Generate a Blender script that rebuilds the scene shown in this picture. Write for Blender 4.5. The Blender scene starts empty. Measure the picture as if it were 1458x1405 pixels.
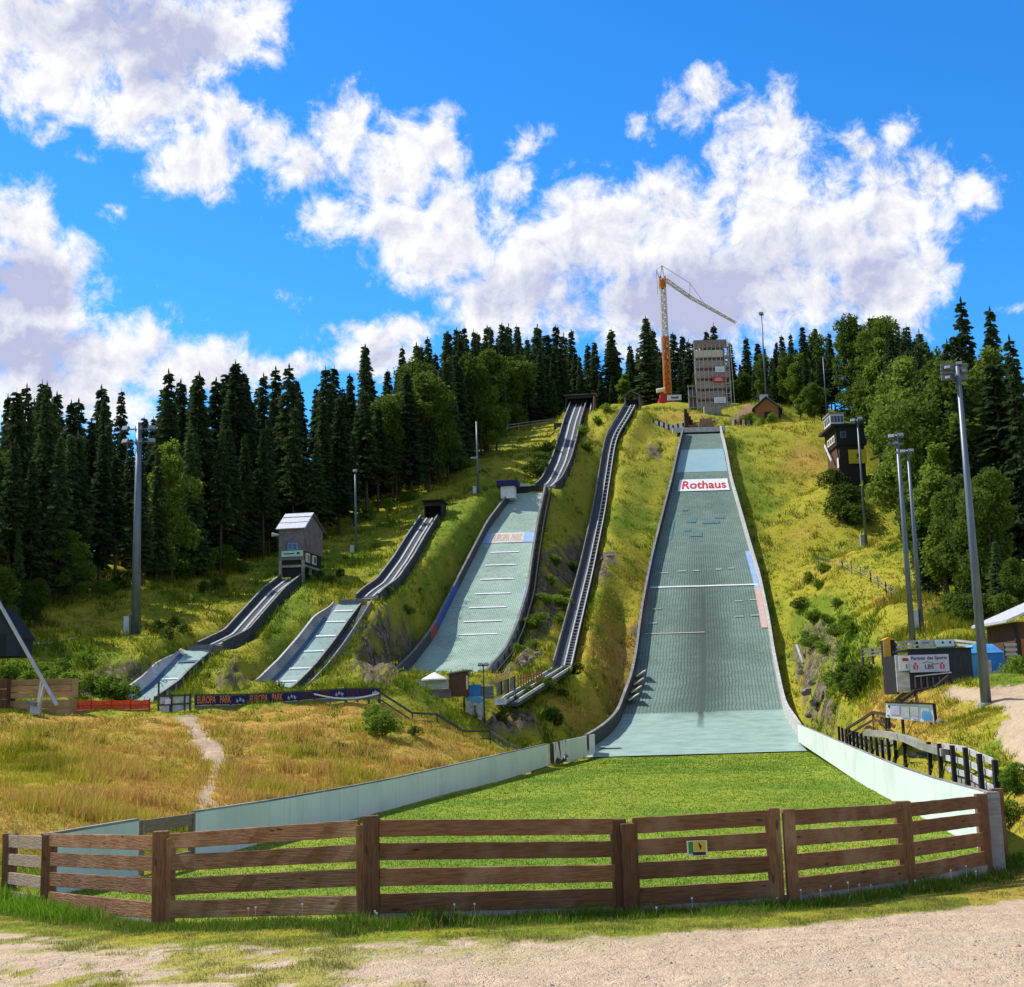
import bpy, math, random
import numpy as np
from mathutils import Vector, Matrix

# ------------------------------------------------------------------ camera, sky, sun, exposure
sc = bpy.context.scene
COL = sc.collection
R = math.radians
F = 1900.0                       # focal length in photo pixels (1458 wide)
PITCH, ROLL = R(9.2), R(1.7)
cam_d = bpy.data.cameras.new("camera")
cam_d.sensor_fit = 'HORIZONTAL'; cam_d.sensor_width = 36.0
cam_d.lens = 36.0 * F / 1458.0
cam_d.clip_start = 0.1; cam_d.clip_end = 9000
cam = bpy.data.objects.new("camera", cam_d); COL.objects.link(cam)
_f = Vector((0, math.cos(PITCH), math.sin(PITCH)))
_u0 = Vector((0, -math.sin(PITCH), math.cos(PITCH))); _r0 = Vector((1, 0, 0))
_r = _r0 * math.cos(ROLL) - _u0 * math.sin(ROLL)
_u = _u0 * math.cos(ROLL) + _r0 * math.sin(ROLL)
cam.matrix_world = Matrix(((_r.x, _u.x, -_f.x, 0), (_r.y, _u.y, -_f.y, 0), (_r.z, _u.z, -_f.z, 0), (0, 0, 0, 1)))
sc.camera = cam
sc.view_settings.view_transform = 'Standard'; sc.view_settings.look = 'None'
sc.view_settings.gamma = 1.0; sc.view_settings.exposure = 0.30
sc.cycles.max_bounces = 5; sc.cycles.diffuse_bounces = 2; sc.cycles.glossy_bounces = 2; sc.cycles.transmission_bounces = 3; sc.cycles.use_adaptive_sampling = True; sc.cycles.adaptive_threshold = 0.02; sc.cycles.transparent_max_bounces = 8
sc.cycles.use_denoising = True

SUN_EL, SUN_AZ = R(51), R(-62)   # azimuth measured from +Y (straight ahead) towards +X
sdir = Vector((math.sin(SUN_AZ) * math.cos(SUN_EL), math.cos(SUN_AZ) * math.cos(SUN_EL), math.sin(SUN_EL)))
sun_d = bpy.data.lights.new("sun", 'SUN'); sun_d.energy = 5.0; sun_d.angle = R(0.5); sun_d.color = (1.0, 0.95, 0.86)
sun = bpy.data.objects.new("sun", sun_d); COL.objects.link(sun)
sun.rotation_euler = sdir.to_track_quat('Z', 'Y').to_euler()
sun.location = sdir * 300

def srgb(r, g, b):
    def c(x):
        x = x / 255.0
        return x / 12.92 if x <= 0.04045 else ((x + 0.055) / 1.055) ** 2.4
    return (c(r), c(g), c(b), 1.0)

def ray(px, py):
    return _f + _r * ((px - 729.0) / F) + _u * ((702.5 - py) / F)
def P(px, py, d):
    """world point seen at photo pixel (px,py), d metres ahead of the camera"""
    v = ray(px, py)
    return v * (d / v.y)
def azel(px, py):
    v = ray(px, py).normalized()
    return math.atan2(v.x, v.y), math.asin(v.z)

class NT:
    """tiny node helper"""
    def __init__(s, tree): s.t = tree; s.n = tree.nodes; s.l = tree.links
    def new(s, typ, **kw):
        n = s.n.new(typ)
        for k, v in kw.items(): setattr(n, k, v)
        return n
    def put(s, sock, val):
        if val is None: return
        if hasattr(val, 'is_output') or isinstance(val, bpy.types.NodeSocket): s.l.new(val, sock)
        else: sock.default_value = val
    def math(s, op, a, b=None, c=None, clamp=False):
        n = s.new('ShaderNodeMath', operation=op, use_clamp=clamp)
        s.put(n.inputs[0], a); s.put(n.inputs[1], b)
        if c is not None: s.put(n.inputs[2], c)
        return n.outputs[0]
    def vmath(s, op, a, b=None):
        n = s.new('ShaderNodeVectorMath', operation=op)
        s.put(n.inputs[0], a); s.put(n.inputs[1], b)
        return n.outputs['Value'] if op in ('LENGTH', 'DOT_PRODUCT') else n.outputs[0]
    def mix(s, fac, a, b, blend='MIX'):
        n = s.new('ShaderNodeMix', data_type='RGBA', blend_type=blend)
        s.put(n.inputs[0], fac); s.put(n.inputs[6], a); s.put(n.inputs[7], b)
        return n.outputs[2]
    def noise(s, vec, scale, detail=5, rough=0.55, dist=0.0):
        n = s.new('ShaderNodeTexNoise')
        s.put(n.inputs['Vector'], vec); s.put(n.inputs['Scale'], scale); s.put(n.inputs['Detail'], detail)
        s.put(n.inputs['Roughness'], rough); s.put(n.inputs['Distortion'], dist)
        return n.outputs[0]
    def ss(s, x, lo, hi, a=0.0, b=1.0):
        n = s.new('ShaderNodeMapRange', interpolation_type='SMOOTHSTEP')
        s.put(n.inputs[0], x); s.put(n.inputs[1], lo); s.put(n.inputs[2], hi); s.put(n.inputs[3], a); s.put(n.inputs[4], b)
        return n.outputs[0]

# photo-pixel centres are only used to find each cloud's bearing and height in the sky
CLOUDS = [(90,50,200,110,1),(250,50,140,80,1),(330,30,75,65,1),(200,140,90,65,1),(60,120,110,60,.9),(385,65,34,24,.55),(280,165,60,45,.75),
 (290,235,85,52,.9),(370,205,60,50,.9),(345,165,50,36,.8),(440,250,64,50,.9),(490,195,46,62,.9),(470,305,52,46,.8),(575,215,85,52,.9),(640,205,48,46,.85),(560,265,75,50,.9),(235,250,50,24,.7),
 (575,330,95,62,1),(650,350,105,92,1),(640,300,64,46,1),(740,390,140,85,1),(860,350,150,98,1),(960,330,135,100,1),(1080,330,140,110,1),(1000,420,300,95,1),(1180,340,110,95,1),(1280,300,90,74,1),(1330,270,52,46,.9),(1390,268,30,32,.75),(1250,400,110,85,1),(1330,385,44,52,.8),(700,430,100,70,1),
 (1065,200,58,58,.8),(975,155,52,30,.6),(1015,125,36,34,.6),(1112,190,38,72,.85),(1095,262,66,55,1),(1110,140,26,22,.6),(905,172,22,20,.45),(1220,222,28,20,.5),(1275,190,26,18,.3),(755,210,34,24,.5),(735,268,44,28,.55),
 (25,330,75,72,1),(60,420,85,95,1),(20,480,130,110,1),(150,505,130,62,1),(270,525,140,42,1),(380,522,84,26,.95),(100,550,170,60,1),(110,370,26,50,.7),
 (530,478,84,28,.85),(580,458,52,28,.8),(478,468,30,14,.6),(540,505,80,24,.8),(165,293,18,9,.35),(405,428,26,9,.35),(1445,437,34,11,.4),(85,190,28,20,.55),(125,230,16,12,.4)]
GREYS = [(230,60,130,75,.85),(130,20,160,50,.7),(30,410,80,60,.8),(40,500,130,60,.75),(1000,420,200,70,.95),(1120,370,110,60,.7),(830,420,130,60,.6),(700,420,70,60,.5),(1230,400,90,70,.55),(300,545,90,30,.3),(540,500,60,22,.4),(480,250,60,40,.3),(1250,330,60,40,.35)]

world = bpy.data.worlds.new("World"); sc.world = world; world.use_nodes = True
w = NT(world.node_tree); w.n.clear()
sky = w.new('ShaderNodeTexSky', sky_type='NISHITA', sun_disc=False)
sky.sun_elevation = SUN_EL; sky.sun_rotation = SUN_AZ; sky.altitude = 900; sky.air_density = 1.0; sky.dust_density = 0.3; sky.ozone_density = 2.0
tc = w.new('ShaderNodeTexCoord')
sep = w.new('ShaderNodeSeparateXYZ'); w.l.new(tc.outputs['Generated'], sep.inputs[0])
az = w.math('ARCTAN2', sep.outputs[0], sep.outputs[1]); el = w.math('ARCSINE', sep.outputs[2])
cmb = w.new('ShaderNodeCombineXYZ'); w.put(cmb.inputs[0], az); w.put(cmb.inputs[1], el)
p0 = cmb.outputs[0]
nw = w.new('ShaderNodeTexNoise'); w.put(nw.inputs['Vector'], p0); nw.inputs['Scale'].default_value = 16; nw.inputs['Detail'].default_value = 4
warp = w.vmath('MULTIPLY', w.vmath('SUBTRACT', nw.outputs['Color'], (.5, .5, .5)), (.05, .04, 0))
pw = w.vmath('ADD', p0, warp)
def blobs(lst, pos):
    acc = None
    for (cx, cy, rx, ry, amp) in lst:
        a, e = azel(cx, cy)
        q = w.vmath('MULTIPLY', w.vmath('SUBTRACT', pos, (a, e, 0)), (F / rx / 1.12, F / ry / 1.12, 0))
        v = w.math('MULTIPLY_ADD', w.vmath('LENGTH', q), -amp, amp)
        acc = v if acc is None else w.math('MAXIMUM', acc, v)
    return acc
field = blobs(CLOUDS, pw)
n1 = w.noise(p0, 24, 9, .66, .35)
n2 = w.noise(w.vmath('ADD', p0, (-.007, .008, 0)), 24, 6, .62, .35)
n3 = w.noise(p0, 11, 5, .5)
n5 = w.noise(p0, 55, 7, .68, .5)
dens = w.math('ADD', field, w.math('MULTIPLY', w.math('SUBTRACT', n1, .5), 2.1))
dens = w.math('ADD', dens, w.math('MULTIPLY_ADD', w.math('SUBTRACT', n5, .5), .95, .0))
alpha = w.ss(dens, -.05, .64)
grey = w.math('MAXIMUM', blobs(GREYS, pw), 0.0)
relief = w.math('ADD', w.math('MULTIPLY', w.math('SUBTRACT', n2, n1), 2.6), w.math('MULTIPLY', w.math('SUBTRACT', .5, n5), 1.1))
inner = w.ss(dens, .30, 1.1)
g = w.math('ADD', w.math('MULTIPLY', w.ss(grey, .0, .60), w.math('MULTIPLY_ADD', n3, 1.5, .02)), w.math('MULTIPLY', inner, w.math('MULTIPLY', n3, .35)))
g = w.math('ADD', w.math('ADD', g, .10), relief, clamp=True)
ccol = w.mix(g, (8.1, 8.15, 8.3, 1), (4.2, 4.5, 6.2, 1))
hs = w.new('ShaderNodeHueSaturation'); hs.inputs['Saturation'].default_value = 1.32; hs.inputs['Value'].default_value = 1.0
w.l.new(sky.outputs[0], hs.inputs['Color'])
skyc = w.mix(1.0, hs.outputs[0], (.72, 1.47, 1.84, 1), 'MULTIPLY')
# unseen broken cloud added outside the view to lift shadows with neutral light
q = w.vmath('LENGTH', w.vmath('MULTIPLY', w.vmath('SUBTRACT', p0, (0, .2, 0)), (1 / .50, 1 / .42, 0)))
n4 = w.noise(tc.outputs['Generated'], 2.6, 6, .55)
alpha2 = w.math('MULTIPLY', w.math('MULTIPLY', w.ss(n4, .42, .60), w.ss(q, 1.0, 1.3)), w.ss(el, 0.0, .08))
fin = w.mix(alpha, skyc, ccol)
fin = w.mix(alpha2, fin, w.mix(w.ss(n4, .55, .75), (5.6, 5.6, 5.7, 1), (3.6, 3.7, 4.3, 1)))
bg = w.new('ShaderNodeBackground'); bg.inputs['Strength'].default_value = 0.1
w.l.new(fin, bg.inputs['Color'])
wo = w.new('ShaderNodeOutputWorld'); w.l.new(bg.outputs[0], wo.inputs['Surface'])
world.cycles.sampling_method = 'MANUAL'; world.cycles.sample_map_resolution = 512

# ------------------------------------------------------------------ mesh helpers
rng = np.random.default_rng(7)
random.seed(11)

def wloc(o):
    v = Vector((0, 0, 0))
    while o is not None:
        v += o.location; o = o.parent
    return v

class MB:
    def __init__(s): s.v = []; s.f = []
    def add(s, vs, fs):
        b = len(s.v); s.v += [tuple(p) for p in vs]; s.f += [tuple(i + b for i in q) for q in fs]
    def box(s, c, size, M=None):
        x, y, z = [k / 2 for k in size]
        ps = [Vector((sx * x, sy * y, sz * z)) for sx in (-1, 1) for sy in (-1, 1) for sz in (-1, 1)]
        if M is not None: ps = [M @ p for p in ps]
        s.add([p + Vector(c) for p in ps], [(0, 1, 3, 2), (4, 6, 7, 5), (0, 4, 5, 1), (2, 3, 7, 6), (0, 2, 6, 4), (1, 5, 7, 3)])
    def bar(s, p0, p1, wd, ht, up=(0, 0, 1), seg=1, wob=0.0):
        p0 = Vector(p0); p1 = Vector(p1); d = (p1 - p0); L = d.length
        if L < 1e-6: return
        d /= L; up = Vector(up); sd = d.cross(up)
        if sd.length < 1e-4: sd = d.cross(Vector((0, 1, 0)))
        sd.normalize(); up = sd.cross(d)
        vs = []; fs = []
        for k in range(seg + 1):
            c = p0 + d * (L * k / seg)
            for a, b in ((-1, -1), (1, -1), (1, 1), (-1, 1)):
                q = c + sd * (a * wd / 2 + random.uniform(-wob, wob)) + up * (b * ht / 2 + random.uniform(-wob, wob))
                vs.append(q)
        for k in range(seg):
            o = 4 * k
            for i in range(4):
                j = (i + 1) % 4
                fs.append((o + i, o + j, o + 4 + j, o + 4 + i))
        fs.append((3, 2, 1, 0)); o = 4 * seg; fs.append((o, o + 1, o + 2, o + 3))
        s.add(vs, fs)
    def tube(s, pts, rads, n=8):
        pts = [Vector(p) for p in pts]; vs = []; fs = []
        m = len(pts)
        for k, p in enumerate(pts):
            d = (pts[min(k + 1, m - 1)] - pts[max(k - 1, 0)]).normalized()
            a = d.cross(Vector((0, 0, 1)))
            if a.length < 1e-3: a = Vector((1, 0, 0))
            a.normalize(); b = d.cross(a)
            r = rads[k] if hasattr(rads, '__len__') else rads
            for i in range(n):
                t = 2 * math.pi * i / n
                vs.append(p + a * (r * math.cos(t)) + b * (r * math.sin(t)))
        for k in range(m - 1):
            for i in range(n):
                j = (i + 1) % n
                fs.append((k * n + i, k * n + j, (k + 1) * n + j, (k + 1) * n + i))
        fs.append(tuple(range(n - 1, -1, -1))); fs.append(tuple(range((m - 1) * n, m * n)))
        s.add(vs, fs)
    def prism(s, pts, vec):
        n = len(pts); vec = Vector(vec); pts = [Vector(p) for p in pts]
        vs = pts + [p + vec for p in pts]
        fs = [tuple(range(n - 1, -1, -1)), tuple(range(n, 2 * n))]
        for i in range(n):
            j = (i + 1) % n
            fs.append((i, j, n + j, n + i))
        s.add(vs, fs)
    def loft(s, secs, closed=True):
        """secs: list of sections, each a list of k points"""
        k = len(secs[0]); vs = [p for q in secs for p in q]; fs = []
        for a in range(len(secs) - 1):
            for i in range(k if closed else k - 1):
                j = (i + 1) % k
                fs.append((a * k + i, a * k + j, (a + 1) * k + j, (a + 1) * k + i))
        if closed:
            fs.append(tuple(range(k - 1, -1, -1))); fs.append(tuple((len(secs) - 1) * k + i for i in range(k)))
        s.add(vs, fs)
    def build(s, name, mat, parent=None, smooth=False, bevel=0.0):
        me = bpy.data.meshes.new(name)
        off = wloc(parent) if parent is not None else Vector((0, 0, 0))
        me.from_pydata([(p[0] - off.x, p[1] - off.y, p[2] - off.z) for p in s.v], [], s.f)
        me.validate()
        import bmesh
        bm = bmesh.new(); bm.from_mesh(me); bmesh.ops.recalc_face_normals(bm, faces=bm.faces); bm.to_mesh(me); bm.free()
        if smooth:
            me.polygons.foreach_set('use_smooth', [True] * len(me.polygons))
        if mat is not None: me.materials.append(mat)
        o = bpy.data.objects.new(name, me); COL.objects.link(o)
        if parent is not None: o.parent = parent
        if bevel > 0:
            b = o.modifiers.new('bevel', 'BEVEL'); b.width = bevel; b.segments = 2; b.limit_method = 'ANGLE'; b.angle_limit = R(40)
        return o

def tag(o, label=None, cat=None, group=None, kind=None):
    if label: o['label'] = label
    if cat: o['category'] = cat
    if group: o['group'] = group
    if kind: o['kind'] = kind
    return o
def thing(name, label, cat, loc, group=None):
    o = bpy.data.objects.new(name, None); COL.objects.link(o); o.location = Vector(loc); o.empty_display_size = .5
    return tag(o, label, cat, group)
def part(name, mat, parent, fn, smooth=False, bevel=0.0):
    m = MB(); fn(m); return m.build(name, mat, parent, smooth, bevel)

def mesh_np(name, V, Fc, mat, nper, parent=None, smooth=False, attrs=None):
    """fast mesh: V (n,3), Fc (m,nper)"""
    me = bpy.data.meshes.new(name); n = len(V); m = len(Fc)
    me.vertices.add(n); me.vertices.foreach_set('co', np.asarray(V, np.float32).ravel())
    me.loops.add(m * nper); me.loops.foreach_set('vertex_index', np.asarray(Fc, np.int32).ravel())
    me.polygons.add(m); me.polygons.foreach_set('loop_start', np.arange(0, m * nper, nper, dtype=np.int32))
    try: me.polygons.foreach_set('loop_total', np.full(m, nper, dtype=np.int32))
    except Exception: pass
    if smooth: me.polygons.foreach_set('use_smooth', np.ones(m, dtype=bool))
    me.update(calc_edges=True)
    for k, arr in (attrs or {}).items():
        if arr.ndim == 1:
            a = me.attributes.new(k, 'FLOAT', 'POINT'); a.data.foreach_set('value', arr.astype(np.float32))
        else:
            a = me.attributes.new(k, 'FLOAT_COLOR', 'POINT'); a.data.foreach_set('color', arr.astype(np.float32).ravel())
    if mat is not None: me.materials.append(mat)
    o = bpy.data.objects.new(name, me); COL.objects.link(o)
    if parent is not None: o.parent = parent
    return o

FONT_CACHE = {}
def text_geo(body, size, bold=.018):
    """letters as flat polygons in a local x,y plane, centred"""
    cu = bpy.data.curves.new('lettering', 'FONT'); cu.body = body; cu.size = size
    cu.offset = size * bold; cu.align_x = 'CENTER'; cu.align_y = 'CENTER'; cu.resolution_u = 3
    o = bpy.data.objects.new('lettering', cu); COL.objects.link(o)
    bpy.context.view_layer.update()
    dg = bpy.context.evaluated_depsgraph_get()
    me = bpy.data.meshes.new_from_object(o.evaluated_get(dg))
    vs = [v.co.copy() for v in me.vertices]; fs = [tuple(p.vertices) for p in me.polygons]
    bpy.data.objects.remove(o); bpy.data.curves.remove(cu); bpy.data.meshes.remove(me)
    return vs, fs
def lettering(body, size, org, xd, yd, mat, parent, sx=1.0, name='lettering'):
    vs, fs = text_geo(body, size); m = MB()
    org = Vector(org); xd = Vector(xd).normalized(); yd = Vector(yd).normalized()
    m.add([org + xd * (v.x * sx) + yd * v.y for v in vs], fs)
    return m.build(name, mat, parent)

# ------------------------------------------------------------------ materials
def pm(name, c1, c2=None, scale=4.0, rough=0.8, bump=0.0, stretch=(1, 1, 1), metal=0.0, lo=.35, hi=.65, detail=6, c3=None, s3=.7, spec=0.3, rnd=0.0, knots=False):
    """principled with a two or three tone procedural surface in object space"""
    m = bpy.data.materials.new(name); m.use_nodes = True; t = NT(m.node_tree); b = t.n['Principled BSDF']
    b.inputs['Roughness'].default_value = rough; b.inputs['Metallic'].default_value = metal
    b.inputs['Specular IOR Level'].default_value = spec
    tcn = t.new('ShaderNodeTexCoord'); v = t.vmath('MULTIPLY', tcn.outputs['Object'], tuple(stretch))
    n = t.noise(v, scale, detail, .6)
    if c2 is None: c2 = tuple(k * .75 for k in c1[:3]) + (1,)
    c = t.mix(t.ss(n, lo, hi), c1, c2)
    if c3 is not None:
        n3 = t.noise(tcn.outputs['Object'], s3, 4, .6)
        c = t.mix(t.ss(n3, .45, .7), c, c3)
    if knots:
        vo = t.new('ShaderNodeTexVoronoi'); t.put(vo.inputs['Vector'], t.vmath('MULTIPLY', tcn.outputs['Object'], (stretch[0] * 1.6, stretch[1] * 1.6, min(stretch[2], 6) * 1.0) if stretch[2] > 2 else (6, 6, 1.6))); vo.inputs['Scale'].default_value = 1.0
        c = t.mix(t.ss(vo.outputs['Distance'], .07, .16, .8, 0), c, (.03, .014, .008, 1))
    if rnd > 0:
        oi = t.new('ShaderNodeObjectInfo'); k = t.math('MULTIPLY_ADD', oi.outputs['Random'], rnd, 1 - rnd / 2)
        cc = t.new('ShaderNodeCombineColor'); [t.put(cc.inputs[i], k) for i in range(3)]
        c = t.mix(1.0, c, cc.outputs[0], 'MULTIPLY')
    t.put(b.inputs['Base Color'], c)
    if bump > 0:
        bn = t.new('ShaderNodeBump'); bn.inputs['Strength'].default_value = bump; bn.inputs['Distance'].default_value = .05
        t.put(bn.inputs['Height'], n); t.l.new(bn.outputs[0], b.inputs['Normal'])
    return m

M = {}
M['fence'] = pm('fence wood', (.25, .115, .046, 1), (.155, .068, .027, 1), 3.0, .75, .5, (1.2, 1.2, 14), c3=(.30, .17, .088, 1), s3=1.3, rnd=.6, knots=True)
M['fence_v'] = pm('fence post wood', (.215, .10, .042, 1), (.13, .058, .024, 1), 3.0, .75, .5, (14, 14, 1.2), c3=(.25, .15, .08, 1), s3=1.3, rnd=.6, knots=True)
M['fence_pale'] = pm('sun bleached wood', (.30, .22, .16, 1), (.20, .14, .10, 1), 3.0, .8, .5, (1.2, 1.2, 14), rnd=.4)
M['concrete'] = pm('concrete', (.34, .32, .28, 1), (.22, .21, .18, 1), 2.5, .9, .3, c3=(.17, .17, .13, 1), s3=.6)
M['concrete_dark'] = pm('weathered concrete', (.20, .20, .19, 1), (.12, .12, .11, 1), 2.0, .9, .3, c3=(.09, .10, .07, 1), s3=.5)
M['board'] = pm('white board', (.66, .74, .71, 1), (.52, .60, .57, 1), 1.6, .55, .05, (3, 3, .25), lo=.45, hi=.8, c3=(.54, .62, .59, 1), s3=.35)
M['board_r'] = M['board']
M['wallwood'] = pm('grey side wall boards', (.25, .25, .24, 1), (.13, .13, .125, 1), 2.2, .85, .3, (1, 1, 6), c3=(.30, .29, .27, 1), s3=.4, rnd=.4)
M['wallwhite'] = pm('pale side wall boards', (.55, .55, .53, 1), (.36, .37, .36, 1), 1.6, .7, .2, (1, 1, 3), c3=(.42, .40, .37, 1), s3=.4)
M['walldark'] = pm('dark side wall boards', (.07, .08, .09, 1), (.04, .045, .05, 1), 2.2, .85, .3, (1, 1, 6))  # dark tone also stands in for shade on the left jump walls
M['rail'] = pm('pale rail', (.55, .55, .54, 1), (.38, .38, .37, 1), 3, .5, .1)
M['steel'] = pm('galvanised steel', (.15, .175, .215, 1), (.11, .13, .165, 1), 3, .45, .05, (1, 1, .3), metal=.4)
M['steel_light'] = pm('light steel', (.46, .47, .50, 1), (.36, .37, .40, 1), 3, .45, .05, metal=.3)
M['greywood'] = pm('grey weathered cladding', (.21, .19, .20, 1), (.13, .115, .12, 1), 3, .85, .4, (6, 6, .8), c3=(.10, .09, .09, 1), s3=.8)
M['darkwood'] = pm('dark brown cladding', (.045, .028, .022, 1), (.022, .015, .013, 1), 3, .8, .4, (6, 6, .8))
M['brownwood'] = pm('brown cladding', (.12, .055, .03, 1), (.07, .03, .018, 1), 3, .8, .4, (6, 6, .8), rnd=.4)
M['orangewood'] = pm('orange brown wood', (.36, .16, .05, 1), (.25, .10, .03, 1), 3, .8, .3, (1, 1, 5))
M['cratewood'] = pm('new timber planks', (.42, .27, .13, 1), (.31, .18, .08, 1), 3, .8, .3, (1, 1, 9), c3=(.25, .14, .06, 1), s3=.8, rnd=.4)
M['black'] = pm('black stained timber', (.018, .018, .02, 1), (.010, .010, .011, 1), 3, .7, .3, (6, 6, .8))
M['slate'] = pm('dark shed boards', (.035, .042, .055, 1), (.016, .02, .028, 1), 3, .7, .3, (9, 9, .5))
M['tin'] = pm('bright tin roof', (.62, .62, .66, 1), (.48, .48, .53, 1), 2, .4, .1, (4, 1, 1), metal=.2)
M['white'] = pm('white paint', (.74, .74, .75, 1), (.62, .62, .64, 1), 2, .6, .05)
M['cloth'] = pm('white cloth', (.76, .76, .77, 1), (.64, .64, .66, 1), 2, .85, .1)
M['blue'] = pm('blue paint', (.03, .20, .55, 1), (.02, .14, .42, 1), 1.6, .5, .05)
M['lightblue'] = pm('pale blue paint', (.10, .36, .68, 1), (.07, .28, .58, 1), 1.6, .5, .05)
M['navy'] = pm('navy banner cloth', (.018, .02, .11, 1), (.012, .012, .07, 1), 2, .7, .1)
M['wallblue'] = pm('blue painted strip', (.03, .10, .42, 1), (.02, .07, .32, 1), 2, .7, .1)
M['wallred'] = pm('red painted strip', (.42, .06, .05, 1), (.30, .045, .04, 1), 2, .7, .1)
M['matblue'] = pm('faded blue mat', (.22, .33, .62, 1), (.28, .40, .60, 1), 1.2, .8, .1)
M['matred'] = pm('faded red mat', (.52, .30, .27, 1), (.46, .36, .33, 1), 1.2, .8, .1)
M['orange'] = pm('orange lettering', (.75, .22, .04, 1), (.60, .17, .04, 1), 2, .7)
M['red'] = pm('red paint', (.55, .03, .02, 1), (.42, .025, .02, 1), 2, .6)
M['orangenet'] = pm('orange plastic mesh', (.80, .10, .02, 1), (.62, .06, .015, 1), 6, .6, .1)
M['yellow'] = pm('yellow board', (.62, .48, .03, 1), (.52, .38, .03, 1), 2, .6)
M['amber'] = pm('amber box', (.72, .36, .04, 1), (.6, .28, .03, 1), 2, .6)
M['green'] = pm('green strip', (.05, .25, .05, 1), (.04, .18, .04, 1), 2, .6)
M['teal'] = pm('pale green sign', (.42, .62, .52, 1), (.36, .55, .46, 1), 2, .6)
M['lilac'] = pm('lilac white sign board', (.52, .50, .62, 1), (.46, .44, .56, 1), 1.5, .5)
M['ink'] = pm('black lettering', (.02, .02, .03, 1), (.03, .03, .04, 1), 2, .6)
M['cream'] = pm('cream paint', (.72, .60, .44, 1), (.6, .5, .36, 1), 2, .6, rnd=.4)
M['crane_orange'] = pm('rusty orange crane paint', (.62, .21, .03, 1), (.46, .13, .02, 1), 2, .6)
M['crane_white'] = pm('white crane paint', (.66, .60, .54, 1), (.54, .46, .40, 1), 2, .6)
M['scaf'] = pm('scaffold boards', (.34, .26, .205, 1), (.20, .15, .12, 1), 2, .85, .3, (1, 1, 5), rnd=.4)
M['scaf_core'] = pm('bare concrete core', (.15, .14, .135, 1), (.10, .09, .088, 1), 2, .9, .3)
M['soil'] = pm('red brown soil', (.32, .19, .13, 1), (.22, .12, .08, 1), 1.5, .95, .8, c3=(.20, .16, .08, 1), s3=.4)
M['stone'] = pm('granite boulder', (.27, .24, .20, 1), (.15, .135, .115, 1), 2, .9, .8, c3=(.16, .16, .13, 1), s3=.8)
M['glass'] = pm('window glass', (.05, .10, .18, 1), (.03, .06, .12, 1), 1, .1, 0, spec=.8)
M['bluewin'] = pm('blue window frame', (.16, .34, .62, 1), (.12, .28, .55, 1), 1, .4, 0)
M['lamp'] = pm('floodlight glass', (.26, .29, .33, 1), (.18, .20, .24, 1), 1, .2, 0, spec=.8)
M['bark'] = pm('bark', (.11, .085, .065, 1), (.06, .046, .036, 1), 3, .95, .8, (5, 5, 1))

# ------------------------------------------------------------------ ski jump centre lines (row: photo y, left x, right x, metres ahead)
def smooth(a, k):
    ker = np.exp(-np.linspace(-2, 2, 2 * k + 1) ** 2); ker /= ker.sum()
    p = np.concatenate([2 * a[0] - a[k:0:-1], a, 2 * a[-1] - a[-2:-k - 2:-1]])
    return np.convolve(p, ker, 'valid')
class Lane:
    def __init__(s, rows, n=160, k=9):
        d = []; xl = []; xr = []; z = []
        for (y, a, b, dd) in rows:
            d.append(dd); xl.append(P(a, y, dd).x); xr.append(P(b, y, dd).x); z.append(P((a + b) / 2, y, dd).z)
        o = np.argsort(d); d = np.array(d)[o]
        D = np.linspace(d[0], d[-1], n)
        g = lambda q: smooth(np.interp(D, d, np.array(q)[o]), k)
        s.d = D; s.xl = g(xl); s.xr = g(xr); s.z = g(z); s.d0 = D[0]; s.d1 = D[-1]
    def at(s, d):
        return np.interp(d, s.d, s.xl), np.interp(d, s.d, s.xr), np.interp(d, s.d, s.z)
    def pt(s, u, d, off=0.0):
        a, b, z = s.at(d)
        return Vector((a + (b - a) * u, d, z + off))
    def d_of_y(s, py, px):
        """distance at which the lane shows at photo row py"""
        v = ray(px, py); k = v.z / v.y
        q = s.z - k * s.d
        i = np.where(np.diff(np.sign(q)) != 0)[0]
        if len(i) == 0: return s.d0 if abs(q[0]) < abs(q[-1]) else s.d1
        i = i[0]; t = q[i] / (q[i] - q[i + 1])
        return s.d[i] + t * (s.d[i + 1] - s.d[i])
L_MAIN = Lane([(1074,816.4,1150,104),(1060,844.4,1140,108),(1045,866.4,1132,112),(1027,882.4,1119,117),(1009,888,1114,122),(974,901,1107,129),(938,908,1100,136),(902,912,1095,142.5),(867,917,1088,149),(831,924,1080.6,156),(796,931,1070,163),(760,940,1060,170),(724,949,1050,177),(689,958,1040,184),(653,965.6,1034,192),(618,974,1025.5,201)])
L_MID = Lane([(981,549,690,114),(973,561,693,116),(942,592,719,123),(907,618,735,130),(856,643,750,139),(805,669,757,148.5),(754,695,765,158.5),(702,734,776,170)])
L_SEC = Lane([(988,370,410,104),(981,380,419,105),(952,409,447,109.5),(920,436,472,114),(888,460,494,118),(860,481,512,122)])
L_SML = Lane([(1001,186,217,96),(995.5,195,225,97),(978,218,250,99.5),(952,243,275,103),(926,267,300,106.5)])
def inrun(rows, hw):
    return Lane([(y, x - hw * F / d, x + hw * F / d, d) for (y, x, d) in rows], 80, 5)
I_SML = inrun([(921,300,108),(904,336,111),(872,364,118),(843,390,124),(824,414,129.5)], .95)
I_SEC = inrun([(852,523,123),(843,532,125),(830,551,129),(798,574,138),(766,593,147),(738,611,157)], .95)
I_MID = inrun([(694,777,171.5),(688,785,173.5),(659,799,181),(629,808,192),(601,815,206),(575,824,223)], 1.25)
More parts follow.
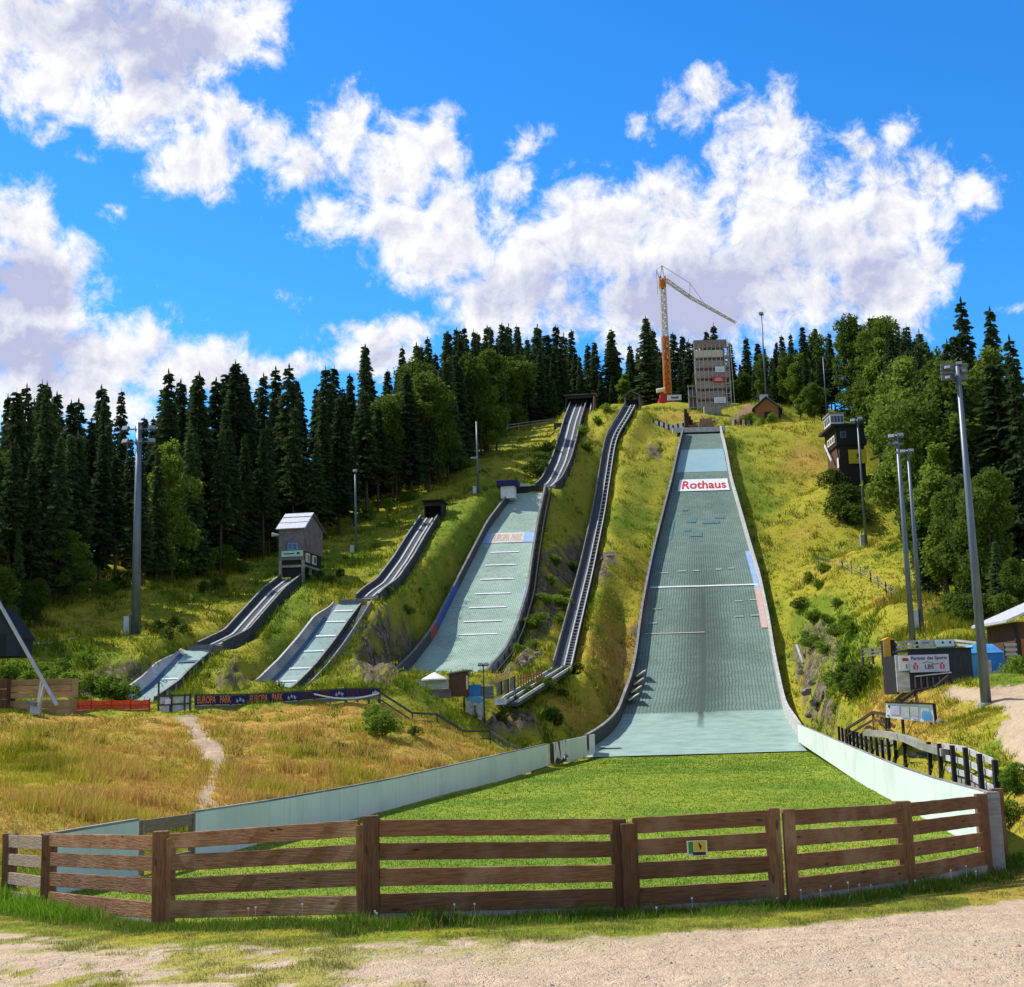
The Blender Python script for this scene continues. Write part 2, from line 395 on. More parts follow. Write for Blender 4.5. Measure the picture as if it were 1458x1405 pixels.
LIFT = inrun([(952,801,119),(907,812,132),(812,835.5,156),(730,853,175),(641,867,194),(620,872,199),(596,888,205),(579,897,211)], .76)
LANES = [(L_MAIN, .35, 3.0), (L_MID, .35, 2.5), (L_SEC, .35, 2.0), (L_SML, .3, 1.6), (I_SML, .7, 1.6), (I_SEC, .7, 1.6), (I_MID, .9, 2.2), (LIFT, .9, 3.6)]

# ------------------------------------------------------------------ terrain: heights through measured points
FENCE = [(12,1288,27.0),(68,1300,24.5),(228,1320,21.0),(530,1312,19.0),(885,1302,20.2),(1115,1287,20.6),(1293,1263,23.0),(1405,1241,25.0),(1427,1226,27.5)]
CTRL = [  # photo x, photo y, metres ahead
 (100,1170,33),(275,1140,42),(150,1100,48),(60,1050,60),(300,1060,65),(450,1085,62),(640,1085,78),(560,1030,82),(700,1064,90),(500,1010,88),(450,1040,78),(0,1100,46),(0,1180,31),(200,1040,70),(380,1030,80),
 (0,1022,72),(100,1022,75),(215,1017,80),(285,1011,84),(420,1001,88),(540,992,92),(620,992,96),(-120,1022,72),
 (660,1035,99),(730,1050,101),(790,1046,105),(840,1030,111),(800,985,118),(850,1000,120),(760,975,112),(720,1010,103),
 (110,978,93),(60,955,92),(150,966,98),(215,1006,88),(235,1004,91),(180,1008,86),(252,1000,96),(205,1003,93),(395,994,97),(440,988,98),(360,996,96),(60,915,102),(190,925,103),(193,906,110),(250,900,109),(280,880,115),(345,850,128),(200,840,124),(100,868,115),(0,892,107),(-100,900,104),(-60,950,92),
 (345,800,142),(300,830,132),(330,895,113),(345,960,103),(390,900,114),(430,850,123),(470,835,128),(428,826,130),(500,800,147),(540,770,152),(400,800,146),
 (480,980,105),(520,965,108),(560,960,112),(560,905,118),(575,870,123),(620,850,132),(560,850,127),(600,800,140),(640,760,150),(590,740,160),(615,737,158),(650,715,163),(681,705,167),(720,700,168),(700,660,185),(740,640,197),(640,690,178),(720,625,208),(760,620,210),
 (780,745,162),(785,800,152),(800,870,138),(770,900,133),(770,940,122),(870,900,143),(880,840,154),(900,760,170),(910,800,161),(900,700,181),(925,650,194),(940,620,203),(860,700,178),(850,640,192),(840,600,208),
 (945,605,212),(960,585,230),(948,573,245),(900,578,212),(1015,588,234),(1010,600,215),(1060,605,213),(1088,603,220),(1120,600,215),(1070,580,225),(1100,575,228),(1180,603,206),
 (1080,680,186),(1110,740,174),(1120,800,160),(1150,700,180),(1200,682,174),(1215,700,172),(1235,780,150),(1150,860,141),(1135,900,140),(1140,940,128),(1140,985,118),(1150,1020,111),(1160,1035,104),
 (1200,900,118),(1185,850,138),(1250,870,108),(1200,800,146),(1260,820,132),(1300,870,104),(1330,880,98),(1175,950,115),(1190,1000,98),(1200,1030,78),(1185,1045,84),(1230,950,86),(1260,990,68),
 (1300,918,75),(1312,891,85),(1280,975,62.5),(1320,981,61),(1380,978,61),(1430,975,62),(1458,972,62),(1450,935,67),(1400,900,80),(1458,885,80),(1350,900,84),(1520,960,60),(1520,900,76),
 (1260,1035,53),(1330,1030,51),(1405,1010,50),(1440,1000,50),(1300,1060,46),(1390,1055,42),(1440,1090,38),(1420,1130,34),(1455,1180,29),(1500,1100,36),(1530,1190,28),(1215,1070,60),
 (1233,1041,56),(1262,1043,54),(1290,1049,51),(1312,1058,47),(1345,1067,43),(1261,1030,52),(1330,1036,50.6),(1243,1030,64),(1210,1052,73),(1302,994,55),(1350,985,58.5),(1331,992,57),
 (587,1022,91),(622,1024,92),(660,1056,93.5),(698,1056,94),(737,1078,92),(600,1040,85),(640,1060,85),(680,1070,87),(610,1066,78),(660,1064,90),(640,1042,92),
 (845,940,134),(862,960,128),(835,985,122),(880,965,130),(895,900,146),
 (1300,860,112),(1340,880,103),(1240,790,158),(1458,780,125),(1458,700,150),(1380,740,150),(1300,680,195),(1420,600,220),(1250,640,215),
]
ctrl_xyz = [tuple(P(*c)) for c in CTRL]
fence_pts = [P(*c) for c in FENCE]
ctrl_xyz += [tuple(p) for p in fence_pts]
FXS = np.array([p.x for p in fence_pts]); FYS = np.array([p.y for p in fence_pts])
# road rising gently from the fence to the camera's feet; open ground left and right of it
for x in (-14, -9, -4, 0, 4, 9, 14):
    ctrl_xyz += [(x, 1, -1.65), (x, 8, -2.25), (x, 14, -2.78)]
for x in (-40, 40): ctrl_xyz += [(x, 0, -1.7), (x, 14, -2.6)]
ctrl_xyz += [(-30, 30, -3.0), (-45, 45, -2.2), (40, 30, -2.0), (45, 45, 0), (60, 60, 3), (-60, 70, 0)]
# mown outrun
def lawn_z(d): return np.interp(d, [19, 24, 30, 60, 104, 110], [-3.15, -3.35, -3.5, -3.6, -3.75, -3.7])
def wall_lx(d): return -9.7 + .2066 * (d - 27.6)
def wall_rx(d): return 10.6 + .158 * (d - 29)
for d in (24, 30, 40, 52, 66, 80, 94, 104):
    for u in (0.0, .33, .66, 1.0):
        ctrl_xyz.append((wall_lx(d) + u * (wall_rx(d) - wall_lx(d)), d, float(lawn_z(d))))
# forest floor, plateau and far country
for x, y, z in [(-48,130,15),(-70,120,13),(-100,110,10),(-45,170,21),(-80,180,20),(-30,200,32),(-60,240,28),(-130,200,18),(-10,235,47),(10,260,54),(-20,280,50),(40,260,58),(40,300,60),(70,250,54),(70,300,58),(90,220,44),(100,170,34),(75,140,22),(80,110,12),(120,120,18),(130,200,40),(130,300,55),(-100,300,35),(0,340,56),(-200,200,20),(200,200,45),(-200,60,0),(200,60,10),(-60,95,6),(-90,85,3)]:
    ctrl_xyz.append((x, y, z))
for x, y, z in [(-500,500,20),(0,520,40),(500,500,35),(-1500,1500,10),(0,1800,20),(1500,1500,20),(-2500,0,0),(2500,0,0),(0,-100,-2),(-300,-300,-3),(300,-300,-3),(0,-2500,0),(-400,0,-2),(400,0,3)]:
    ctrl_xyz.append((x, y, z))
CP = np.array(ctrl_xyz, float)
RC = 3.0
def _phi(r2): return np.sqrt(r2 + RC * RC)
def _fit():
    n = len(CP); d2 = ((CP[:, None, :2] - CP[None, :, :2]) ** 2).sum(-1)
    A = np.zeros((n + 1, n + 1)); A[:n, :n] = -_phi(d2) + np.eye(n) * .12
    A[:n, n] = 1; A[n, :n] = 1
    return np.linalg.solve(A, np.concatenate([CP[:, 2], [0]]))
RW = _fit()

def _hash(ix, iy, seed):
    h = (ix.astype(np.int64) * 374761393 + iy.astype(np.int64) * 668265263 + seed * 974634777) & 0xffffffff
    h = ((h ^ (h >> 13)) * 1274126177) & 0xffffffff
    return ((h ^ (h >> 16)) & 0xffff) / 65535.0
def vnoise(x, y, seed=0):
    ix = np.floor(x); iy = np.floor(y); fx = x - ix; fy = y - iy
    fx = fx * fx * (3 - 2 * fx); fy = fy * fy * (3 - 2 * fy)
    a = _hash(ix, iy, seed); b = _hash(ix + 1, iy, seed); c = _hash(ix, iy + 1, seed); d = _hash(ix + 1, iy + 1, seed)
    return (a + (b - a) * fx) * (1 - fy) + (c + (d - c) * fx) * fy
def fbm(x, y, seed=0, oct=4):
    s = 0; a = .5; t = 0
    for k in range(oct):
        s = s + a * vnoise(x * 2 ** k + 17.3 * k, y * 2 ** k - 9.1 * k, seed + k); t += a; a *= .5
    return s / t
def sst(x, a, b):
    t = np.clip((x - a) / (b - a), 0, 1); return t * t * (3 - 2 * t)

def to_px(x, y, z):
    """where world points fall in the photo (used to read zone outlines off it)"""
    df = y * _f.y + z * _f.z; df = np.maximum(df, 1e-3)
    return 729 + F * (x * _r.x + y * _r.y + z * _r.z) / df, 702.5 - F * (x * _u.x + y * _u.y + z * _u.z) / df

def base_h(x, y):
    x = np.asarray(x, float); y = np.asarray(y, float); sh = x.shape
    x = x.ravel(); y = y.ravel(); out = np.empty(len(x))
    for i in range(0, len(x), 20000):
        q = (x[i:i+20000, None] - CP[None, :, 0]) ** 2 + (y[i:i+20000, None] - CP[None, :, 1]) ** 2
        out[i:i+20000] = -_phi(q) @ RW[:-1] + RW[-1]
    return out.reshape(sh)

def in_poly(px, py, poly):
    ins = np.zeros(px.shape, bool); n = len(poly)
    for i in range(n):
        x1, y1 = poly[i]; x2, y2 = poly[(i + 1) % n]
        if y1 == y2: continue
        c = ((y1 > py) != (y2 > py)) & (px < (x2 - x1) * (py - y1) / (y2 - y1) + x1)
        ins ^= c
    return ins

ROCK = [[(512,885),(555,862),(592,900),(600,925),(560,972),(515,975),(497,960)],[(112,968),(180,935),(222,938),(190,975),(160,990),(112,990)],[(300,962),(338,935),(368,950),(345,978),(312,982)],
        [(1128,930),(1150,885),(1178,880),(1195,920),(1180,965),(1195,1010),(1185,1040),(1145,1015)],[(760,790),(832,760),(850,790),(812,850),(780,900),(735,955),(700,978),(735,900)],[(848,785),(882,782),(885,800),(850,835)],[(930,905),(900,890),(905,925)],
        [(950,640),(930,632),(915,652),(940,655)],[(680,1020),(760,1005),(770,1040),(700,1050)]]
def rock_mask(px, py):
    m = np.zeros(px.shape)
    for q in ROCK: m = np.maximum(m, in_poly(px, py, q).astype(float))
    return m

def H(x, y, fine=True):
    """ground height"""
    x = np.asarray(x, float); y = np.asarray(y, float)
    z = base_h(x, y)
    if fine:
        px, py = to_px(x, y, z)
        jx = px + 22 * (fbm(x * .35, y * .35, 5) - .5); jy = py + 16 * (fbm(x * .35, y * .35, 9) - .5)
        rm = rock_mask(jx, jy) * (y > 60)
        hill = sst(y, 34, 60)
        lawn = (x > wall_lx(y) - .4) & (x < wall_rx(y) + .4) & (y < 106) & (y > 18)
        amp = np.where(lawn, 0.05, .10 + .55 * hill)
        z = z + amp * (fbm(x * .22, y * .22, 1, 4) - .5) * 1.6 + np.where(lawn, 0, .10) * (fbm(x * 1.6, y * 1.6, 2, 2) - .5) + np.where(lawn, 0, .55 * hill) * (fbm(x * .8, y * .8, 6, 3) - .5)
        z = z + rm * (2.0 * (fbm(x * .55, y * .55, 31, 4) - .5) + 2.6 * np.abs(fbm(x * 1.1, y * 1.1, 41, 3) - .5))
    e = np.maximum(wall_lx(y) - x, x - wall_rx(y)); e = np.maximum(e, np.maximum(np.interp(x, FXS, FYS) + .5 - y, (y - 105) * .6))
    wl = 1 - sst(e, .02, 1.0)
    z = z + wl * (lawn_z(y) + (.06 * (fbm(x * .25, y * .25, 3) - .5) if fine else 0) - z)
    for ln, drop, fall in LANES:
        a, b, lz = ln.at(np.clip(y, ln.d0, ln.d1))
        e = np.maximum(a - x, x - b)
        ov = np.maximum(ln.d0 - y, y - ln.d1)
        e = np.maximum(e, ov * 1.0)
        wgt = 1 - sst(e, .45, fall)
        low = 1 - sst(e, .3, .9)
        z = z + wgt * (lz - .12 - z) - low * drop
    return z
def hz(x, y):
    return float(H(np.array([x]), np.array([y]))[0])
def G(px, d, dz=0.0, py=None):
    """point on the ground in the direction of photo column px, d ahead"""
    x = 0.0
    py = 850 if py is None else py
    for _ in range(4):
        p = P(px, py, d); z = hz(p.x, d); _, q = to_px(np.array([p.x]), np.array([d]), np.array([z])); py = float(q[0])
    return Vector((p.x, d, z + dz))

# grid that is fine where the camera looks closely and coarse out to the horizon
def terr_axes():
    t = np.concatenate([[-260, -120, -60, -30, -16, -8, -4, -2.2, -1.4, -1.0, -.8, -.68, -.6], np.arange(-.54, .5401, .0038), [.6, .68, .8, 1, 1.4, 2.2, 4, 8, 16, 30, 60, 120, 260]])
    d = [-3500, -1500, -600, -250, -100, -40, -15, -5, 1, 4, 6, 8]; q = 9.0
    while q < 320: d.append(q); q *= 1.0062
    d += [330, 350, 380, 430, 500, 620, 800, 1100, 1600, 2500, 4000]
    return t, np.array(d)
tt, dd = terr_axes()
wd = np.sqrt(np.clip(dd, 0, 330) ** 2 + 6.0 ** 2)
GX = tt[None, :] * wd[:, None]; GY = np.repeat(dd[:, None], len(tt), 1)
GZ = H(GX, GY)
gpx, gpy = to_px(GX, GY, GZ)
vis = GY > 8
# ---- what covers the ground
nz = lambda s, sd, o=4: fbm(GX * s, GY * s, sd, o)
jx = gpx + 26 * (nz(.3, 61) - .5) + 10 * (nz(1.1, 71, 3) - .5); jy = gpy + 16 * (nz(.3, 62) - .5) + 8 * (nz(1.1, 72, 3) - .5)
LAWN = (GX > wall_lx(GY)) & (GX < wall_rx(GY)) & (GY < 104.6) & (GY > 17)
fx = np.array([p.x for p in fence_pts]); fy = np.array([p.y for p in fence_pts])
fence_d = np.interp(GX, fx, fy)          # the front fence's distance for every column
LAWN &= (GY > fence_d)
road_edge = [(-200,1322),(0,1328),(200,1346),(400,1348),(640,1338),(900,1332),(1100,1321),(1250,1306),(1400,1289),(1458,1279),(1700,1245)]
re = np.interp(gpx, [a for a, b in road_edge], [b for a, b in road_edge])
gravel = sst(gpy + 10 * (nz(2.2, 81) - .5) + 5 * (nz(7, 83, 2) - .5), re - 4, re + 3) * (GY < 30)
gravel = np.where(GY <= 10, 1.0, gravel)
# grass growing in the gravel on the left
patch = sst(nz(.8, 91, 4) * .55 + .45 * nz(3.6, 95, 3), .50, .60) * sst(950 - gpx, 0, 600) * (GY < 22)
edgepatch = sst(nz(2.6, 97, 4), .46, .58) * (1 - sst(gpy - re, 0, 40)) * (GY < 24)
gravel2 = gravel * (1 - .85 * np.maximum(patch, edgepatch * sst(1100 - gpx, 0, 500)))
UP_PATH = [(1340,985),(1352,977),(1400,982),(1440,974),(1475,976),(1700,985),(1700,1120),(1475,1112),(1452,1092),(1432,1068),(1418,1048),(1424,1030),(1440,1022),(1425,1006),(1392,1000),(1360,996)]
k = .5
uppath = in_poly(gpx + 8 * (nz(1.2, 101) - .5), gpy + 6 * (nz(1.2, 102) - .5), UP_PATH) & (GY > 28) & (GY < 75)
DIRT = [(250,1020),(280,1020),(292,1042),(318,1062),(326,1082),(310,1110),(300,1130),(306,1148),(284,1148),(284,1128),(296,1108),(300,1088),(280,1072),(272,1048)]
dirt = in_poly(gpx + 14 * (nz(.9, 105) - .5), gpy + 10 * (nz(.9, 106) - .5), DIRT) & (GY > 30) & (GY < 95)
rockm = rock_mask(gpx + 22 * (fbm(GX * .35, GY * .35, 5) - .5), gpy + 16 * (fbm(GX * .35, GY * .35, 9) - .5)) * (GY > 60) * sst(nz(.8, 111, 4), .30, .42)
SOIL = [(1035,602),(1062,575),(1075,575),(1060,606)]
soil = in_poly(gpx, gpy, SOIL) & (GY > 200)
path_m = np.maximum(uppath, dirt).astype(float)
GOLD_A = [(-300,1016),(240,1020),(420,1004),(540,998),(600,1018),(660,1045),(735,1072),(640,1100),(380,1150),(0,1215),(-300,1220)]
gold = .30 + .9 * (nz(.10, 121, 4) - .5) + .55 * (nz(.5, 123, 3) - .5)
gold = np.where(in_poly(jx, jy, GOLD_A) & (GY < 100), .95 + .5 * (nz(.35, 131, 4) - .55), gold)
for (cx, cy, rx, ry, a) in [(1170,660,60,40,.35),(1200,830,90,40,.25),(1130,640,60,40,.2),(900,860,40,90,.4),(860,940,60,50,.4),(850,1010,90,40,.45),(1330,870,100,40,.35),(1330,1010,110,50,.45),(1290,1040,60,50,.3),(150,890,140,40,.25),(330,880,60,30,.2),(620,800,40,60,.15),(960,600,60,25,.3),(1440,1150,40,60,.5)]:
    gold = gold + a * np.clip(1.3 - np.hypot((gpx - cx) / rx, (gpy - cy) / ry), 0, 1) * (GY > 26)
for (cx, cy, rx, ry, a) in [(690,740,90,60,.35),(420,850,60,60,.35),(400,880,40,80,.4),(660,790,50,70,.3),(1060,760,60,140,.25),(1180,900,60,60,.5),(50,1085,70,40,.35),(1430,940,60,40,.4),(900,720,60,60,.2),(110,940,90,30,.3),(490,920,30,60,.25),(540,1045,60,26,.3),(1420,1100,30,60,.3)]:
    gold = gold - a * np.clip(1.3 - np.hypot((gpx - cx) / rx, (gpy - cy) / ry), 0, 1) * (GY > 26)
gold = np.where(GY < 30, np.where(gpx > 1380, .75, .15 + .25 * patch), gold)
gold = np.clip(gold, 0, 1.2)
zone = np.stack([gold, np.maximum(gravel2, path_m * .95), np.maximum(rockm, soil * 0.0), LAWN.astype(float)], -1)

def ground_mat():
    m = bpy.data.materials.new('ground cover'); m.use_nodes = True; t = NT(m.node_tree); b = t.n['Principled BSDF']
    b.inputs['Roughness'].default_value = .95; b.inputs['Specular IOR Level'].default_value = .1
    at = t.new('ShaderNodeAttribute', attribute_name='zone'); sp = t.new('ShaderNodeSeparateColor'); t.l.new(at.outputs['Color'], sp.inputs[0])
    so = t.new('ShaderNodeAttribute', attribute_name='soil')
    geo = t.new('ShaderNodeNewGeometry'); pos = geo.outputs['Position']
    nA = t.noise(pos, .55, 5, .65); nB = t.noise(pos, 3.2, 4, .65); nC = t.noise(pos, 22, 2, .7)
    gd = t.math('ADD', sp.outputs[0], t.math('ADD', t.math('MULTIPLY', t.math('SUBTRACT', nA, .5), .9), t.math('MULTIPLY', t.math('SUBTRACT', nB, .5), .8)), clamp=True)
    gcol = t.mix(gd, (.135, .20, .015, 1), (.46, .28, .06, 1))
    gcol = t.mix(t.ss(gd, .25, .55), gcol, (.27, .235, .025, 1)) if False else gcol
    mid = t.mix(t.math('MULTIPLY', t.math('SUBTRACT', 1.0, t.math('ABSOLUTE', t.math('MULTIPLY_ADD', gd, 2.2, -.95))), .9, clamp=True), gcol, (.32, .30, .024, 1))
    mid = t.mix(t.ss(nB, .52, .72, 0, .75), mid, (.055, .075, .012, 1))
    # gravel with stones
    vor = t.new('ShaderNodeTexVoronoi'); t.put(vor.inputs['Vector'], pos); vor.inputs['Scale'].default_value = 48
    vcol = t.new('ShaderNodeSeparateColor'); t.l.new(vor.outputs['Color'], vcol.inputs[0])
    grv = t.mix(t.ss(nB, .35, .68), (.58, .425, .275, 1), (.47, .34, .225, 1))
    grv = t.mix(t.ss(nA, .45, .7), grv, (.52, .395, .27, 1))
    grv = t.mix(t.math('MULTIPLY', t.ss(vcol.outputs[0], .70, .98), .28), grv, (.20, .165, .15, 1))
    grv = t.mix(t.math('MULTIPLY', t.ss(vcol.outputs[1], .80, .95), .5), grv, (.66, .58, .50, 1))
    spx = t.new('ShaderNodeSeparateXYZ'); t.l.new(pos, spx.inputs[0])
    trk = t.math('MULTIPLY_ADD', spx.outputs[0], -.10, t.math('ADD', spx.outputs[1], t.math('MULTIPLY', t.math('MULTIPLY', spx.outputs[0], spx.outputs[0]), -.006)))
    cbt = t.new('ShaderNodeCombineXYZ'); t.put(cbt.inputs[0], t.math('MULTIPLY', spx.outputs[0], .05)); t.put(cbt.inputs[1], t.math('MULTIPLY', trk, 2.2))
    nT_ = t.noise(cbt.outputs[0], 2.0, 5, .65)
    grv = t.mix(t.ss(nT_, .52, .70, 0, .5), grv, (.44, .32, .245, 1)); grv = t.mix(t.ss(nT_, .30, .46, .35, 0), grv, (.68, .51, .385, 1))
    cbr = t.vmath('MULTIPLY', pos, (1.6, 1.6, .7)); nR = t.noise(cbr, 1.1, 6, .72, .6)
    rk = t.mix(t.ss(nR, .36, .60), (.040, .032, .024, 1), (.19, .145, .10, 1)); rk = t.mix(t.ss(nB, .56, .70), rk, (.34, .28, .23, 1)); rk = t.mix(t.ss(nA, .52, .62, 0, .9), rk, (.10, .115, .018, 1))
    # mown grass with faint mowing lanes and worn patches
    nL = t.noise(pos, .16, 5, .6)
    lw = t.mix(t.ss(nL, .36, .62), (.12, .215, .018, 1), (.255, .30, .030, 1)); lw = t.mix(t.ss(nA, .48, .70, 0, .6), lw, (.085, .150, .013, 1)); lw = t.mix(t.ss(nB, .50, .75, 0, .4), lw, (.07, .125, .012, 1)); lw = t.mix(t.ss(nC, .5, .75, 0, .6), lw, (.32, .34, .06, 1))
    c = t.mix(sp.outputs[2], mid, rk)
    c = t.mix(so.outputs['Fac'], c, (.30, .17, .115, 1))
    c = t.mix(at.outputs['Alpha'], c, lw)
    c = t.mix(sp.outputs[1], c, grv)
    t.put(b.inputs['Base Color'], c)
    bn = t.new('ShaderNodeBump'); bn.inputs['Strength'].default_value = .9; bn.inputs['Distance'].default_value = .12
    hh = t.math('ADD', t.math('MULTIPLY', nB, 1.2), t.math('MULTIPLY', nC, .35))
    hh = t.math('ADD', hh, t.math('MULTIPLY', vor.outputs['Distance'], t.math('MULTIPLY', sp.outputs[1], -.18)))
    t.put(bn.inputs['Height'], hh); t.l.new(bn.outputs[0], b.inputs['Normal'])
    return m
M['ground'] = ground_mat()
nr, nc = GX.shape
VV = np.stack([GX.ravel(), GY.ravel(), GZ.ravel()], -1); ZN = zone.reshape(-1, 4); SO = soil.astype(float).ravel()
idx = np.arange(nr * nc).reshape(nr, nc)
Q = np.stack([idx[:-1, :-1], idx[:-1, 1:], idx[1:, 1:], idx[1:, :-1]], -1).reshape(-1, 4)
cen = lambda a: (a.ravel()[Q].mean(1) > .5)
f_lawn = cen(LAWN.astype(float)); f_grav = cen(gravel.astype(float)) & ~f_lawn; f_up = cen(uppath.astype(float)) & ~f_lawn & ~f_grav; f_dirt = cen(dirt.astype(float)) & ~f_lawn & ~f_grav & ~f_up
for nm, sel in (('lawn', f_lawn), ('gravel_road', f_grav), ('gravel_path', f_up), ('dirt_path', f_dirt), ('ground', ~(f_lawn | f_grav | f_up | f_dirt))):
    q = Q[sel]; u, inv = np.unique(q, return_inverse=True)
    o = mesh_np(nm, VV[u], inv.reshape(-1, 4), M['ground'], 4, smooth=True, attrs={'zone': ZN[u], 'soil': SO[u]})
    o['kind'] = 'structure'

# ------------------------------------------------------------------ ski jumps
def mat_material(name, c1, c2, lines=90, rows=170, streak=.0, lower=None):
    """plastic matting laid in rows, with netting lines running down the slope"""
    m = bpy.data.materials.new(name); m.use_nodes = True; t = NT(m.node_tree); b = t.n['Principled BSDF']
    b.inputs['Roughness'].default_value = .7; b.inputs['Specular IOR Level'].default_value = .25
    u_ = t.new('ShaderNodeAttribute', attribute_name='mu').outputs['Fac']; v_ = t.new('ShaderNodeAttribute', attribute_name='mv').outputs['Fac']
    geo = t.new('ShaderNodeNewGeometry'); pos = geo.outputs['Position']
    cb = t.new('ShaderNodeCombineXYZ'); t.put(cb.inputs[0], t.math('MULTIPLY', u_, 5.0)); t.put(cb.inputs[1], t.math('MULTIPLY', v_, 60.0))
    nh = t.noise(cb.outputs[0], 1.6, 6, .65)
    nl = t.noise(pos, .16, 5, .6); nf = t.noise(pos, 2.5, 4, .6)
    wob = t.math('MULTIPLY', t.math('SUBTRACT', t.noise(pos, .5, 3, .5), .5), .030)
    lin = t.math('SINE', t.math('MULTIPLY', t.math('ADD', u_, wob), lines * 6.2832))
    rw = t.math('SINE', t.math('MULTIPLY', v_, rows * 6.2832))
    c = t.mix(t.ss(nh, .32, .68), c1, c2)
    c = t.mix(t.ss(nl, .42, .68, 0, .55), c, tuple(k * .72 for k in c2[:3]) + (1,))
    c = t.mix(t.math('MULTIPLY', t.ss(nf, .50, .68), t.ss(nl, .40, .60, .15, .75)), c, tuple(k * .55 for k in c2[:3]) + (1,))
    c = t.mix(t.ss(nh, .58, .75, 0, .5), c, tuple(min(1, k * 1.35) for k in c1[:3]) + (1,))
    dark = t.math('ADD', t.ss(lin, .1, .9, 0, .62), t.ss(rw, .5, 1.0, 0, .05))
    if lower is not None:
        isl = t.ss(v_, lower - .004, lower + .004)          # 0 = smooth mats at the very bottom
        dark = t.math('MULTIPLY', dark, isl)
        c = t.mix(isl, t.mix(t.ss(nh, .35, .7), (.28, .39, .345, 1), (.19, .285, .255, 1)), c)
    if streak > 0:
        q = t.math('ABSOLUTE', t.math('SUBTRACT', t.math('ADD', u_, wob), .49))
        st = t.math('MULTIPLY', t.ss(q, .0, .30, 1, 0), t.math('MULTIPLY', t.ss(v_, .12, .2), t.ss(v_, .45, .74, 1, 0)))
        st = t.math('ADD', t.math('MULTIPLY', st, t.math('MULTIPLY_ADD', nh, .9, .30)), t.math('MULTIPLY', t.math('MULTIPLY', t.ss(q, .008, .026, .55, 0), t.ss(v_, .60, .36)), t.ss(v_, .1, .12)))
        dark = t.math('ADD', dark, t.math('MULTIPLY', st, streak))
    c = t.mix(dark, c, tuple(k * .38 for k in c2[:3]) + (1,))
    t.put(b.inputs['Base Color'], c)
    bn = t.new('ShaderNodeBump'); bn.inputs['Strength'].default_value = .6; bn.inputs['Distance'].default_value = .06
    t.put(bn.inputs['Height'], t.math('ADD', nh, t.math('MULTIPLY', nf, .6))); t.l.new(bn.outputs[0], b.inputs['Normal'])
    return m
M['mat_main'] = mat_material('grey green ski mat', (.18, .26, .215, 1), (.13, .20, .165, 1), 44, 110, 1.0, .17)
M['mat_pale'] = mat_material('pale green ski mat', (.36, .49, .405, 1), (.27, .39, .32, 1), 40, 120)
M['mat_small'] = mat_material('pale turquoise ski mat', (.33, .46, .41, 1), (.25, .38, .345, 1), 26, 60)

M['wallteal'] = pm('dark blue green strip', (.05, .12, .19, 1), (.035, .09, .15, 1), 2, .7, .1)
def mat_surface(ln, name, mat, parent, nu=28, off=.02, u0=0, u1=1, lift=0.0):
    D = np.linspace(ln.d0, ln.d1, 220); U = np.linspace(u0, u1, nu)
    X = np.interp(D, ln.d, ln.xl)[:, None] * (1 - U) + np.interp(D, ln.d, ln.xr)[:, None] * U
    Z = np.repeat(ln.z[np.searchsorted(ln.d, D).clip(0, len(ln.d) - 1)][:, None] * 0 + np.interp(D, ln.d, ln.z)[:, None], nu, 1) + off
    Y = np.repeat(D[:, None], nu, 1)
    Z = Z + .06 * (fbm(X * .5, Y * .9, 7, 3) - .5)
    V = np.stack([X, Y, Z], -1).reshape(-1, 3); o = np.array(wloc(parent)); V = V - o
    i = np.arange(len(D) * nu).reshape(len(D), nu)
    q = np.stack([i[:-1, :-1], i[:-1, 1:], i[1:, 1:], i[1:, :-1]], -1).reshape(-1, 4)
    vv = np.repeat(((D - ln.d0) / (ln.d1 - ln.d0))[:, None], nu, 1)
    return mesh_np(name, V, q, mat, 4, parent, True, {'mu': np.repeat(U[None, :], len(D), 0).ravel(), 'mv': vv.ravel()})

def lane_loft(m, ln, prof, side, d0=None, d1=None, n=70):
    """sweep a cross profile [(dx,dz)] along a lane's left (-1) or right (+1) edge; dx outwards"""
    d0 = ln.d0 if d0 is None else d0; d1 = ln.d1 if d1 is None else d1
    secs = []
    for d in np.linspace(d0, d1, n):
        a, b, z = ln.at(d); x = a if side < 0 else b
        secs.append([(x + side * dx, d, z + dz) for dx, dz in prof])
    m.loft(secs)
def strip_on(ln, u0, u1, da, db, off, n=10, nu=8):
    m = MB(); ds = np.linspace(da, db, n); us = np.linspace(u0, u1, nu); vs = []; fs = []
    for d in ds:
        for u in us: vs.append(ln.pt(u, d, off))
    for a in range(n - 1):
        for c in range(nu - 1):
            i = a * nu + c; fs.append((i, i + 1, i + nu + 1, i + nu))
    m.add(vs, fs); return m
def line_at(ln, name, mat, parent, py, px, u0, u1, wd, off=.10):
    d = ln.d_of_y(py, px)
    return strip_on(ln, u0, u1, max(d - wd / 2, ln.d0), min(d + wd / 2, ln.d1), off, 3, 14).build(name, mat, parent)

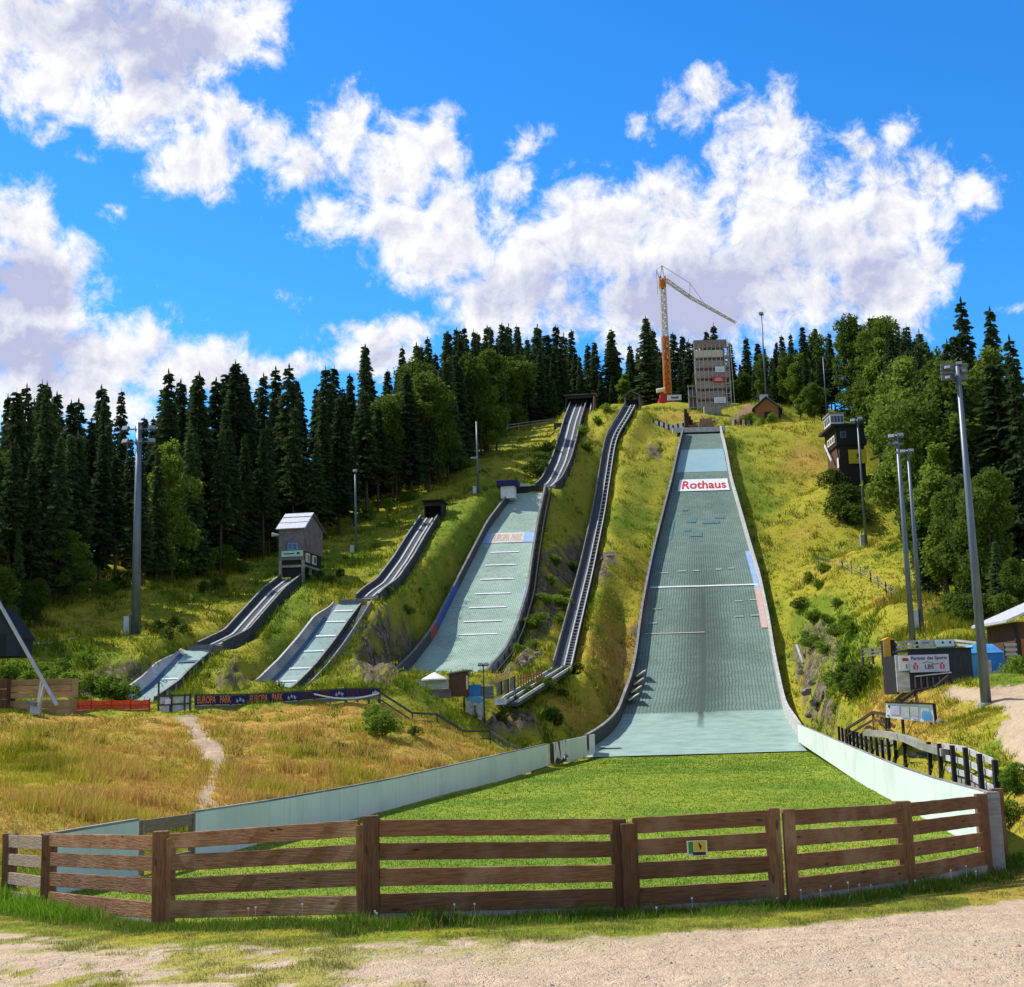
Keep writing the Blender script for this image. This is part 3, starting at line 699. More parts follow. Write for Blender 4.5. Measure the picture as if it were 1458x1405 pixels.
def wall_parts(ln, t, h, matl, matr, cap, thick=.14, rise=0.0, d0=None, lname='side_wall'):
    for side, mt in ((-1, matl), (1, matr)):
        part(lname, mt, t, lambda m: lane_loft(m, ln, [(.0, -.7), (.0, h), (thick, h), (thick + rise, -.9)], side, d0))
        part('wall_capping', cap, t, lambda m: lane_loft(m, ln, [(-.03, h + .003), (-.03, h + .07), (thick + .05, h + .07), (thick + .05, h + .003)], side, d0))
def flare_wall(ln, t, side, fl, h, mt, cap):
    def sw(m, prof):
        secs = []
        for d in np.linspace(ln.d0, ln.d1, 60):
            a, b, z = ln.at(d); x = a if side < 0 else b; k = .25 + .75 * float(sst(ln.d1 - d, 0, 5))
            secs.append([(x + side * dx * (.5 + .5 * k), d, z + (dz * k if dz > 0 else dz)) for dx, dz in prof])
        m.loft(secs)
    part('side_wall', mt, t, lambda m: sw(m, [(.0, .0), (fl * .45, h * .32), (fl, h), (fl + .1, h), (fl + .12, -.9), (.0, -.7)]))
    part('wall_capping', cap, t, lambda m: sw(m, [(fl - .03, h + .003), (fl - .03, h + .06), (fl + .14, h + .06), (fl + .14, h + .003)]))
def wall_posts(ln, t, side, h, mat, step=2.4, out=.3):
    for d in np.arange(ln.d0 + .5, ln.d1, step):
        a, b, z = ln.at(d); x = (a if side < 0 else b) + side * out
        part('wall_brace', mat, t, lambda m: m.bar((x, d, z - 1.3), (x, d, z + h - .1), .12, .12, (0, 1, 0)))

def inrun_parts(ln, t, wallm, capm, h=.75):
    part('inrun_bed', M['walldark'], t, lambda m: m.loft([[(ln.pt(0, d, 0)), ln.pt(1, d, 0), ln.pt(1, d, -.9), ln.pt(0, d, -.9)] for d in np.linspace(ln.d0, ln.d1, 50)]))
    for u in (.30, .66):
        part('inrun_track', M['rail'], t, lambda m: m.loft([[ln.pt(u, d, .01), ln.pt(u + .09, d, .01), ln.pt(u + .09, d, .09), ln.pt(u, d, .09)] for d in np.linspace(ln.d0 + .4, ln.d1, 50)]))
    for side in (-1, 1):
        part('inrun_wall', wallm, t, lambda m: lane_loft(m, ln, [(.0, -.95), (.0, h), (.10, h), (.10, -.95)], side, n=50))
        part('wall_capping', capm, t, lambda m: lane_loft(m, ln, [(-.02, h + .003), (-.02, h + .06), (.14, h + .06), (.14, h + .003)], side, n=50))

def takeoff_table(ri, ln, t):
    a0, a1 = ri.pt(0, ri.d0 + .2, -.03), ri.pt(1, ri.d0 + .2, -.03); b0, b1 = ln.pt(.05, ln.d1, .45), ln.pt(1.1, ln.d1, .45)
    dn = Vector((0, 0, -1.0))
    part('takeoff_table', M['greywood'], t, lambda m: m.loft([[a0, a1, a1 + dn, a0 + dn], [a0.lerp(b0, .5) - UPV * .05, a1.lerp(b1, .5) - UPV * .05, a1.lerp(b1, .5) + dn, a0.lerp(b0, .5) + dn], [b0, b1, b1 + dn, b0 + dn]]))
UPV = Vector((0, 0, 1))
# --- the large jump in the middle
t = thing('ski_jump', 'largest ski jump with the red lettered white panel across its grey green mat', 'ski jump', L_MAIN.pt(.5, L_MAIN.d0))
mat_surface(L_MAIN, 'landing_mat', M['mat_main'], t, 44)
for side, mt in ((-1, M['walldark']), (1, M['wallwhite'])):  # shaded left wall dark, sunlit right wall pale: light put into the colours
    part('side_wall', mt, t, lambda m: lane_loft(m, L_MAIN, [(.0, -.7), (.0, 1.15), (.16, 1.15), (.22, -.9)], side, 106.5))
    part('wall_capping', M['wallwood'] if side < 0 else M['wallwhite'], t, lambda m: lane_loft(m, L_MAIN, [(-.04, 1.153), (-.04, 1.23), (.22, 1.23), (.22, 1.153)], side, 106.5))
    wall_posts(L_MAIN, t, side, 1.1, M['walldark'])
line_at(L_MAIN, 'marker_line', M['white'], t, 835, 1003, .02, .985, .34)
for (y, u0, u1) in [(815,.06,.16),(813,.25,.33),(813,.4,.46),(812,.62,.68),(811,.74,.80),(858,.76,.83),(857,.89,.95),(880,.75,.82),(879,.88,.95),(886,.05,.12),(866,.06,.14)]:
    line_at(L_MAIN, 'mat_dash', M['mat_pale'], t, y, 1003, u0, u1, .28)
line_at(L_MAIN, 'faint_red_line', M['matred'], t, 901, 1003, .03, .50, .18)
da, db = L_MAIN.d_of_y(840, 1003), L_MAIN.d_of_y(787, 1003); dc = L_MAIN.d_of_y(897, 1003)
strip_on(L_MAIN, .952, .998, da, db, .09).build('blue_edge_strip', M['matblue'], t)
strip_on(L_MAIN, .948, .998, dc, da, .09).build('red_edge_strip', M['matred'], t)
for nm, mt, a, b in (('blue_wall_panel', M['wallblue'], da, db), ('red_wall_panel', M['wallred'], dc, da)):
    part(nm, mt, t, lambda m: lane_loft(m, L_MAIN, [(-.012, .15), (-.012, 1.1), (-.004, 1.1), (-.004, .15)], -1, a, b, 16))
d_lo, d_hi = L_MAIN.d_of_y(699.5, 1003), L_MAIN.d_of_y(683, 1003)
pan = strip_on(L_MAIN, .11, .955, d_lo, d_hi, .12, 6, 12).build('name_panel', M['white'], t)
vs, fs = text_geo('Rothaus', 1.0)
xs = [v.x for v in vs]; ys = [v.y for v in vs]; mx = MB()
mx.add([L_MAIN.pt(.17 + .74 * (v.x - min(xs)) / (max(xs) - min(xs)), d_lo + (d_hi - d_lo) * (.16 + .68 * (v.y - min(ys)) / (max(ys) - min(ys))), .16) for v in vs], fs)
mx.build('lettering', M['red'], pan)
# worn darker repair patches high on the mat
for (u0, u1, ya, yb) in [(.30,.42,738,744),(.10,.145,740,768),(.50,.72,742,746),(.66,.80,736,739),(.28,.36,752,756),(.36,.50,759,764),(.22,.30,724,727)]:
    strip_on(L_MAIN, u0, u1, L_MAIN.d_of_y(yb, 1003), L_MAIN.d_of_y(ya, 1003), .085, 3, 5).build('repair_patch', M['mat_patch'] if 'mat_patch' in M else M.setdefault('mat_patch', pm('dark repair mat', (.10, .20, .20, 1), (.07, .15, .16, 1), 2, .8)), t)
strip_on(L_MAIN, .02, .98, L_MAIN.d_of_y(672, 1003), L_MAIN.d_of_y(640, 1003), .055, 6, 20).build('blue_mat_band', pm('bluish ski mat', (.20, .36, .42, 1), (.26, .38, .40, 1), .8, .75, .1, (1, .3, 1)), t)
# take-off edge and the cleared table above it
a, b, z = L_MAIN.at(201)
part('takeoff_edge', M['wallwhite'], t, lambda m: m.box(((a + b) / 2 - .3, 202.4, z + .95), (b - a + 2.6, .7, .75)))
part('takeoff_gap_shade', M['black'], t, lambda m: m.box(((a + b) / 2, 202.9, z + .0), (b - a + 1.6, 1.2, 1.15)))  # black box stands in for the shade in the take-off gap
# pale mats leaning on the left wall near its foot
dm0, dm1 = L_MAIN.d_of_y(1001, 900), L_MAIN.d_of_y(967, 905)
for k, d in enumerate(np.linspace(dm0, dm1, 4)):
    p = L_MAIN.pt(0, d); part('folded_mat', M['cream'], t, lambda m: m.bar((p.x + .15, d, p.z + .25), (p.x + 1.15, d, p.z + .85), 1.5, .10, (0, 0, 1)))

# --- the medium jump
t = thing('ski_jump', 'medium ski jump with white distance lines and a faded coloured lettered band', 'ski jump', L_MID.pt(.5, L_MID.d0))
mat_surface(L_MID, 'landing_mat', M['mat_pale'], t, 30)
wall_parts(L_MID, t, 1.15, M['walldark'], M['wallwhite'], M['wallwood'], rise=.05)  # left wall's shade and right wall's sunlight are put into their board colours
wall_posts(L_MID, t, 1, 1.0, M['walldark'])
part('shadow_strip', M['black'], t, lambda m: lane_loft(m, L_MID, [(.75, -1.6), (.75, .85), (.86, .85), (.86, -1.9)], 1))  # black strip added where the right wall's shadow darkens the ground
for (y, u0, u1) in [(787,.24,.74),(805,.25,.76),(825,.26,.76),(845.5,.27,.76),(865,.27,.76),(884.5,.28,.76),(903,.28,.76)]:
    line_at(L_MID, 'distance_line', M['white'], t, y, (L_MID.at(L_MID.d_of_y(y, 720))[0] * 0 + 715), u0, u1, .26)
ya, yb = L_MID.d_of_y(898, 700), L_MID.d_of_y(836, 725); yc = L_MID.d_of_y(912, 690)
strip_on(L_MID, .945, .995, ya, yb, .09).build('blue_edge_strip', M['matblue'], t)
strip_on(L_MID, .93, .995, yc, ya, .09).build('red_edge_strip', M['matred'], t)
for nm, mt, a, b in (('blue_wall_panel', M['wallblue'], ya, yb), ('red_wall_panel', M['wallred'], yc, ya)):
    part(nm, mt, t, lambda m: lane_loft(m, L_MID, [(-.012, .1), (-.012, 1.12), (-.004, 1.12), (-.004, .1)], -1, a, b, 16))
d_lo, d_hi = L_MID.d_of_y(773, 730), L_MID.d_of_y(759, 735)
for u0, u1 in ((.02, .13), (.76, .96)):
    strip_on(L_MID, u0, u1, d_lo, d_hi, .09).build('faded_blue_panel', M['matblue'], t)
band = strip_on(L_MID, .13, .76, d_lo, d_hi, .09, 5, 12).build('faded_band', pm('faded cream band', (.56, .56, .50, 1), (.50, .50, .46, 1), 1.5, .8), t)
vs, fs = text_geo('EUROPA PARK', 1.0); xs = [v.x for v in vs]; ys = [v.y for v in vs]; mx = MB()
mx.add([L_MID.pt(.16 + .58 * (v.x - min(xs)) / (max(xs) - min(xs)), d_lo + (d_hi - d_lo) * (.12 + .76 * (v.y - min(ys)) / (max(ys) - min(ys))), .12) for v in vs], fs)
mx.build('faded_lettering', pm('faded orange letters', (.58, .38, .26, 1), (.50, .36, .28, 1), 1.5, .8), band)
inrun_parts(I_MID, t, M['walldark'], M['wallwood'], .6)
a, b, z = L_MID.at(170)
part('takeoff_edge', M['black'], t, lambda m: m.box(((a + b) / 2, 171.0, z + .55), (b - a + .3, 1.4, .95)))
part('takeoff_board', M['wallwhite'], t, lambda m: m.box((a + .9, 170.2, z + 1.1), (1.9, .5, .35)))
for d in np.arange(175, 222, 4.0):
    for u in (-.05, 1.05):
        p = I_MID.pt(u, d); part('support_post', M['darkwood'], t, lambda m: m.bar((p.x, d, p.z - 2.6), (p.x, d, p.z), .2, .2, (0, 1, 0)))

# --- the second smallest and the smallest
t = thing('ski_jump', 'narrow ski jump ending behind the navy banner fence, dark start box at its top', 'ski jump', L_SEC.pt(.5, L_SEC.d0))
mat_surface(L_SEC, 'landing_mat', M['mat_small'], t, 20)
flare_wall(L_SEC, t, -1, .62, .85, M['wallwood'], M['wallwhite']); flare_wall(L_SEC, t, 1, .10, .40, M['walldark'], M['wallwood'])
part('outer_walkway', M['walldark'], t, lambda m: lane_loft(m, L_SEC, [(.28, -.9), (.28, -.05), (1.05, -.05), (1.05, -.9)], 1))
part('walkway_rail', M['wallwood'], t, lambda m: lane_loft(m, L_SEC, [(1.06, -.9), (1.06, .35), (1.16, .35), (1.16, -.9)], 1))
part('blue_wall_panel', M['wallteal'], t, lambda m: lane_loft(m, L_SEC, [(-.03, .03), (.20, .26), (.19, .27), (-.04, .04)], -1, 105.5, 119, 24))
for y in (872, 887, 907, 928, 952, 970):
    line_at(L_SEC, 'distance_line', M['white'], t, y, 450, .1, .9, .22)
inrun_parts(I_SEC, t, M['walldark'], M['wallwood'], .42); takeoff_table(I_SEC, L_SEC, t)
t = thing('ski_jump', 'smallest ski jump at the far left, running down to the orange mesh barrier', 'ski jump', L_SML.pt(.5, L_SML.d0))
mat_surface(L_SML, 'landing_mat', M['mat_small'], t, 16)
flare_wall(L_SML, t, -1, .75, .8, M['wallwhite'], M['wallwhite']); flare_wall(L_SML, t, 1, .10, .40, M['walldark'], M['wallwood'])
wall_posts(L_SML, t, 1, .45, M['wallwood'], 1.3, .24)
part('blue_wall_panel', M['wallteal'], t, lambda m: lane_loft(m, L_SML, [(-.03, .03), (.26, .24), (.25, .25), (-.04, .04)], -1, 97, 105.5, 24))
line_at(L_SML, 'distance_line', M['wallteal'], t, 943, 270, .05, .95, .35)
line_at(L_SML, 'distance_line', M['white'], t, 968, 240, .1, .9, .2)
inrun_parts(I_SML, t, M['walldark'], M['wallwood'], .42); takeoff_table(I_SML, L_SML, t)

# --- the stair lift track climbing between the medium and the large jump
t = thing('lift_track', 'long lift track with ladder rails climbing the grassy ridge between the two big jumps', 'lift', LIFT.pt(.5, LIFT.d0))
part('chute', M['walldark'], t, lambda m: m.loft([[LIFT.pt(0, d, .1), LIFT.pt(.52, d, .1), LIFT.pt(.52, d, -.9), LIFT.pt(0, d, -.9)] for d in np.linspace(LIFT.d0, LIFT.d1, 60)]))
part('chute_wall', M['wallwood'], t, lambda m: lane_loft(m, LIFT, [(.0, -.9), (.0, .75), (.1, .75), (.1, -.9)], -1))
part('sleeper_bed', M['black'], t, lambda m: m.loft([[LIFT.pt(.56, d, .03), LIFT.pt(1.0, d, .03), LIFT.pt(1.0, d, -.9), LIFT.pt(.56, d, -.9)] for d in np.linspace(LIFT.d0, LIFT.d1, 60)]))
for u in (.56, .97):
    part('rail', M['rail'], t, lambda m: m.loft([[LIFT.pt(u, d, .05), LIFT.pt(u + .07, d, .05), LIFT.pt(u + .07, d, .32), LIFT.pt(u, d, .32)] for d in np.linspace(LIFT.d0, LIFT.d1, 60)]))
for d in np.linspace(LIFT.d0 + .4, LIFT.d1, 84):
    part('rung', M['rail'], t, lambda m: m.bar(LIFT.pt(.62, d, .16), LIFT.pt(.98, d, .16), .18, .08))
# lower part of the track on posts, turning towards the landing
lp0 = LIFT.pt(.5, LIFT.d0); lp1 = P(722, 1001, 103)
def bridge(m):
    m.bar(lp0 + Vector((0, .3, -.15)), lp1 + Vector((0, 0, -.15)), 1.7, .22)
part('bridge_deck', M['walldark'], t, bridge)
dirb = (lp1 - lp0).normalized(); sdb = dirb.cross(Vector((0, 0, 1))).normalized()
for s_ in (-.8, .0, .8):
    part('rail', M['rail'], t, lambda m: m.bar(lp0 + sdb * s_ + Vector((0, .3, .12)), lp1 + sdb * s_ + Vector((0, 0, .12)), .12, .22))
for k in np.linspace(.03, .6, 16):
    c = lp0.lerp(lp1, k); part('rung', M['rail'], t, lambda m: m.bar(c + sdb * .0 + Vector((0, .3 * (1 - k), .06)), c + sdb * .8 + Vector((0, .3 * (1 - k), .06)), .22, .08))
for k in (.30, .48, .66, .84):
    c = lp0.lerp(lp1, k)
    for s_ in (.55,):
        q = c + sdb * s_; zg = hz(q.x, q.y)
        part('support_post', M['black'], t, lambda m: m.bar((q.x, q.y, zg - .3), (q.x, q.y, q.z - .2), .22, .22, (0, 1, 0)))

# ------------------------------------------------------------------ white boards round the outrun
def board_run(m, pts, h, th=.06):
    """pts: list of (top point); boards hang h below"""
    up = Vector((0, 0, 1))
    for a, b in zip(pts[:-1], pts[1:]):
        d = (b - a); nrm = Vector((d.y, -d.x, 0)).normalized() * th
        m.prism([a, b, b - up * h, a - up * h], nrm)
def left_top(px, py):
    tt_ = (px - 729) / F; d = 15.4 / (.2066 - tt_); return P(px, py, d)
def right_top(px, py):
    tt_ = (px - 729) / F; d = 6.02 / (tt_ - .158); return P(px, py, d)
t = thing('barrier_wall', 'long shaded white board wall along the left edge of the mown outrun', 'barrier', left_top(275, 1160) - Vector((0, 0, 1.2)))
LT = [left_top(*q) for q in [(276,1157),(380,1141.5),(480,1124),(560,1109),(640,1091),(710,1075),(779,1059.5)]]
for a, b in zip(LT[:-1], LT[1:]):
    part('board_panel', M['board'], t, lambda m: board_run(m, [a, b - (b - a).normalized() * .012], 1.32))
for a, b in zip(LT[:-1], LT[1:]):
    part('top_batten', M['wallwood'], t, lambda m: m.bar(a + Vector((0, 0, .03)), b + Vector((0, 0, .03)), .12, .05))
    part('foot_rail', M['black'], t, lambda m: m.bar(a - Vector((.12, 0, 1.26)), b - Vector((.12, 0, 1.26)), .16, .2))
LT2 = [left_top(*q) for q in [(62,1191),(125,1180),(195,1168.5)]]
t = thing('barrier_wall', 'short white board wall behind the weathered left end of the timber fence', 'barrier', LT2[0] - Vector((0, 0, 1.2)))
for a, b in zip(LT2[:-1], LT2[1:]):
    part('board_panel', M['board'], t, lambda m: board_run(m, [a, b - (b - a).normalized() * .012], 1.35))
for a, b in zip(LT2[:-1], LT2[1:]):
    part('top_batten', M['wallwood'], t, lambda m: m.bar(a + Vector((0, 0, .03)), b + Vector((0, 0, .03)), .12, .05))
t = thing('wooden_gate', 'open timber gate frame filling the gap in the left white board wall', 'gate', left_top(200, 1168) - Vector((0, 0, 1.2)))
ga, gb = left_top(197, 1168), left_top(274, 1157.5)
part('top_rail', M['fence_pale'], t, lambda m: m.bar(ga - Vector((0, 0, .16)), gb - Vector((0, 0, .16)), .07, .30))
for k in (.03, .97):
    q = ga.lerp(gb, k); part('gate_post', M['fence_pale'], t, lambda m: m.bar(q + Vector((0, .08, 0)), q + Vector((0, .08, -1.3)), .14, .14, (0, 1, 0)))
part('bottom_rail', M['fence_pale'], t, lambda m: m.bar(ga - Vector((0, 0, 1.0)), gb - Vector((0, 0, 1.0)), .06, .16))
LT3 = [left_top(805, 1053.5), left_top(834, 1047.5)]; LT4 = [left_top(838.5, 1046.5), left_top(845.5, 1045)]
t = thing('barrier_wall', 'short white board wall ending against the left foot of the large jump', 'barrier', LT3[0] - Vector((0, 0, 1.2)))
part('board_panel', M['board'], t, lambda m: board_run(m, LT3, 1.5)); part('board_panel', M['white'], t, lambda m: board_run(m, LT4, 1.5))
q0 = left_top(781, 1060); q1 = left_top(804, 1054)
t = thing('white_banner', 'crumpled white banner hanging in the gap by the foot of the large jump', 'banner', q0 - Vector((0, 0, 1.4)))
for k in (0.0, .32): 
    q = q0.lerp(q1, k); part('frame_post', M['cream'], t, lambda m: m.bar(q + Vector((0, 0, .05)), q + Vector((0, 0, -1.5)), .16, .1, (0, 1, 0)))
part('frame_back', M['darkwood'], t, lambda m: board_run(m, [q0 + Vector((0, .3, 0)), q1 + Vector((0, .3, 0))], 1.4))
def crumple(m):
    vs = []; fs = []; n = 16
    for k in range(n + 1):
        c = q0.lerp(q1, .30 + .72 * k / n); wv = .16 * math.sin(k * 1.9) + .1 * math.sin(k * 3.7)
        cut = .55 * max(0, math.sin(k * .62 + .2)) 
        for j, zz in enumerate((.05, -.4, -.9, -1.35 + cut)):
            vs.append(c + Vector((wv * (.3 + .3 * j), -.15 + wv * j * .3, zz)))
    for k in range(n):
        if k in (6, 7, 8): continue
        for j in range(3):
            i = k * 4 + j; fs.append((i, i + 1, i + 5, i + 4))
    m.add(vs, fs)
part('banner_cloth', M['cloth'], t, crumple, True)
t = thing('barrier_wall', 'long bright white board wall along the right edge of the mown outrun', 'barrier', right_top(1280, 1093) - Vector((0, 0, 1.3)))
RT = [right_top(*q) for q in [(1135.5,1030.5),(1160,1041),(1200,1058.5),(1240,1075.5),(1280,1092),(1330,1109),(1380,1122.5),(1423,1134.5)]]
for a, b in zip(RT[:-1], RT[1:]):
    part('board_panel', M['board_r'], t, lambda m: board_run(m, [a, b - (b - a).normalized() * .012], 1.42, -.06))
for a, b in zip(RT[:-1], RT[1:]):
    part('top_batten', M['wallwood'], t, lambda m: m.bar(a + Vector((.05, 0, .02)), b + Vector((.05, 0, .02)), .08, .04))
# small white board laid on the mat by the left wall
q = P(868, 1064.5, 107.2); tag(part('loose_board', M['white'], None, lambda m: m.bar(q + Vector((-.75, 0, .08)), q + Vector((.8, .1, .12)), .5, .05)), 'loose white board lying on the mat at the foot of the large jump', 'board')

# ------------------------------------------------------------------ the timber fence in the foreground
def fpost(t, p, h, wd=.2, mat=None, lean=0.0):
    part('post', mat or M['fence_v'], t, lambda m: m.bar(p + Vector((0, 0, -.25)), p + Vector((lean, 0, h)), wd, .16, (0, 1, 0), 8, .003), bevel=.012)
def frails(t, a, b, hts, mat, gap=.0, th=.05):
    d = (b - a).normalized(); L = (b - a).length; nrm = Vector((d.y, -d.x, 0)).normalized()
    for (z0, z1) in hts:
        j = random.uniform(-.012, .012); j2 = random.uniform(-.012, .012)
        part('rail', mat, t, lambda m: m.bar(a + d * gap + nrm * .03 + Vector((0, 0, (z0 + z1) / 2 + j)), b - d * gap + nrm * .03 + Vector((0, 0, (z0 + z1) / 2 + j2)), th, z1 - z0, (0, 0, 1), 14, .004), bevel=.006)
def fbase(t, a, b, h=.13):
    d = (b - a).normalized()
    part('concrete_base', M['concrete'], t, lambda m: m.bar(a + Vector((0, .04, h / 2 - .2)), b + Vector((0, .04, h / 2 - .2)), .16, h + .4, (0, 0, 1), 8, .006), bevel=.01)
HT = [(.115, .37), (.475, .715), (.82, 1.05), (1.14, 1.365)]
fp = fence_pts
t = thing('wooden_fence', 'weathered pale end of the brown timber fence beside the white boards, far left', 'fence', fp[1])
fpost(t, fp[0], 1.36, .26); fpost(t, fp[1] , 1.36, .24)
frails(t, fp[0], fp[1], [(.05, .28), (.40, .62), (.76, .97), (1.09, 1.33)], M['fence_pale'], .05); fbase(t, fp[0], fp[1], .06)
t = thing('wooden_fence', 'brown timber fence length with a greyed top rail, left of the left gate', 'fence', fp[2])
fpost(t, fp[2], 1.42, .24)
frails(t, fp[1], fp[2], HT, M['fence'], .12); fbase(t, fp[1], fp[2], .11)
t = thing('wooden_gate', 'left brown timber gate leaf beside the tallest fence post', 'gate', fp[2].lerp(fp[3], .5))
ga, gb = fp[2].lerp(fp[3], .055), fp[2].lerp(fp[3], .955)
for q in (ga, gb): part('stile', M['fence_v'], t, lambda m: m.bar(q + Vector((0, -.03, .06)), q + Vector((0, -.03, 1.30)), .13, .07, (0, 1, 0), 6, .003), bevel=.008)
frails(t, ga, gb, HT, M['fence'], .0); 
t = thing('wooden_fence', 'middle brown timber fence length between the two gates, tall post at its left', 'fence', fp[3])
fpost(t, fp[3], 1.42, .22); fpost(t, fp[4], 1.36, .24)
fpost(t, fp[4] + Vector((.13, -.1, 0)), 1.30, .2)
frails(t, fp[3], fp[4], HT, M['fence'], .10); fbase(t, fp[3], fp[4])
t = thing('wooden_gate', 'right brown timber gate leaf carrying the small yellow sign', 'gate', fp[4].lerp(fp[5], .5))
ga, gb = fp[4].lerp(fp[5], .085), fp[4].lerp(fp[5], .945)
for q in (ga, gb): part('stile', M['fence_v'], t, lambda m: m.bar(q + Vector((0, -.03, .04)), q + Vector((0, -.03, 1.30)), .15, .07, (0, 1, 0), 6, .003), bevel=.008)
frails(t, ga, gb, HT, M['fence'], .0)
gate_r = (ga, gb)
t = thing('wooden_fence', 'right brown timber fence lengths curving round to the bright white boards', 'fence', fp[6])
fpost(t, fp[5] + Vector((-.06, 0, 0)), 1.40, .16); fpost(t, fp[5] + Vector((.16, .03, 0)), 1.38, .18); fpost(t, fp[6], 1.40, .26)
fpost(t, fp[7] , 1.38, .2); fpost(t, fp[7] + Vector((.26, .15, 0)), 1.40, .24, M['wallwood']); fpost(t, fp[8], 1.42, .24)
for a, b in ((5, 6), (6, 7)): frails(t, fp[a], fp[b], HT, M['fence'], .12); fbase(t, fp[a], fp[b])
frails(t, fp[7], fp[8], [(.05, 1.32)], M['fence_pale'], .2)
fbase(t, fp[4], fp[5])
c = gate_r[0].lerp(gate_r[1], .455) + Vector((0, -.085, .885))
t = thing('small_sign', 'small square yellow and green sign on the right gate', 'sign', c - Vector((0, 0, .1)))
part('plate', M['cream'], t, lambda m: m.box(c, (.30, .015, .22)))
part('yellow_field', M['yellow'], t, lambda m: m.box(c + Vector((.045, -.011, .03)), (.17, .006, .14)))
part('green_field', M['green'], t, lambda m: m.box(c + Vector((-.09, -.011, .01)), (.07, .006, .17)))
part('dark_strip', M['slate'], t, lambda m: m.box(c + Vector((.03, -.011, -.075)), (.19, .006, .045)))
part('symbol', M['darkwood'], t, lambda m: m.prism([c + Vector((.02, -.018, .09)), c + Vector((.07, -.018, .03)), c + Vector((.05, -.018, -.02)), c + Vector((.03, -.018, .03))], (0, .003, 0)))

# ------------------------------------------------------------------ poles and floodlights
def pole(name, label, cat, base, top, r0, r1, mat, heads=None, box=False, collar=True):
    """base: (px,py,d); top: photo row of the tip"""
    b = P(*base); h = P(base[0], top, base[2]).z - b.z
    b = Vector((b.x, b.y, min(b.z, hz(b.x, b.y)) )); h = P(base[0], top, base[2]).z - b.z
    t = thing(name, label, cat, b)
    part('mast', mat, t, lambda m: m.tube([b - Vector((0, 0, .3)), b + Vector((0, 0, h * .5)), b + Vector((0, 0, h))], [r0, (r0 + r1) / 2, r1], 12), True)
    if collar: part('foot_collar', M['concrete'], t, lambda m: m.tube([b - Vector((0, 0, .3)), b + Vector((0, 0, .25))], [r0 * 1.7, r0 * 1.5], 12))
    if box: part('control_box', M['steel_light'], t, lambda m: m.box(b + Vector((-r0 - .28, -.1, .95 * box)), (.45, .4, 1.4 * box)), bevel=.02)
    T = b + Vector((0, 0, h))
    for (dx, dz, s_, az_) in (heads or []):
        q = T + Vector((dx, 0, dz)); Mz = Matrix.Rotation(az_, 3, 'Z') @ Matrix.Rotation(R(-28), 3, 'X')
        lampo = part('floodlight', M['steel'], t, lambda m: m.box(q, (s_, s_ * .45, s_ * .7), Mz), bevel=s_ * .06)
        part('lens', M['lamp'], lampo, lambda m: m.box(q + Mz @ Vector((0, -s_ * .235, 0)), (s_ * .84, .02, s_ * .56), Mz))
    if heads:
        xs_ = [a for a, _, _, _ in heads]; zs_ = sorted(set(z for _, z, _, _ in heads))
        for z_ in zs_:
            part('cross_arm', mat, t, lambda m: m.bar(T + Vector((min(xs_) - .2, .18, z_)), T + Vector((max(xs_) + .2, .18, z_)), .1, .1))
    return t, b, T
pole('floodlight_pole', 'tall dark floodlight pole with two rows of lamps on the left slope', 'floodlight', (193,906,110), 602, .42, .22, M['steel'],
     [(dx, dz, .62, .3 * dx) for dz in (-.5, -1.6) for dx in (-1.1, .0, 1.1)], box=1.1)
pole('light_pole', 'thin pole with a small white box at its foot, right of the grey hut', 'pole', (507,789,150), 668, .14, .08, M['steel'], [(0, -.2, .5, 0)], box=.6, collar=False)
tp, b_, T_ = pole('light_pole', 'thin pole with one side lamp and a slanting stay above the medium jump', 'pole', (681,705,168), 600, .17, .10, M['steel'], None, box=.7, collar=False)
q = P(675, 652, 168); c_ = Vector((b_.x, b_.y, q.z))
part('lamp_arm', M['steel'], tp, lambda m: m.bar(c_, q, .1, .1)); part('lamp_head', M['lamp'], tp, lambda m: m.box(q, (.9, .5, .22)), bevel=.04)
part('stay', M['steel'], tp, lambda m: m.tube([c_ - Vector((0, 0, .6)), P(712, 688, 167)], .05, 6))
pole('floodlight_pole', 'tallest grey floodlight pole standing on the grass beside the gravel path, far right', 'floodlight', (1405,1010,50), 520, .20, .085, M['steel'],
     [(-.38, -.05, .22, -.5), (-.04, -.35, .22, -.3), (.06, .1, .22, -.1), (-.40, -.45, .20, -.6), (.2, -.2, .20, .2)])
pole('floodlight_pole', 'taller of the two slim floodlight poles behind the sponsor sign', 'floodlight', (1300,918,75), 618, .185, .09, M['steel'], [(-.3, -.1, .36, -.4), (.2, -.05, .36, -.1), (-.1, -.5, .32, -.3)])
pole('floodlight_pole', 'shorter of the two slim floodlight poles behind the sponsor sign', 'floodlight', (1312,891,85), 640, .17, .085, M['steel'], [(-.3, -.1, .36, -.3), (.2, -.05, .36, 0)], box=.8)
pole('floodlight_pole', 'grey floodlight pole in front of the dark judges tower', 'floodlight', (1234,780,150), 597, .18, .10, M['steel'], [(-.5, -.1, .6, -.6), (.3, .1, .6, -.1)], box=.9)
pole('floodlight_pole', 'thin pole with a dark lamp on top, standing by the little hut at the crest', 'floodlight', (1090.5,557,226), 447, .19, .11, M['steel'], [(0, .1, .8, .2)], collar=False)
pole('lamp_post', 'short lamp post at the foot of the medium jump', 'lamp post', (688.5,968,101), 946, .07, .05, M['walldark'], [(-.22, 0, .35, 0), (.22, 0, .35, 0)], collar=False)
pole('light_pole', 'bare thin pole among the trees right of the crest hut', 'pole', (1178,600,208), 508, .10, .06, M['steel'], collar=False)

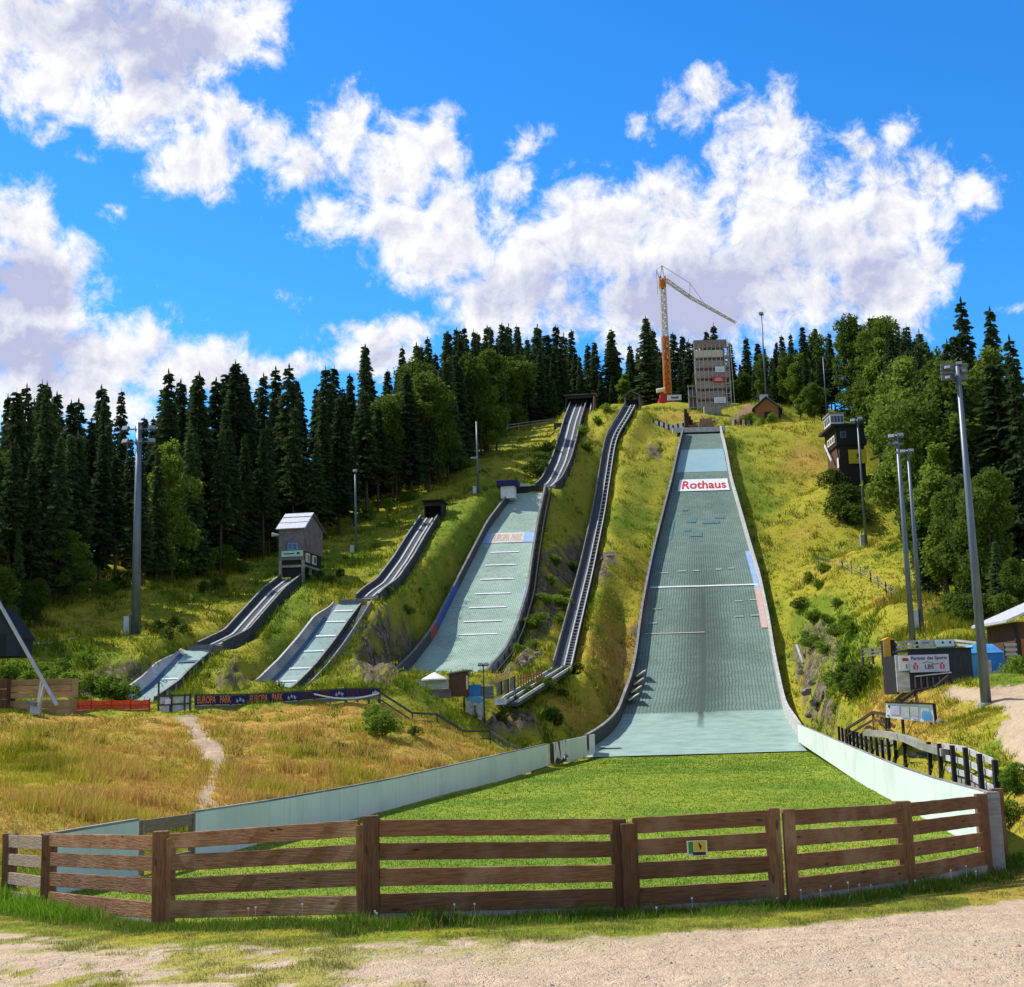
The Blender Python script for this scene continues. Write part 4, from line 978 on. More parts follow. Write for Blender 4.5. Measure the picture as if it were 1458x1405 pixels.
HEAD = Vector((.152, .988, 0)).normalized(); SIDE = Vector((HEAD.y, -HEAD.x, 0)); UP = Vector((0, 0, 1))
ROT = Matrix((SIDE, HEAD, UP)).transposed()
ID3 = Matrix.Identity(3)
def obx(m, o, a, b, frame=ROT):
    """box between local corners a and b in a frame at o (x right, y away, z up)"""
    a = Vector(a); b = Vector(b); m.box(Vector(o) + frame @ ((a + b) / 2), [abs(b[i] - a[i]) for i in range(3)], frame)
def opr(m, o, pts, vec, frame=ROT): m.prism([Vector(o) + frame @ Vector(p) for p in pts], frame @ Vector(vec))

# --- grey judges' hut on the left
o = P(397, 823, 129.5); W_, D_ = 2.55, 6.2
t = thing('judges_hut', 'grey boarded hut on posts with bright tin roof, at the top of the smallest jump', 'hut', o)
z1, z2 = 1.72, 4.85; zr = 6.6
part('front_wall', M['greywood'], t, lambda m: obx(m, o, (0, 0, z1), (W_, .12, z2)))
def side(m): opr(m, o, [(W_ - .12, .12, 2.6), (W_ - .12, D_, 2.6), (W_ - .12, D_, z2 + .35), (W_ - .12, 2.6, zr - .12), (W_ - .12, .12, z2)], (.12, 0, 0))
part('side_wall', M['greywood'], t, side)
part('side_wall', M['greywood'], t, lambda m: opr(m, o, [(0, .12, 2.0), (0, D_, 2.0), (0, D_, z2 + .35), (0, 2.6, zr - .12), (0, .12, z2)], (.12, 0, 0)))
part('lower_storey', M['black'], t, lambda m: obx(m, o, (.15, .14, 1.1), (W_ - .15, D_ - .1, 2.75)))
part('floor_slab', M['concrete'], t, lambda m: obx(m, o, (.02, .02, 1.0), (W_ + .15, D_, 1.22)))
rf = part('roof', M['tin'], t, lambda m: opr(m, o, [(-.2, -.25, z2 - .12), (-.2, 2.6, zr), (-.2, 2.6, zr + .1), (-.2, -.33, z2 - .04)], (W_ + .4, 0, 0)))
part('rear_roof', M['greywood'], t, lambda m: opr(m, o, [(-.2, 2.61, zr), (-.2, D_ + .3, z2 + .3), (-.2, D_ + .3, z2 + .4), (-.2, 2.61, zr + .1)], (W_ + .4, 0, 0)))
for k in (.36, .72):
    yy = -.25 + 2.85 * k; zz = z2 - .04 + (zr + .1 - z2 + .04) * k
    part('roof_seam', M['steel'], rf, lambda m: obx(m, o, (-.15, yy - .04, zz + .0), (W_ + .15, yy + .04, zz + .06)))
for x in (.0, W_ - .26): part('post', M['concrete'], t, lambda m: obx(m, o, (x, 0, -.5), (x + .26, .3, z1 - .01)))
for y in (2.2, 4.2): part('post', M['concrete'], t, lambda m: obx(m, o, (W_ - .26, y, -.8), (W_, y + .3, 1.0)))
part('opening_shade', M['black'], t, lambda m: obx(m, o, (.28, .3, .1), (W_ - .3, .5, 1.66)))  # black panel stands in for the shade inside the open lower front
for x in (.92, 1.42):
    wn = part('window', M['bluewin'], t, lambda m: obx(m, o, (x, -.05, 2.72), (x + .48, -.002, 3.38)))
    part('pane', M['glass'], wn, lambda m: obx(m, o, (x + .08, -.07, 2.8), (x + .40, -.052, 3.3)))
for y in (.9, 3.0):
    wn = part('window', M['white'], t, lambda m: obx(m, o, (W_ - .14, y, 1.55), (W_ + .02, y + 1.0, 2.45)))
    part('pane', M['glass'], wn, lambda m: obx(m, o, (W_ + .022, y + .18, 1.7), (W_ + .04, y + .82, 2.32)))
sg = part('sign_board', M['teal'], t, lambda m: obx(m, o, (.30, -.09, 2.05), (W_ - .1, -.003, 2.62)))
part('sign_mark', M['slate'], sg, lambda m: obx(m, o, (.55, -.1, 2.28), (1.6, -.092, 2.38))); part('sign_mark', M['slate'], sg, lambda m: obx(m, o, (1.85, -.1, 2.24), (2.15, -.092, 2.44)))
for x in (-.45,): part('horn_speaker', M['steel_light'], t, lambda m: m.tube([o + ROT @ Vector((x - .25, 0, 4.3)), o + ROT @ Vector((.02, .1, 4.25))], [.22, .07], 10))

# --- dark start box of the second smallest jump
o = P(604, 738, 157.5)
t = thing('start_box', 'small dark boarded start box at the top of the narrow inrun', 'hut', o)
part('wall', M['black'], t, lambda m: obx(m, o, (0, .1, -.6), (.12, 2.2, 1.9))); part('wall', M['darkwood'], t, lambda m: obx(m, o, (2.05, 0, -.6), (2.17, 2.6, 1.85))); part('rear_wall', M['black'], t, lambda m: obx(m, o, (.13, 2.1, -.6), (2.04, 2.22, 1.9)))
part('front_beam', M['darkwood'], t, lambda m: obx(m, o, (-.05, -.05, 1.45), (2.04, .08, 1.9)))
part('roof', M['darkwood'], t, lambda m: opr(m, o, [(-.2, -.4, 2.05), (-.2, 2.7, 1.86), (-.2, 2.7, 1.98), (-.2, -.4, 2.18)], (2.6, 0, 0)))

# --- start house of the medium jump
o = P(805, 602, 219)
t = thing('start_house', 'dark wooden start house with an open front at the top of the medium jump', 'hut', o)
part('side_wall', M['darkwood'], t, lambda m: opr(m, o, [(0, -2, -1.5), (0, 4, 0), (0, 4, 5.0), (0, 2.2, 5.0), (0, -2, -.2)], (.2, 0, 0)))
part('side_wall', M['brownwood'], t, lambda m: opr(m, o, [(4.7, -2, -1.5), (4.7, 4, 0), (4.7, 4, 5.0), (4.7, 2.0, 5.0), (4.7, -2, 0)], (.2, 0, 0)))
part('rear_wall', M['black'], t, lambda m: obx(m, o, (.21, 4.1, -1), (4.69, 4.3, 5.0)))
part('deck', M['greywood'], t, lambda m: opr(m, o, [(2.6, -2.2, -.4), (2.6, 3.8, 3.0), (2.6, 3.8, 3.2), (2.6, -2.2, -.2)], (2.0, 0, 0)))
part('front_beam', M['darkwood'], t, lambda m: obx(m, o, (-.1, 2.1, 4.55), (5.0, 2.35, 5.05)))
part('roof', M['greywood'], t, lambda m: opr(m, o, [(-.3, 1.9, 5.12), (-.3, 4.6, 5.3), (-.3, 4.6, 5.42), (-.3, 1.9, 5.26)], (5.5, 0, 0)))
part('handrail', M['rail'], t, lambda m: m.bar(o + ROT @ Vector((4.3, -2, .9)), o + ROT @ Vector((4.3, 2.2, 3.6)), .14, .14))
ow = P(789, 613, 205); tag(part('wooden_deck', M['slate'], None, lambda m: obx(m, ow, (0, 0, -.4), (2.2, 1.2, 1.2))), 'dark boarded deck beside the upper inrun of the medium jump', 'deck')

# --- lift top station
o = P(889, 581, 212)
t = thing('lift_station', 'small grey hut over the top end of the lift track', 'hut', o)
part('wall', M['greywood'], t, lambda m: obx(m, o, (0, .5, -.8), (.25, 3, 2.0))); part('wall', M['greywood'], t, lambda m: obx(m, o, (2.3, .5, -.8), (2.6, 3, 2.0))); part('rear_wall', M['slate'], t, lambda m: obx(m, o, (.26, 2.8, -.8), (2.29, 3, 2.0)))
part('gate_panel', M['brownwood'], t, lambda m: obx(m, o, (.9, .3, -.6), (1.9, .45, .6)))
part('roof', M['greywood'], t, lambda m: opr(m, o, [(-.2, .1, 2.02), (1.2, .1, 2.95), (2.9, .1, 1.9), (2.9, .1, 1.78), (1.2, .1, 2.8), (-.2, .1, 1.9)], (0, 3.2, 0)))

# --- white kiosk with navy top next to the medium jump's table
o = P(713, 703, 166)
t = thing('judges_cabin', 'white cabin with a flat navy roof beside the take off of the medium jump', 'hut', o)
part('wall', M['white'], t, lambda m: obx(m, o, (0, 0, -.6), (1.75, 1.6, .95)), bevel=.02)
part('roof', M['navy'], t, lambda m: obx(m, o, (-.45, -.4, .953), (2.2, 1.9, 1.65)), bevel=.03)

# --- construction site on the crest: crane
d_ = 250; base = P(949.5, 571, d_); zt = P(942.4, 398, d_).z
base = Vector((P(947, 480, d_).x, d_, min(base.z, hz(base.x, d_)))); H_ = zt - base.z
t = thing('tower_crane', 'orange and white tower crane standing over the crest', 'crane', base)
def lattice(m, a, b, w0, w1, n, r, tri=False):
    a = Vector(a); b = Vector(b); d = (b - a).normalized()
    u = d.cross(UP) if abs(d.z) < .9 else Vector((1, 0, 0)); u.normalize(); v = d.cross(u)
    cor = [(-1, -1), (1, -1), (1, 1), (-1, 1)] if not tri else [(-1, -.7), (1, -.7), (0, 1)]
    P_ = lambda k, c: a.lerp(b, k) + u * (c[0] * (w0 + (w1 - w0) * k) / 2) + v * (c[1] * (w0 + (w1 - w0) * k) / 2)
    for c in cor: m.bar(P_(0, c), P_(1, c), r * 1.5, r * 1.5)
    for i in range(n):
        for j in range(len(cor)):
            c0 = cor[j]; c1 = cor[(j + 1) % len(cor)]
            if i % 2: c0, c1 = c1, c0
            m.bar(P_(i / n, c0), P_((i + 1) / n, c1), r, r); m.bar(P_(i / n, c0), P_(i / n, c1), r, r)
hm = H_ * .54
part('lower_mast', M['crane_orange'], t, lambda m: (lattice(m, base, base + UP * hm, 1.15, 1.05, 12, .17), m.bar(base, base + UP * hm, .45, .45, (0, 1, 0))))
part('upper_mast', M['crane_white'], t, lambda m: lattice(m, base + UP * hm, base + UP * H_ * .93, 1.0, .95, 11, .14))
part('slewing_head', M['crane_orange'], t, lambda m: (lattice(m, base + UP * H_ * .93, base + UP * (H_ + .6), 1.0, .95, 2, .16), m.box(base + UP * (H_ * .965), (.9, .9, 1.6))))
Tp = base + UP * H_
ap = P(942.4, 378, d_); rear = P(934.5, 384, d_); 
part('apex_frame', M['crane_white'], t, lambda m: (m.bar(Tp + Vector((.4, 0, 0)), ap, .16, .16), m.bar(Tp - Vector((.4, 0, 0)), ap, .16, .16), m.bar(Tp - Vector((.5, 0, .2)), rear, .16, .16), m.bar(rear, ap, .07, .07)))
part('counter_line', M['steel_light'], t, lambda m: m.bar(rear, P(936.5, 419, d_), .09, .09))
jk = P(981.8, 423, 261); je = P(1047.5, 459.5, 279)
part('jib', M['crane_white'], t, lambda m: (lattice(m, Tp + Vector((.6, .3, 0)), jk, .75, .65, 9, .085, True), lattice(m, jk, je, .65, .4, 14, .075, True)))
jp = P(982.5, 403, 261)
part('jib_post', M['crane_white'], t, lambda m: m.bar(jk, jp, .16, .16)); part('tie_line', M['steel_light'], t, lambda m: (m.bar(ap, jp, .07, .07), m.bar(jp, jk.lerp(je, .35), .07, .07)))
part('ballast', M['red'], t, lambda m: (obx(m, base, (-1.9, -1.4, -.2), (1.2, 1.2, 1.0), ID3), obx(m, base, (-1.6, -1.5, 1.0), (-.5, .4, 2.0), ID3)), bevel=.04)
part('winch_drum', M['cream'], t, lambda m: m.tube([base + Vector((-2.3, -1.3, 2.5)), base + Vector((-.7, -1.3, 2.7))], .42, 12))
o = P(950, 570, 247); t = thing('site_banner', 'white site banner with a dark blue word beside the crane foot', 'banner', o)
part('banner_cloth', M['white'], t, lambda m: obx(m, o, (0, 0, 0), (2.7, .06, 1.05), ID3))
lettering('Kaltenbach', .42, o + Vector((1.4, -.02, .5)), (1, 0, 0), UP, M['navy'], t, 1.0) if False else part('blue_word', M['navy'], t, lambda m: [obx(m, o, (.8 + .28 * k, -.03, .32), (1.02 + .28 * k, -.005, .78 if k in (0, 4) else .66), ID3) for k in range(5)])

# --- tower in scaffolding
o = P(994, 590, 234); t = thing('scaffold_tower', 'square inrun tower wrapped in grey scaffolding above the large jump', 'tower', o)
Wt = (1043.5 - 994) * 234 / F; Ht = P(994, 494, 234).z - o.z; Dt = 5.0
part('core', M['scaf_core'], t, lambda m: obx(m, o, (.45, .9, -3), (Wt - .75, Dt, Ht - .9), ID3))
part('cladding', M['scaf'], t, lambda m: obx(m, o, (.15, .55, 1.0), (Wt - .9, .62, Ht - .7), ID3))
nl = 7
for k in range(nl):
    zz = .8 + k * (Ht - 1.0) / (nl - 1)
    part('deck', M['scaf'], t, lambda m: obx(m, o, (-.1, -.1, zz), (Wt, .5, zz + .14), ID3))
    for dz in (.45, .95): part('guard_rail', M['steel_light'], t, lambda m: m.bar(o + Vector((-.1, -.12, zz + dz)), o + Vector((Wt, -.12, zz + dz)), .07, .09))
    part('toe_board', M['cream'] if k == 5 else M['scaf'], t, lambda m: obx(m, o, (-.1, -.17, zz + .14), (Wt * (.82 if k % 3 else .95), -.13, zz + 1.45), ID3))
for k in range(9):
    x = -.1 + k * (Wt + .1) / 8
    for y in (-.1, .5): part('standard', M['steel_light'], t, lambda m: m.bar(o + Vector((x, y - .12, -1.5)), o + Vector((x, y - .12, Ht + (.9 if k in (0, 6, 8) else .3))), .08, .08, (0, 1, 0)))
for k in range(0, 6, 2): part('brace', M['steel'], t, lambda m: m.bar(o + Vector((0, -.16, .8 + k * 2)), o + Vector((Wt * .5, -.16, 2.8 + k * 2)), .06, .06))
for x in (Wt + .05, Wt + .7): part('standard', M['cream'], t, lambda m: m.bar(o + Vector((x, .4, -1)), o + Vector((x - .3, .4, Ht + 1.2)), .08, .08, (0, 1, 0)))
# lower wing of the scaffolding
for x in (-1.5, -.75): part('wing_standard', M['steel_light'], t, lambda m: m.bar(o + Vector((x, .2, -1)), o + Vector((x, .2, 5.6)), .08, .08, (0, 1, 0)))
for zz in (1.2, 3.2, 5.2): part('wing_deck', M['scaf'], t, lambda m: obx(m, o, (-1.6, -.1, zz), (-.2, .6, zz + .14), ID3))
part('wing_core', M['scaf_core'], t, lambda m: obx(m, o, (-1.35, .7, -1), (.1, 2, 4.8), ID3))
def tsign(px0, py0, px1, py1, mt, lab, word=None):
    a = P(px0, py1, 233.6); b = P(px1, py0, 233.6)
    s_ = thing('site_sign', lab, 'sign', a); part('board', mt, s_, lambda m: m.box((a + b) / 2, (b.x - a.x, .05, b.z - a.z)))
    for k in range(3): part('text_line', M['lilac'] if mt is not M['red'] else M['cream'], s_, lambda m: m.box((a + b) / 2 + Vector((0, -.03, (k - 1) * .22)), ((b.x - a.x) * (.7 - .1 * k), .008, .09)))
tsign(1018.5, 521.5, 1031.5, 530, M['white'], 'upper small white sign on the scaffolding')
tsign(1014, 536, 1032, 544, M['red'], 'faded red sign on the scaffolding, between the two white ones')
tsign(1017, 565, 1033.5, 574, M['white'], 'lower white sign on the scaffolding')

# --- cleared table, timber and heaps above the take-off
o = P(1003, 585, 222); tag(part('concrete_slab', M['concrete'], None, lambda m: obx(m, o, (0, 0, -1), (2.9, 1.2, .9), ID3)), 'pale concrete block at the foot of the scaffolding', 'block')
o = P(975, 609, 208); t = thing('timber_shuttering', 'dark brown stepped timber shuttering left of the large jump take off', 'shuttering', o)
for k in range(4): part('panel', M['brownwood'] if k % 2 else M['darkwood'], t, lambda m: obx(m, o, (.1 + .45 * k, .2 + 1.1 * k, -1), (.5 + .45 * k, 1.28 + 1.1 * k, 3.1 - .35 * k), ID3))
random.seed(5)
for k in range(9):
    q = P(random.uniform(985, 1030), random.uniform(588, 606), 208 + random.uniform(0, 4)); q.z = hz(q.x, q.y) + random.uniform(.1, 1.0)
    a_ = random.uniform(-.6, .6); dv = Vector((math.cos(a_), .3, math.sin(a_) * .45)) * random.uniform(.7, 1.5)
    tag(part('timber_beam', random.choice([M['cream'], M['orangewood'], M['brownwood']]), None, lambda m: m.bar(q - dv, q + dv, .25, .22)), 'loose timber beam in the jumbled heap above the large jump take off', 'beam', 'timber beams heaped above the take off')
o = P(995, 607, 206.5); t = thing('brick_pile', 'reddish stack of blocks in the middle of the timber heap', 'pile', o)
for k in range(3): part('course', M['soil'], t, lambda m: obx(m, o, (.1 * k, 0, .42 * k), (2.4 - .15 * k, 1.2, .42 * k + .41), ID3))
# white sheeted fence left, slatted fence right
a = P(930, 611, 209); b = P(972.5, 615, 207.5); t = thing('sheet_fence', 'white sheeted fence with dark posts left of the large jump take off', 'fence', a)
pts_ = [a.lerp(b, k / 6) for k in range(7)]; hh = [1.45, 1.4, 1.2, 1.0, .95, 1.25, 1.5]
for k in range(6): part('white_sheet', M['cloth'], t, lambda m: m.prism([pts_[k] - UP * .3, pts_[k + 1] - UP * .3, pts_[k + 1] + UP * hh[k + 1], pts_[k] + UP * hh[k]], (0, .05, 0)))
for k in range(7): part('post', M['darkwood'], t, lambda m: m.bar(pts_[k] + Vector((.1, -.1, -.4)), pts_[k] + Vector((.1 + .1 * math.sin(k), -.1, hh[k])), .26, .12, (0, 1, 0)))
a = P(1044, 607, 211); b = P(1070, 607, 211); t = thing('slat_fence', 'short fence of upright brown slats right of the large jump take off', 'fence', a)
for k in range(8):
    q = a.lerp(b, k / 7); part('slat', [M['cream'], M['brownwood'], M['soil'], M['darkwood']][k % 4], t, lambda m: m.bar(q - UP * .4, q + UP * (1.0 + .15 * math.sin(k * 2.2)), .34, .08, (0, 1, 0)))
part('slat_rail', M['brownwood'], t, lambda m: m.bar(a + Vector((-.1, .07, .6)), b + Vector((.1, .07, .6)), .08, .14))
# little hut on the mound
o = P(1076, 601, 222); t = thing('crest_hut', 'little brown hut with a grey gable roof on the grassy mound right of the scaffolding', 'hut', o)
part('wall', M['orangewood'], t, lambda m: opr(m, o, [(0, 0, -.8), (3.9, 0, -.8), (3.9, 0, 2.4), (2.0, 0, 4.0), (0, 0, 2.4)], (0, 3.5, 0)))
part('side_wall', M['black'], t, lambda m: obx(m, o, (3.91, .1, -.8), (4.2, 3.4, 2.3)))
part('roof', M['greywood'], t, lambda m: opr(m, o, [(-.5, -.5, 2.15), (1.95, -.5, 4.2), (4.6, -.5, 1.9), (4.6, -.5, 2.08), (1.95, -.5, 4.4), (-.5, -.5, 2.32)], (0, 4.4, 0)))
part('doorway', M['darkwood'], t, lambda m: obx(m, o, (1.5, -.06, -.4), (2.7, -.003, 1.7)))
part('vent_box', M['steel_light'], t, lambda m: obx(m, o, (1.0, 1.2, 3.9), (2.4, 2.4, 5.0)))

# --- judges' tower on the right
o = P(1197.5, 676, 172); u_ = 172 / F
t = thing('judges_tower', 'stepped dark wooden judges tower with a white glazed cabin on the right slope', 'tower', o)
zz = lambda py: P(1197.5, py, 172).z - o.z
part('body', M['darkwood'], t, lambda m: obx(m, o, (0, 0, -1.5), (3.3, 6.4, zz(608)), ID3))
part('upper_storey', M['black'], t, lambda m: obx(m, o, (-.35, -.25, zz(634)), (3.6, 6.0, zz(606)), ID3))
part('roof', M['darkwood'], t, lambda m: opr(m, o, [(-1.0, -.5, zz(607)), (4.0, -.5, zz(607)), (4.0, -.5, zz(604)), (-1.0, -.5, zz(604))], (0, 7.5, 0), ID3))
part('stair_front', M['brownwood'], t, lambda m: opr(m, o, [(-.02, .2, zz(671)), (-.02, 6.2, zz(668)), (-.02, 6.2, zz(630)), (-.02, 1.0, zz(634)), (-.02, .2, zz(655))], (-.12, 0, 0), ID3))
cb_ = part('cabin', M['white'], t, lambda m: obx(m, o, (-.95, -.1, zz(603.5)), (.85, 3.4, zz(589)), ID3))
for k in range(4): part('cabin_pane', M['glass'], cb_, lambda m: obx(m, o, (-.85 + .42 * k, -.13, zz(601)), (-.5 + .42 * k, -.103, zz(592)), ID3))
for k in range(3): part('cabin_pane', M['glass'], cb_, lambda m: obx(m, o, (-.98, .2 + 1.05 * k, zz(601)), (-.953, 1.0 + 1.05 * k, zz(592)), ID3))
part('cabin_roof', M['wallwood'], t, lambda m: obx(m, o, (-1.1, -.25, zz(588.9)), (1.0, 3.6, zz(587)), ID3))
wn = part('window', M['cream'], t, lambda m: obx(m, o, (-.42, .6, zz(628)), (-.352, 4.6, zz(618)), ID3))
for k in range(3): part('pane', M['glass'], wn, lambda m: obx(m, o, (-.445, .9 + 1.25 * k, zz(626)), (-.423, 1.7 + 1.25 * k, zz(620)), ID3))
wn = part('window', M['wallwood'], t, lambda m: obx(m, o, (.2, -.30, zz(624)), (.95, -.252, zz(615)), ID3)); part('pane', M['glass'], wn, lambda m: obx(m, o, (.28, -.32, zz(623)), (.86, -.302, zz(616)), ID3))
part('white_door', M['white'], t, lambda m: obx(m, o, (-.18, .1, zz(665)), (-.145, .9, zz(651)), ID3))
for k in range(2): part('stay', M['white'], t, lambda m: m.bar(o + Vector((3.5 + .4 * k, .5, zz(628 - 14 * k))), o + Vector((3.7 + .4 * k, .5, zz(618 - 13 * k))), .12, .2))
part('stair_rail', M['white'], t, lambda m: m.bar(P(1174, 634, 177), P(1183.5, 656, 174), .12, .3))
a = P(1209, 660, 171.6); b = P(1233, 639.5, 171.6); t = thing('yellow_sign', 'square yellow board with a black figure on the dark judges tower', 'sign', a)
part('board', M['yellow'], t, lambda m: m.box((a + b) / 2, (b.x - a.x, .08, b.z - a.z)))
c = (a + b) / 2 + Vector((.1, -.055, 0)); part('figure', M['ink'], t, lambda m: m.prism([c + Vector(q) for q in ((-.38, 0, -.42), (-.12, 0, .05), (-.3, 0, .18), (.02, 0, .45), (.22, 0, .50), (.16, 0, .28), (.02, 0, .22), (.2, 0, -.05), (.34, 0, -.12), (.3, 0, -.38), (.2, 0, -.16), (0, 0, -.1))], (0, .02, 0)))

# ------------------------------------------------------------------ right hand booth group
o = P(1296.5, 978, 60); k_ = 60 / F
t = thing('dark_shed', 'low dark boarded shed behind the sponsor sign', 'shed', o)
W_ = (1386 - 1296.5) * k_; Hs = (978 - 927) * k_
part('front_wall', M['slate'], t, lambda m: obx(m, o, (0, 0, -.3), (W_, .08, Hs), ID3))
part('side_wall', M['slate'], t, lambda m: obx(m, o, (W_ - .08, .09, -.3), (W_, 2.2, Hs - .01), ID3))
part('white_boards', M['wallwhite'], t, lambda m: obx(m, o, (-.58, .02, -.2), (-.003, .10, Hs - .18), ID3))
part('side_wall', M['black'], t, lambda m: obx(m, o, (-.58, .11, -.3), (-.5, 2.2, Hs - .2), ID3))
part('roof', M['black'], t, lambda m: obx(m, o, (-.05, -.1, Hs + .003), (W_ + .05, 2.3, Hs + .06), ID3))
part('shelf', M['rail'], t, lambda m: m.bar(o + Vector((.15, -.28, (978 - 963.5) * k_)), o + Vector((1.75, -.28, (978 - 959.5) * k_)), .16, .05))
for k in range(6): part('slat', M['greywood'], t, lambda m: m.bar(o + Vector((.2 + .27 * k, -.06, -.05)), o + Vector((.2 + .27 * k, -.06, .42)), .07, .03, (0, 1, 0)))
a = P(1296, 957.5, 59.8); b = P(1350, 931, 59.8); a.y = b.y = 59.8
t = thing('sponsor_sign', 'wide lilac white sponsor sign with three letters between two red emblems', 'sign', a)
part('board', M['lilac'], t, lambda m: m.box((a + b) / 2, (b.x - a.x, .05, b.z - a.z)))
cx = (a.x + b.x) / 2; hh_ = b.z - a.z; fy_ = 59.765
lettering('Partner des Sports', .215, (cx, fy_, a.z + hh_ * .80), (1, 0, 0), UP, M['navy'], t, .98)
lettering('LBS', .27, (cx - .02, fy_, a.z + hh_ * .30), (1, 0, 0), UP, M['ink'], t, 1.0)
part('swoosh', M['ink'], t, lambda m: m.loft([[Vector((cx - .28 + .72 * s_, fy_, a.z + hh_ * (.50 + .07 * math.sin(s_ * 6.0)) + .028 * w_)) for w_ in (0, 1)] + [Vector((cx - .28 + .72 * s_, fy_ + .01, a.z + hh_ * (.50 + .07 * math.sin(s_ * 6.0)) + .028 * w_)) for w_ in (1, 0)] for s_ in np.linspace(0, 1, 14)]))
for x in (cx - .62, cx + .56):
    em = part('emblem', M['red'], t, lambda m: m.box((x, fy_, a.z + hh_ * .30), (.20, .012, .19))); lettering('S', .20, (x, fy_ - .012, a.z + hh_ * .30), (1, 0, 0), UP, M['white'], em)
    part('emblem_dot', M['red'], t, lambda m: m.tube([Vector((x, fy_ - .005, a.z + hh_ * .5)), Vector((x, fy_ + .008, a.z + hh_ * .5))], .045, 10))
a = P(1280.5, 955, 59.9); b = P(1295, 933.5, 59.9); t = thing('small_sign', 'small white sign with a red patch, fixed left of the sponsor sign', 'sign', a)
part('board', M['white'], t, lambda m: m.box((a + b) / 2, (b.x - a.x, .04, b.z - a.z))); part('red_patch', M['red'], t, lambda m: m.box((a + b) / 2 + Vector((.04, -.025, .16)), (.26, .006, .14)))
part('grey_mark', M['steel'], t, lambda m: m.box((a + b) / 2 + Vector((.08, -.025, -.14)), (.06, .006, .2))); part('green_strip', M['green'], t, lambda m: m.box((a + b) / 2 + Vector((.05, -.025, -.37)), (.34, .02, .06)))
def slat_fence(label, pts, h, nr, mat, postm, step=1.6, rail_h=.14, cat='fence', name='wooden_fence'):
    t = thing(name, label, cat, pts[0])
    for a, b in zip(pts[:-1], pts[1:]):
        for k in range(nr):
            z = h * (k + .75) / nr
            part('rail', mat, t, lambda m: m.bar(a + UP * z, b + UP * z, .05, rail_h))
        n = max(1, int((b - a).length / step))
        for k in range(n + 1):
            q = a.lerp(b, k / n); part('post', postm, t, lambda m: m.bar(q + Vector((0, .06, -.3)), q + Vector((0, .06, h)), .1, .1, (0, 1, 0)))
    return t
slat_fence('pale railed fence on the bank behind the dark shed', [P(1277, 931, 64), P(1307, 928, 64), P(1360, 927, 64), P(1394, 931, 62.5)], .56, 3, M['wallwhite'], M['walldark'], 1.1, .10)
slat_fence('short dark slat fence left of the amber box', [P(1229, 938, 66), P(1258, 935, 65)], .5, 3, M['wallwood'], M['walldark'], .5, .08)
slat_fence('short pale railed fence right of the blue container', [P(1432, 937, 62), P(1449, 937, 62)], .68, 3, M['wallwhite'], M['walldark'], .6, .11)
for (x0, y0, x1, y1, mt, lab, ex) in [(1308.5, 911, 1328, 921.5, M['wallwhite'], 'small greyish sign on the pale fence above the shed', 0), (1333, 910, 1358, 924, M['white'], 'white sign with a green lower edge on the pale fence above the shed', 1)]:
    a = P(x0, y1, 63.9); b = P(x1, y0, 63.9); s_ = thing('fence_sign', lab, 'sign', a); part('board', mt, s_, lambda m: m.box((a + b) / 2, (b.x - a.x, .03, b.z - a.z)))
    if ex:
        part('green_edge', M['green'], s_, lambda m: m.box(((a.x + b.x) / 2, a.y - .02, a.z + .06), (b.x - a.x, .01, .10)))
        for k in (.38, .78): part('dark_mark', M['slate'], s_, lambda m: m.box((a.x + (b.x - a.x) * k, a.y - .02, a.z + .30), (.10, .01, .10)))
    else: part('text_line', M['slate'], s_, lambda m: m.box(((a.x + b.x) / 2, a.y - .02, a.z + .2), (.34, .01, .03)))
o = P(1259, 937, 63); t = thing('amber_box', 'amber yellow box standing above the bushes left of the shed', 'box', o)
part('body', M['black'], t, lambda m: obx(m, o, (0.02, .03, -.3), (.56, .55, .84), ID3)); part('front_door', M['amber'], t, lambda m: obx(m, o, (0, -.02, -.02), (.33, .02, .84), ID3)); part('roof', M['amber'], t, lambda m: opr(m, o, [(0, 0, .845), (.58, 0, .845), (.30, 0, .98)], (0, .6, 0), ID3))
# blue container
o = P(1384, 976, 61); t = thing('blue_container', 'blue tapered container with a lilac label behind the tallest pole', 'container', o)
part('body', M['blue'], t, lambda m: m.loft([[o + Vector(q) for q in ((.12, 0, -.1), (1.5, 0, -.1), (1.5, 1.3, -.1), (.12, 1.3, -.1))], [o + Vector(q) for q in ((-.06, -.05, 1.42), (1.55, -.05, 1.42), (1.55, 1.4, 1.42), (-.06, 1.4, 1.42))]]), bevel=.03)
part('lid', M['lightblue'], t, lambda m: m.loft([[o + Vector(q) for q in ((-.1, -.09, 1.43), (1.58, -.09, 1.43), (1.58, 1.44, 1.43), (-.1, 1.44, 1.43))], [o + Vector(q) for q in ((.3, .3, 1.86), (1.2, .3, 1.86), (1.2, 1.0, 1.86), (.3, 1.0, 1.86))]]), bevel=.03)
part('lit_side_panel', M['lightblue'], t, lambda m: m.loft([[o + Vector(q) for q in ((.10, -.03, .0), (.50, -.03, .0), (.50, -.004, .0), (.10, -.004, .0))], [o + Vector(q) for q in ((-.05, -.085, 1.38), (.50, -.085, 1.38), (.50, -.055, 1.38), (-.05, -.055, 1.38))]]))  # paler blue puts the brighter light of the left face into colour
part('label', M['lilac'], t, lambda m: m.box(o + Vector((1.22, -.05, .46)), (.5, .02, .36))); part('paper', M['rail'], t, lambda m: m.box(o + Vector((.80, -.06, .62)), (.26, .02, 1.0)))
part('label_text', M['red'], t, lambda m: m.box(o + Vector((1.22, -.064, .46)), (.34, .006, .12)))
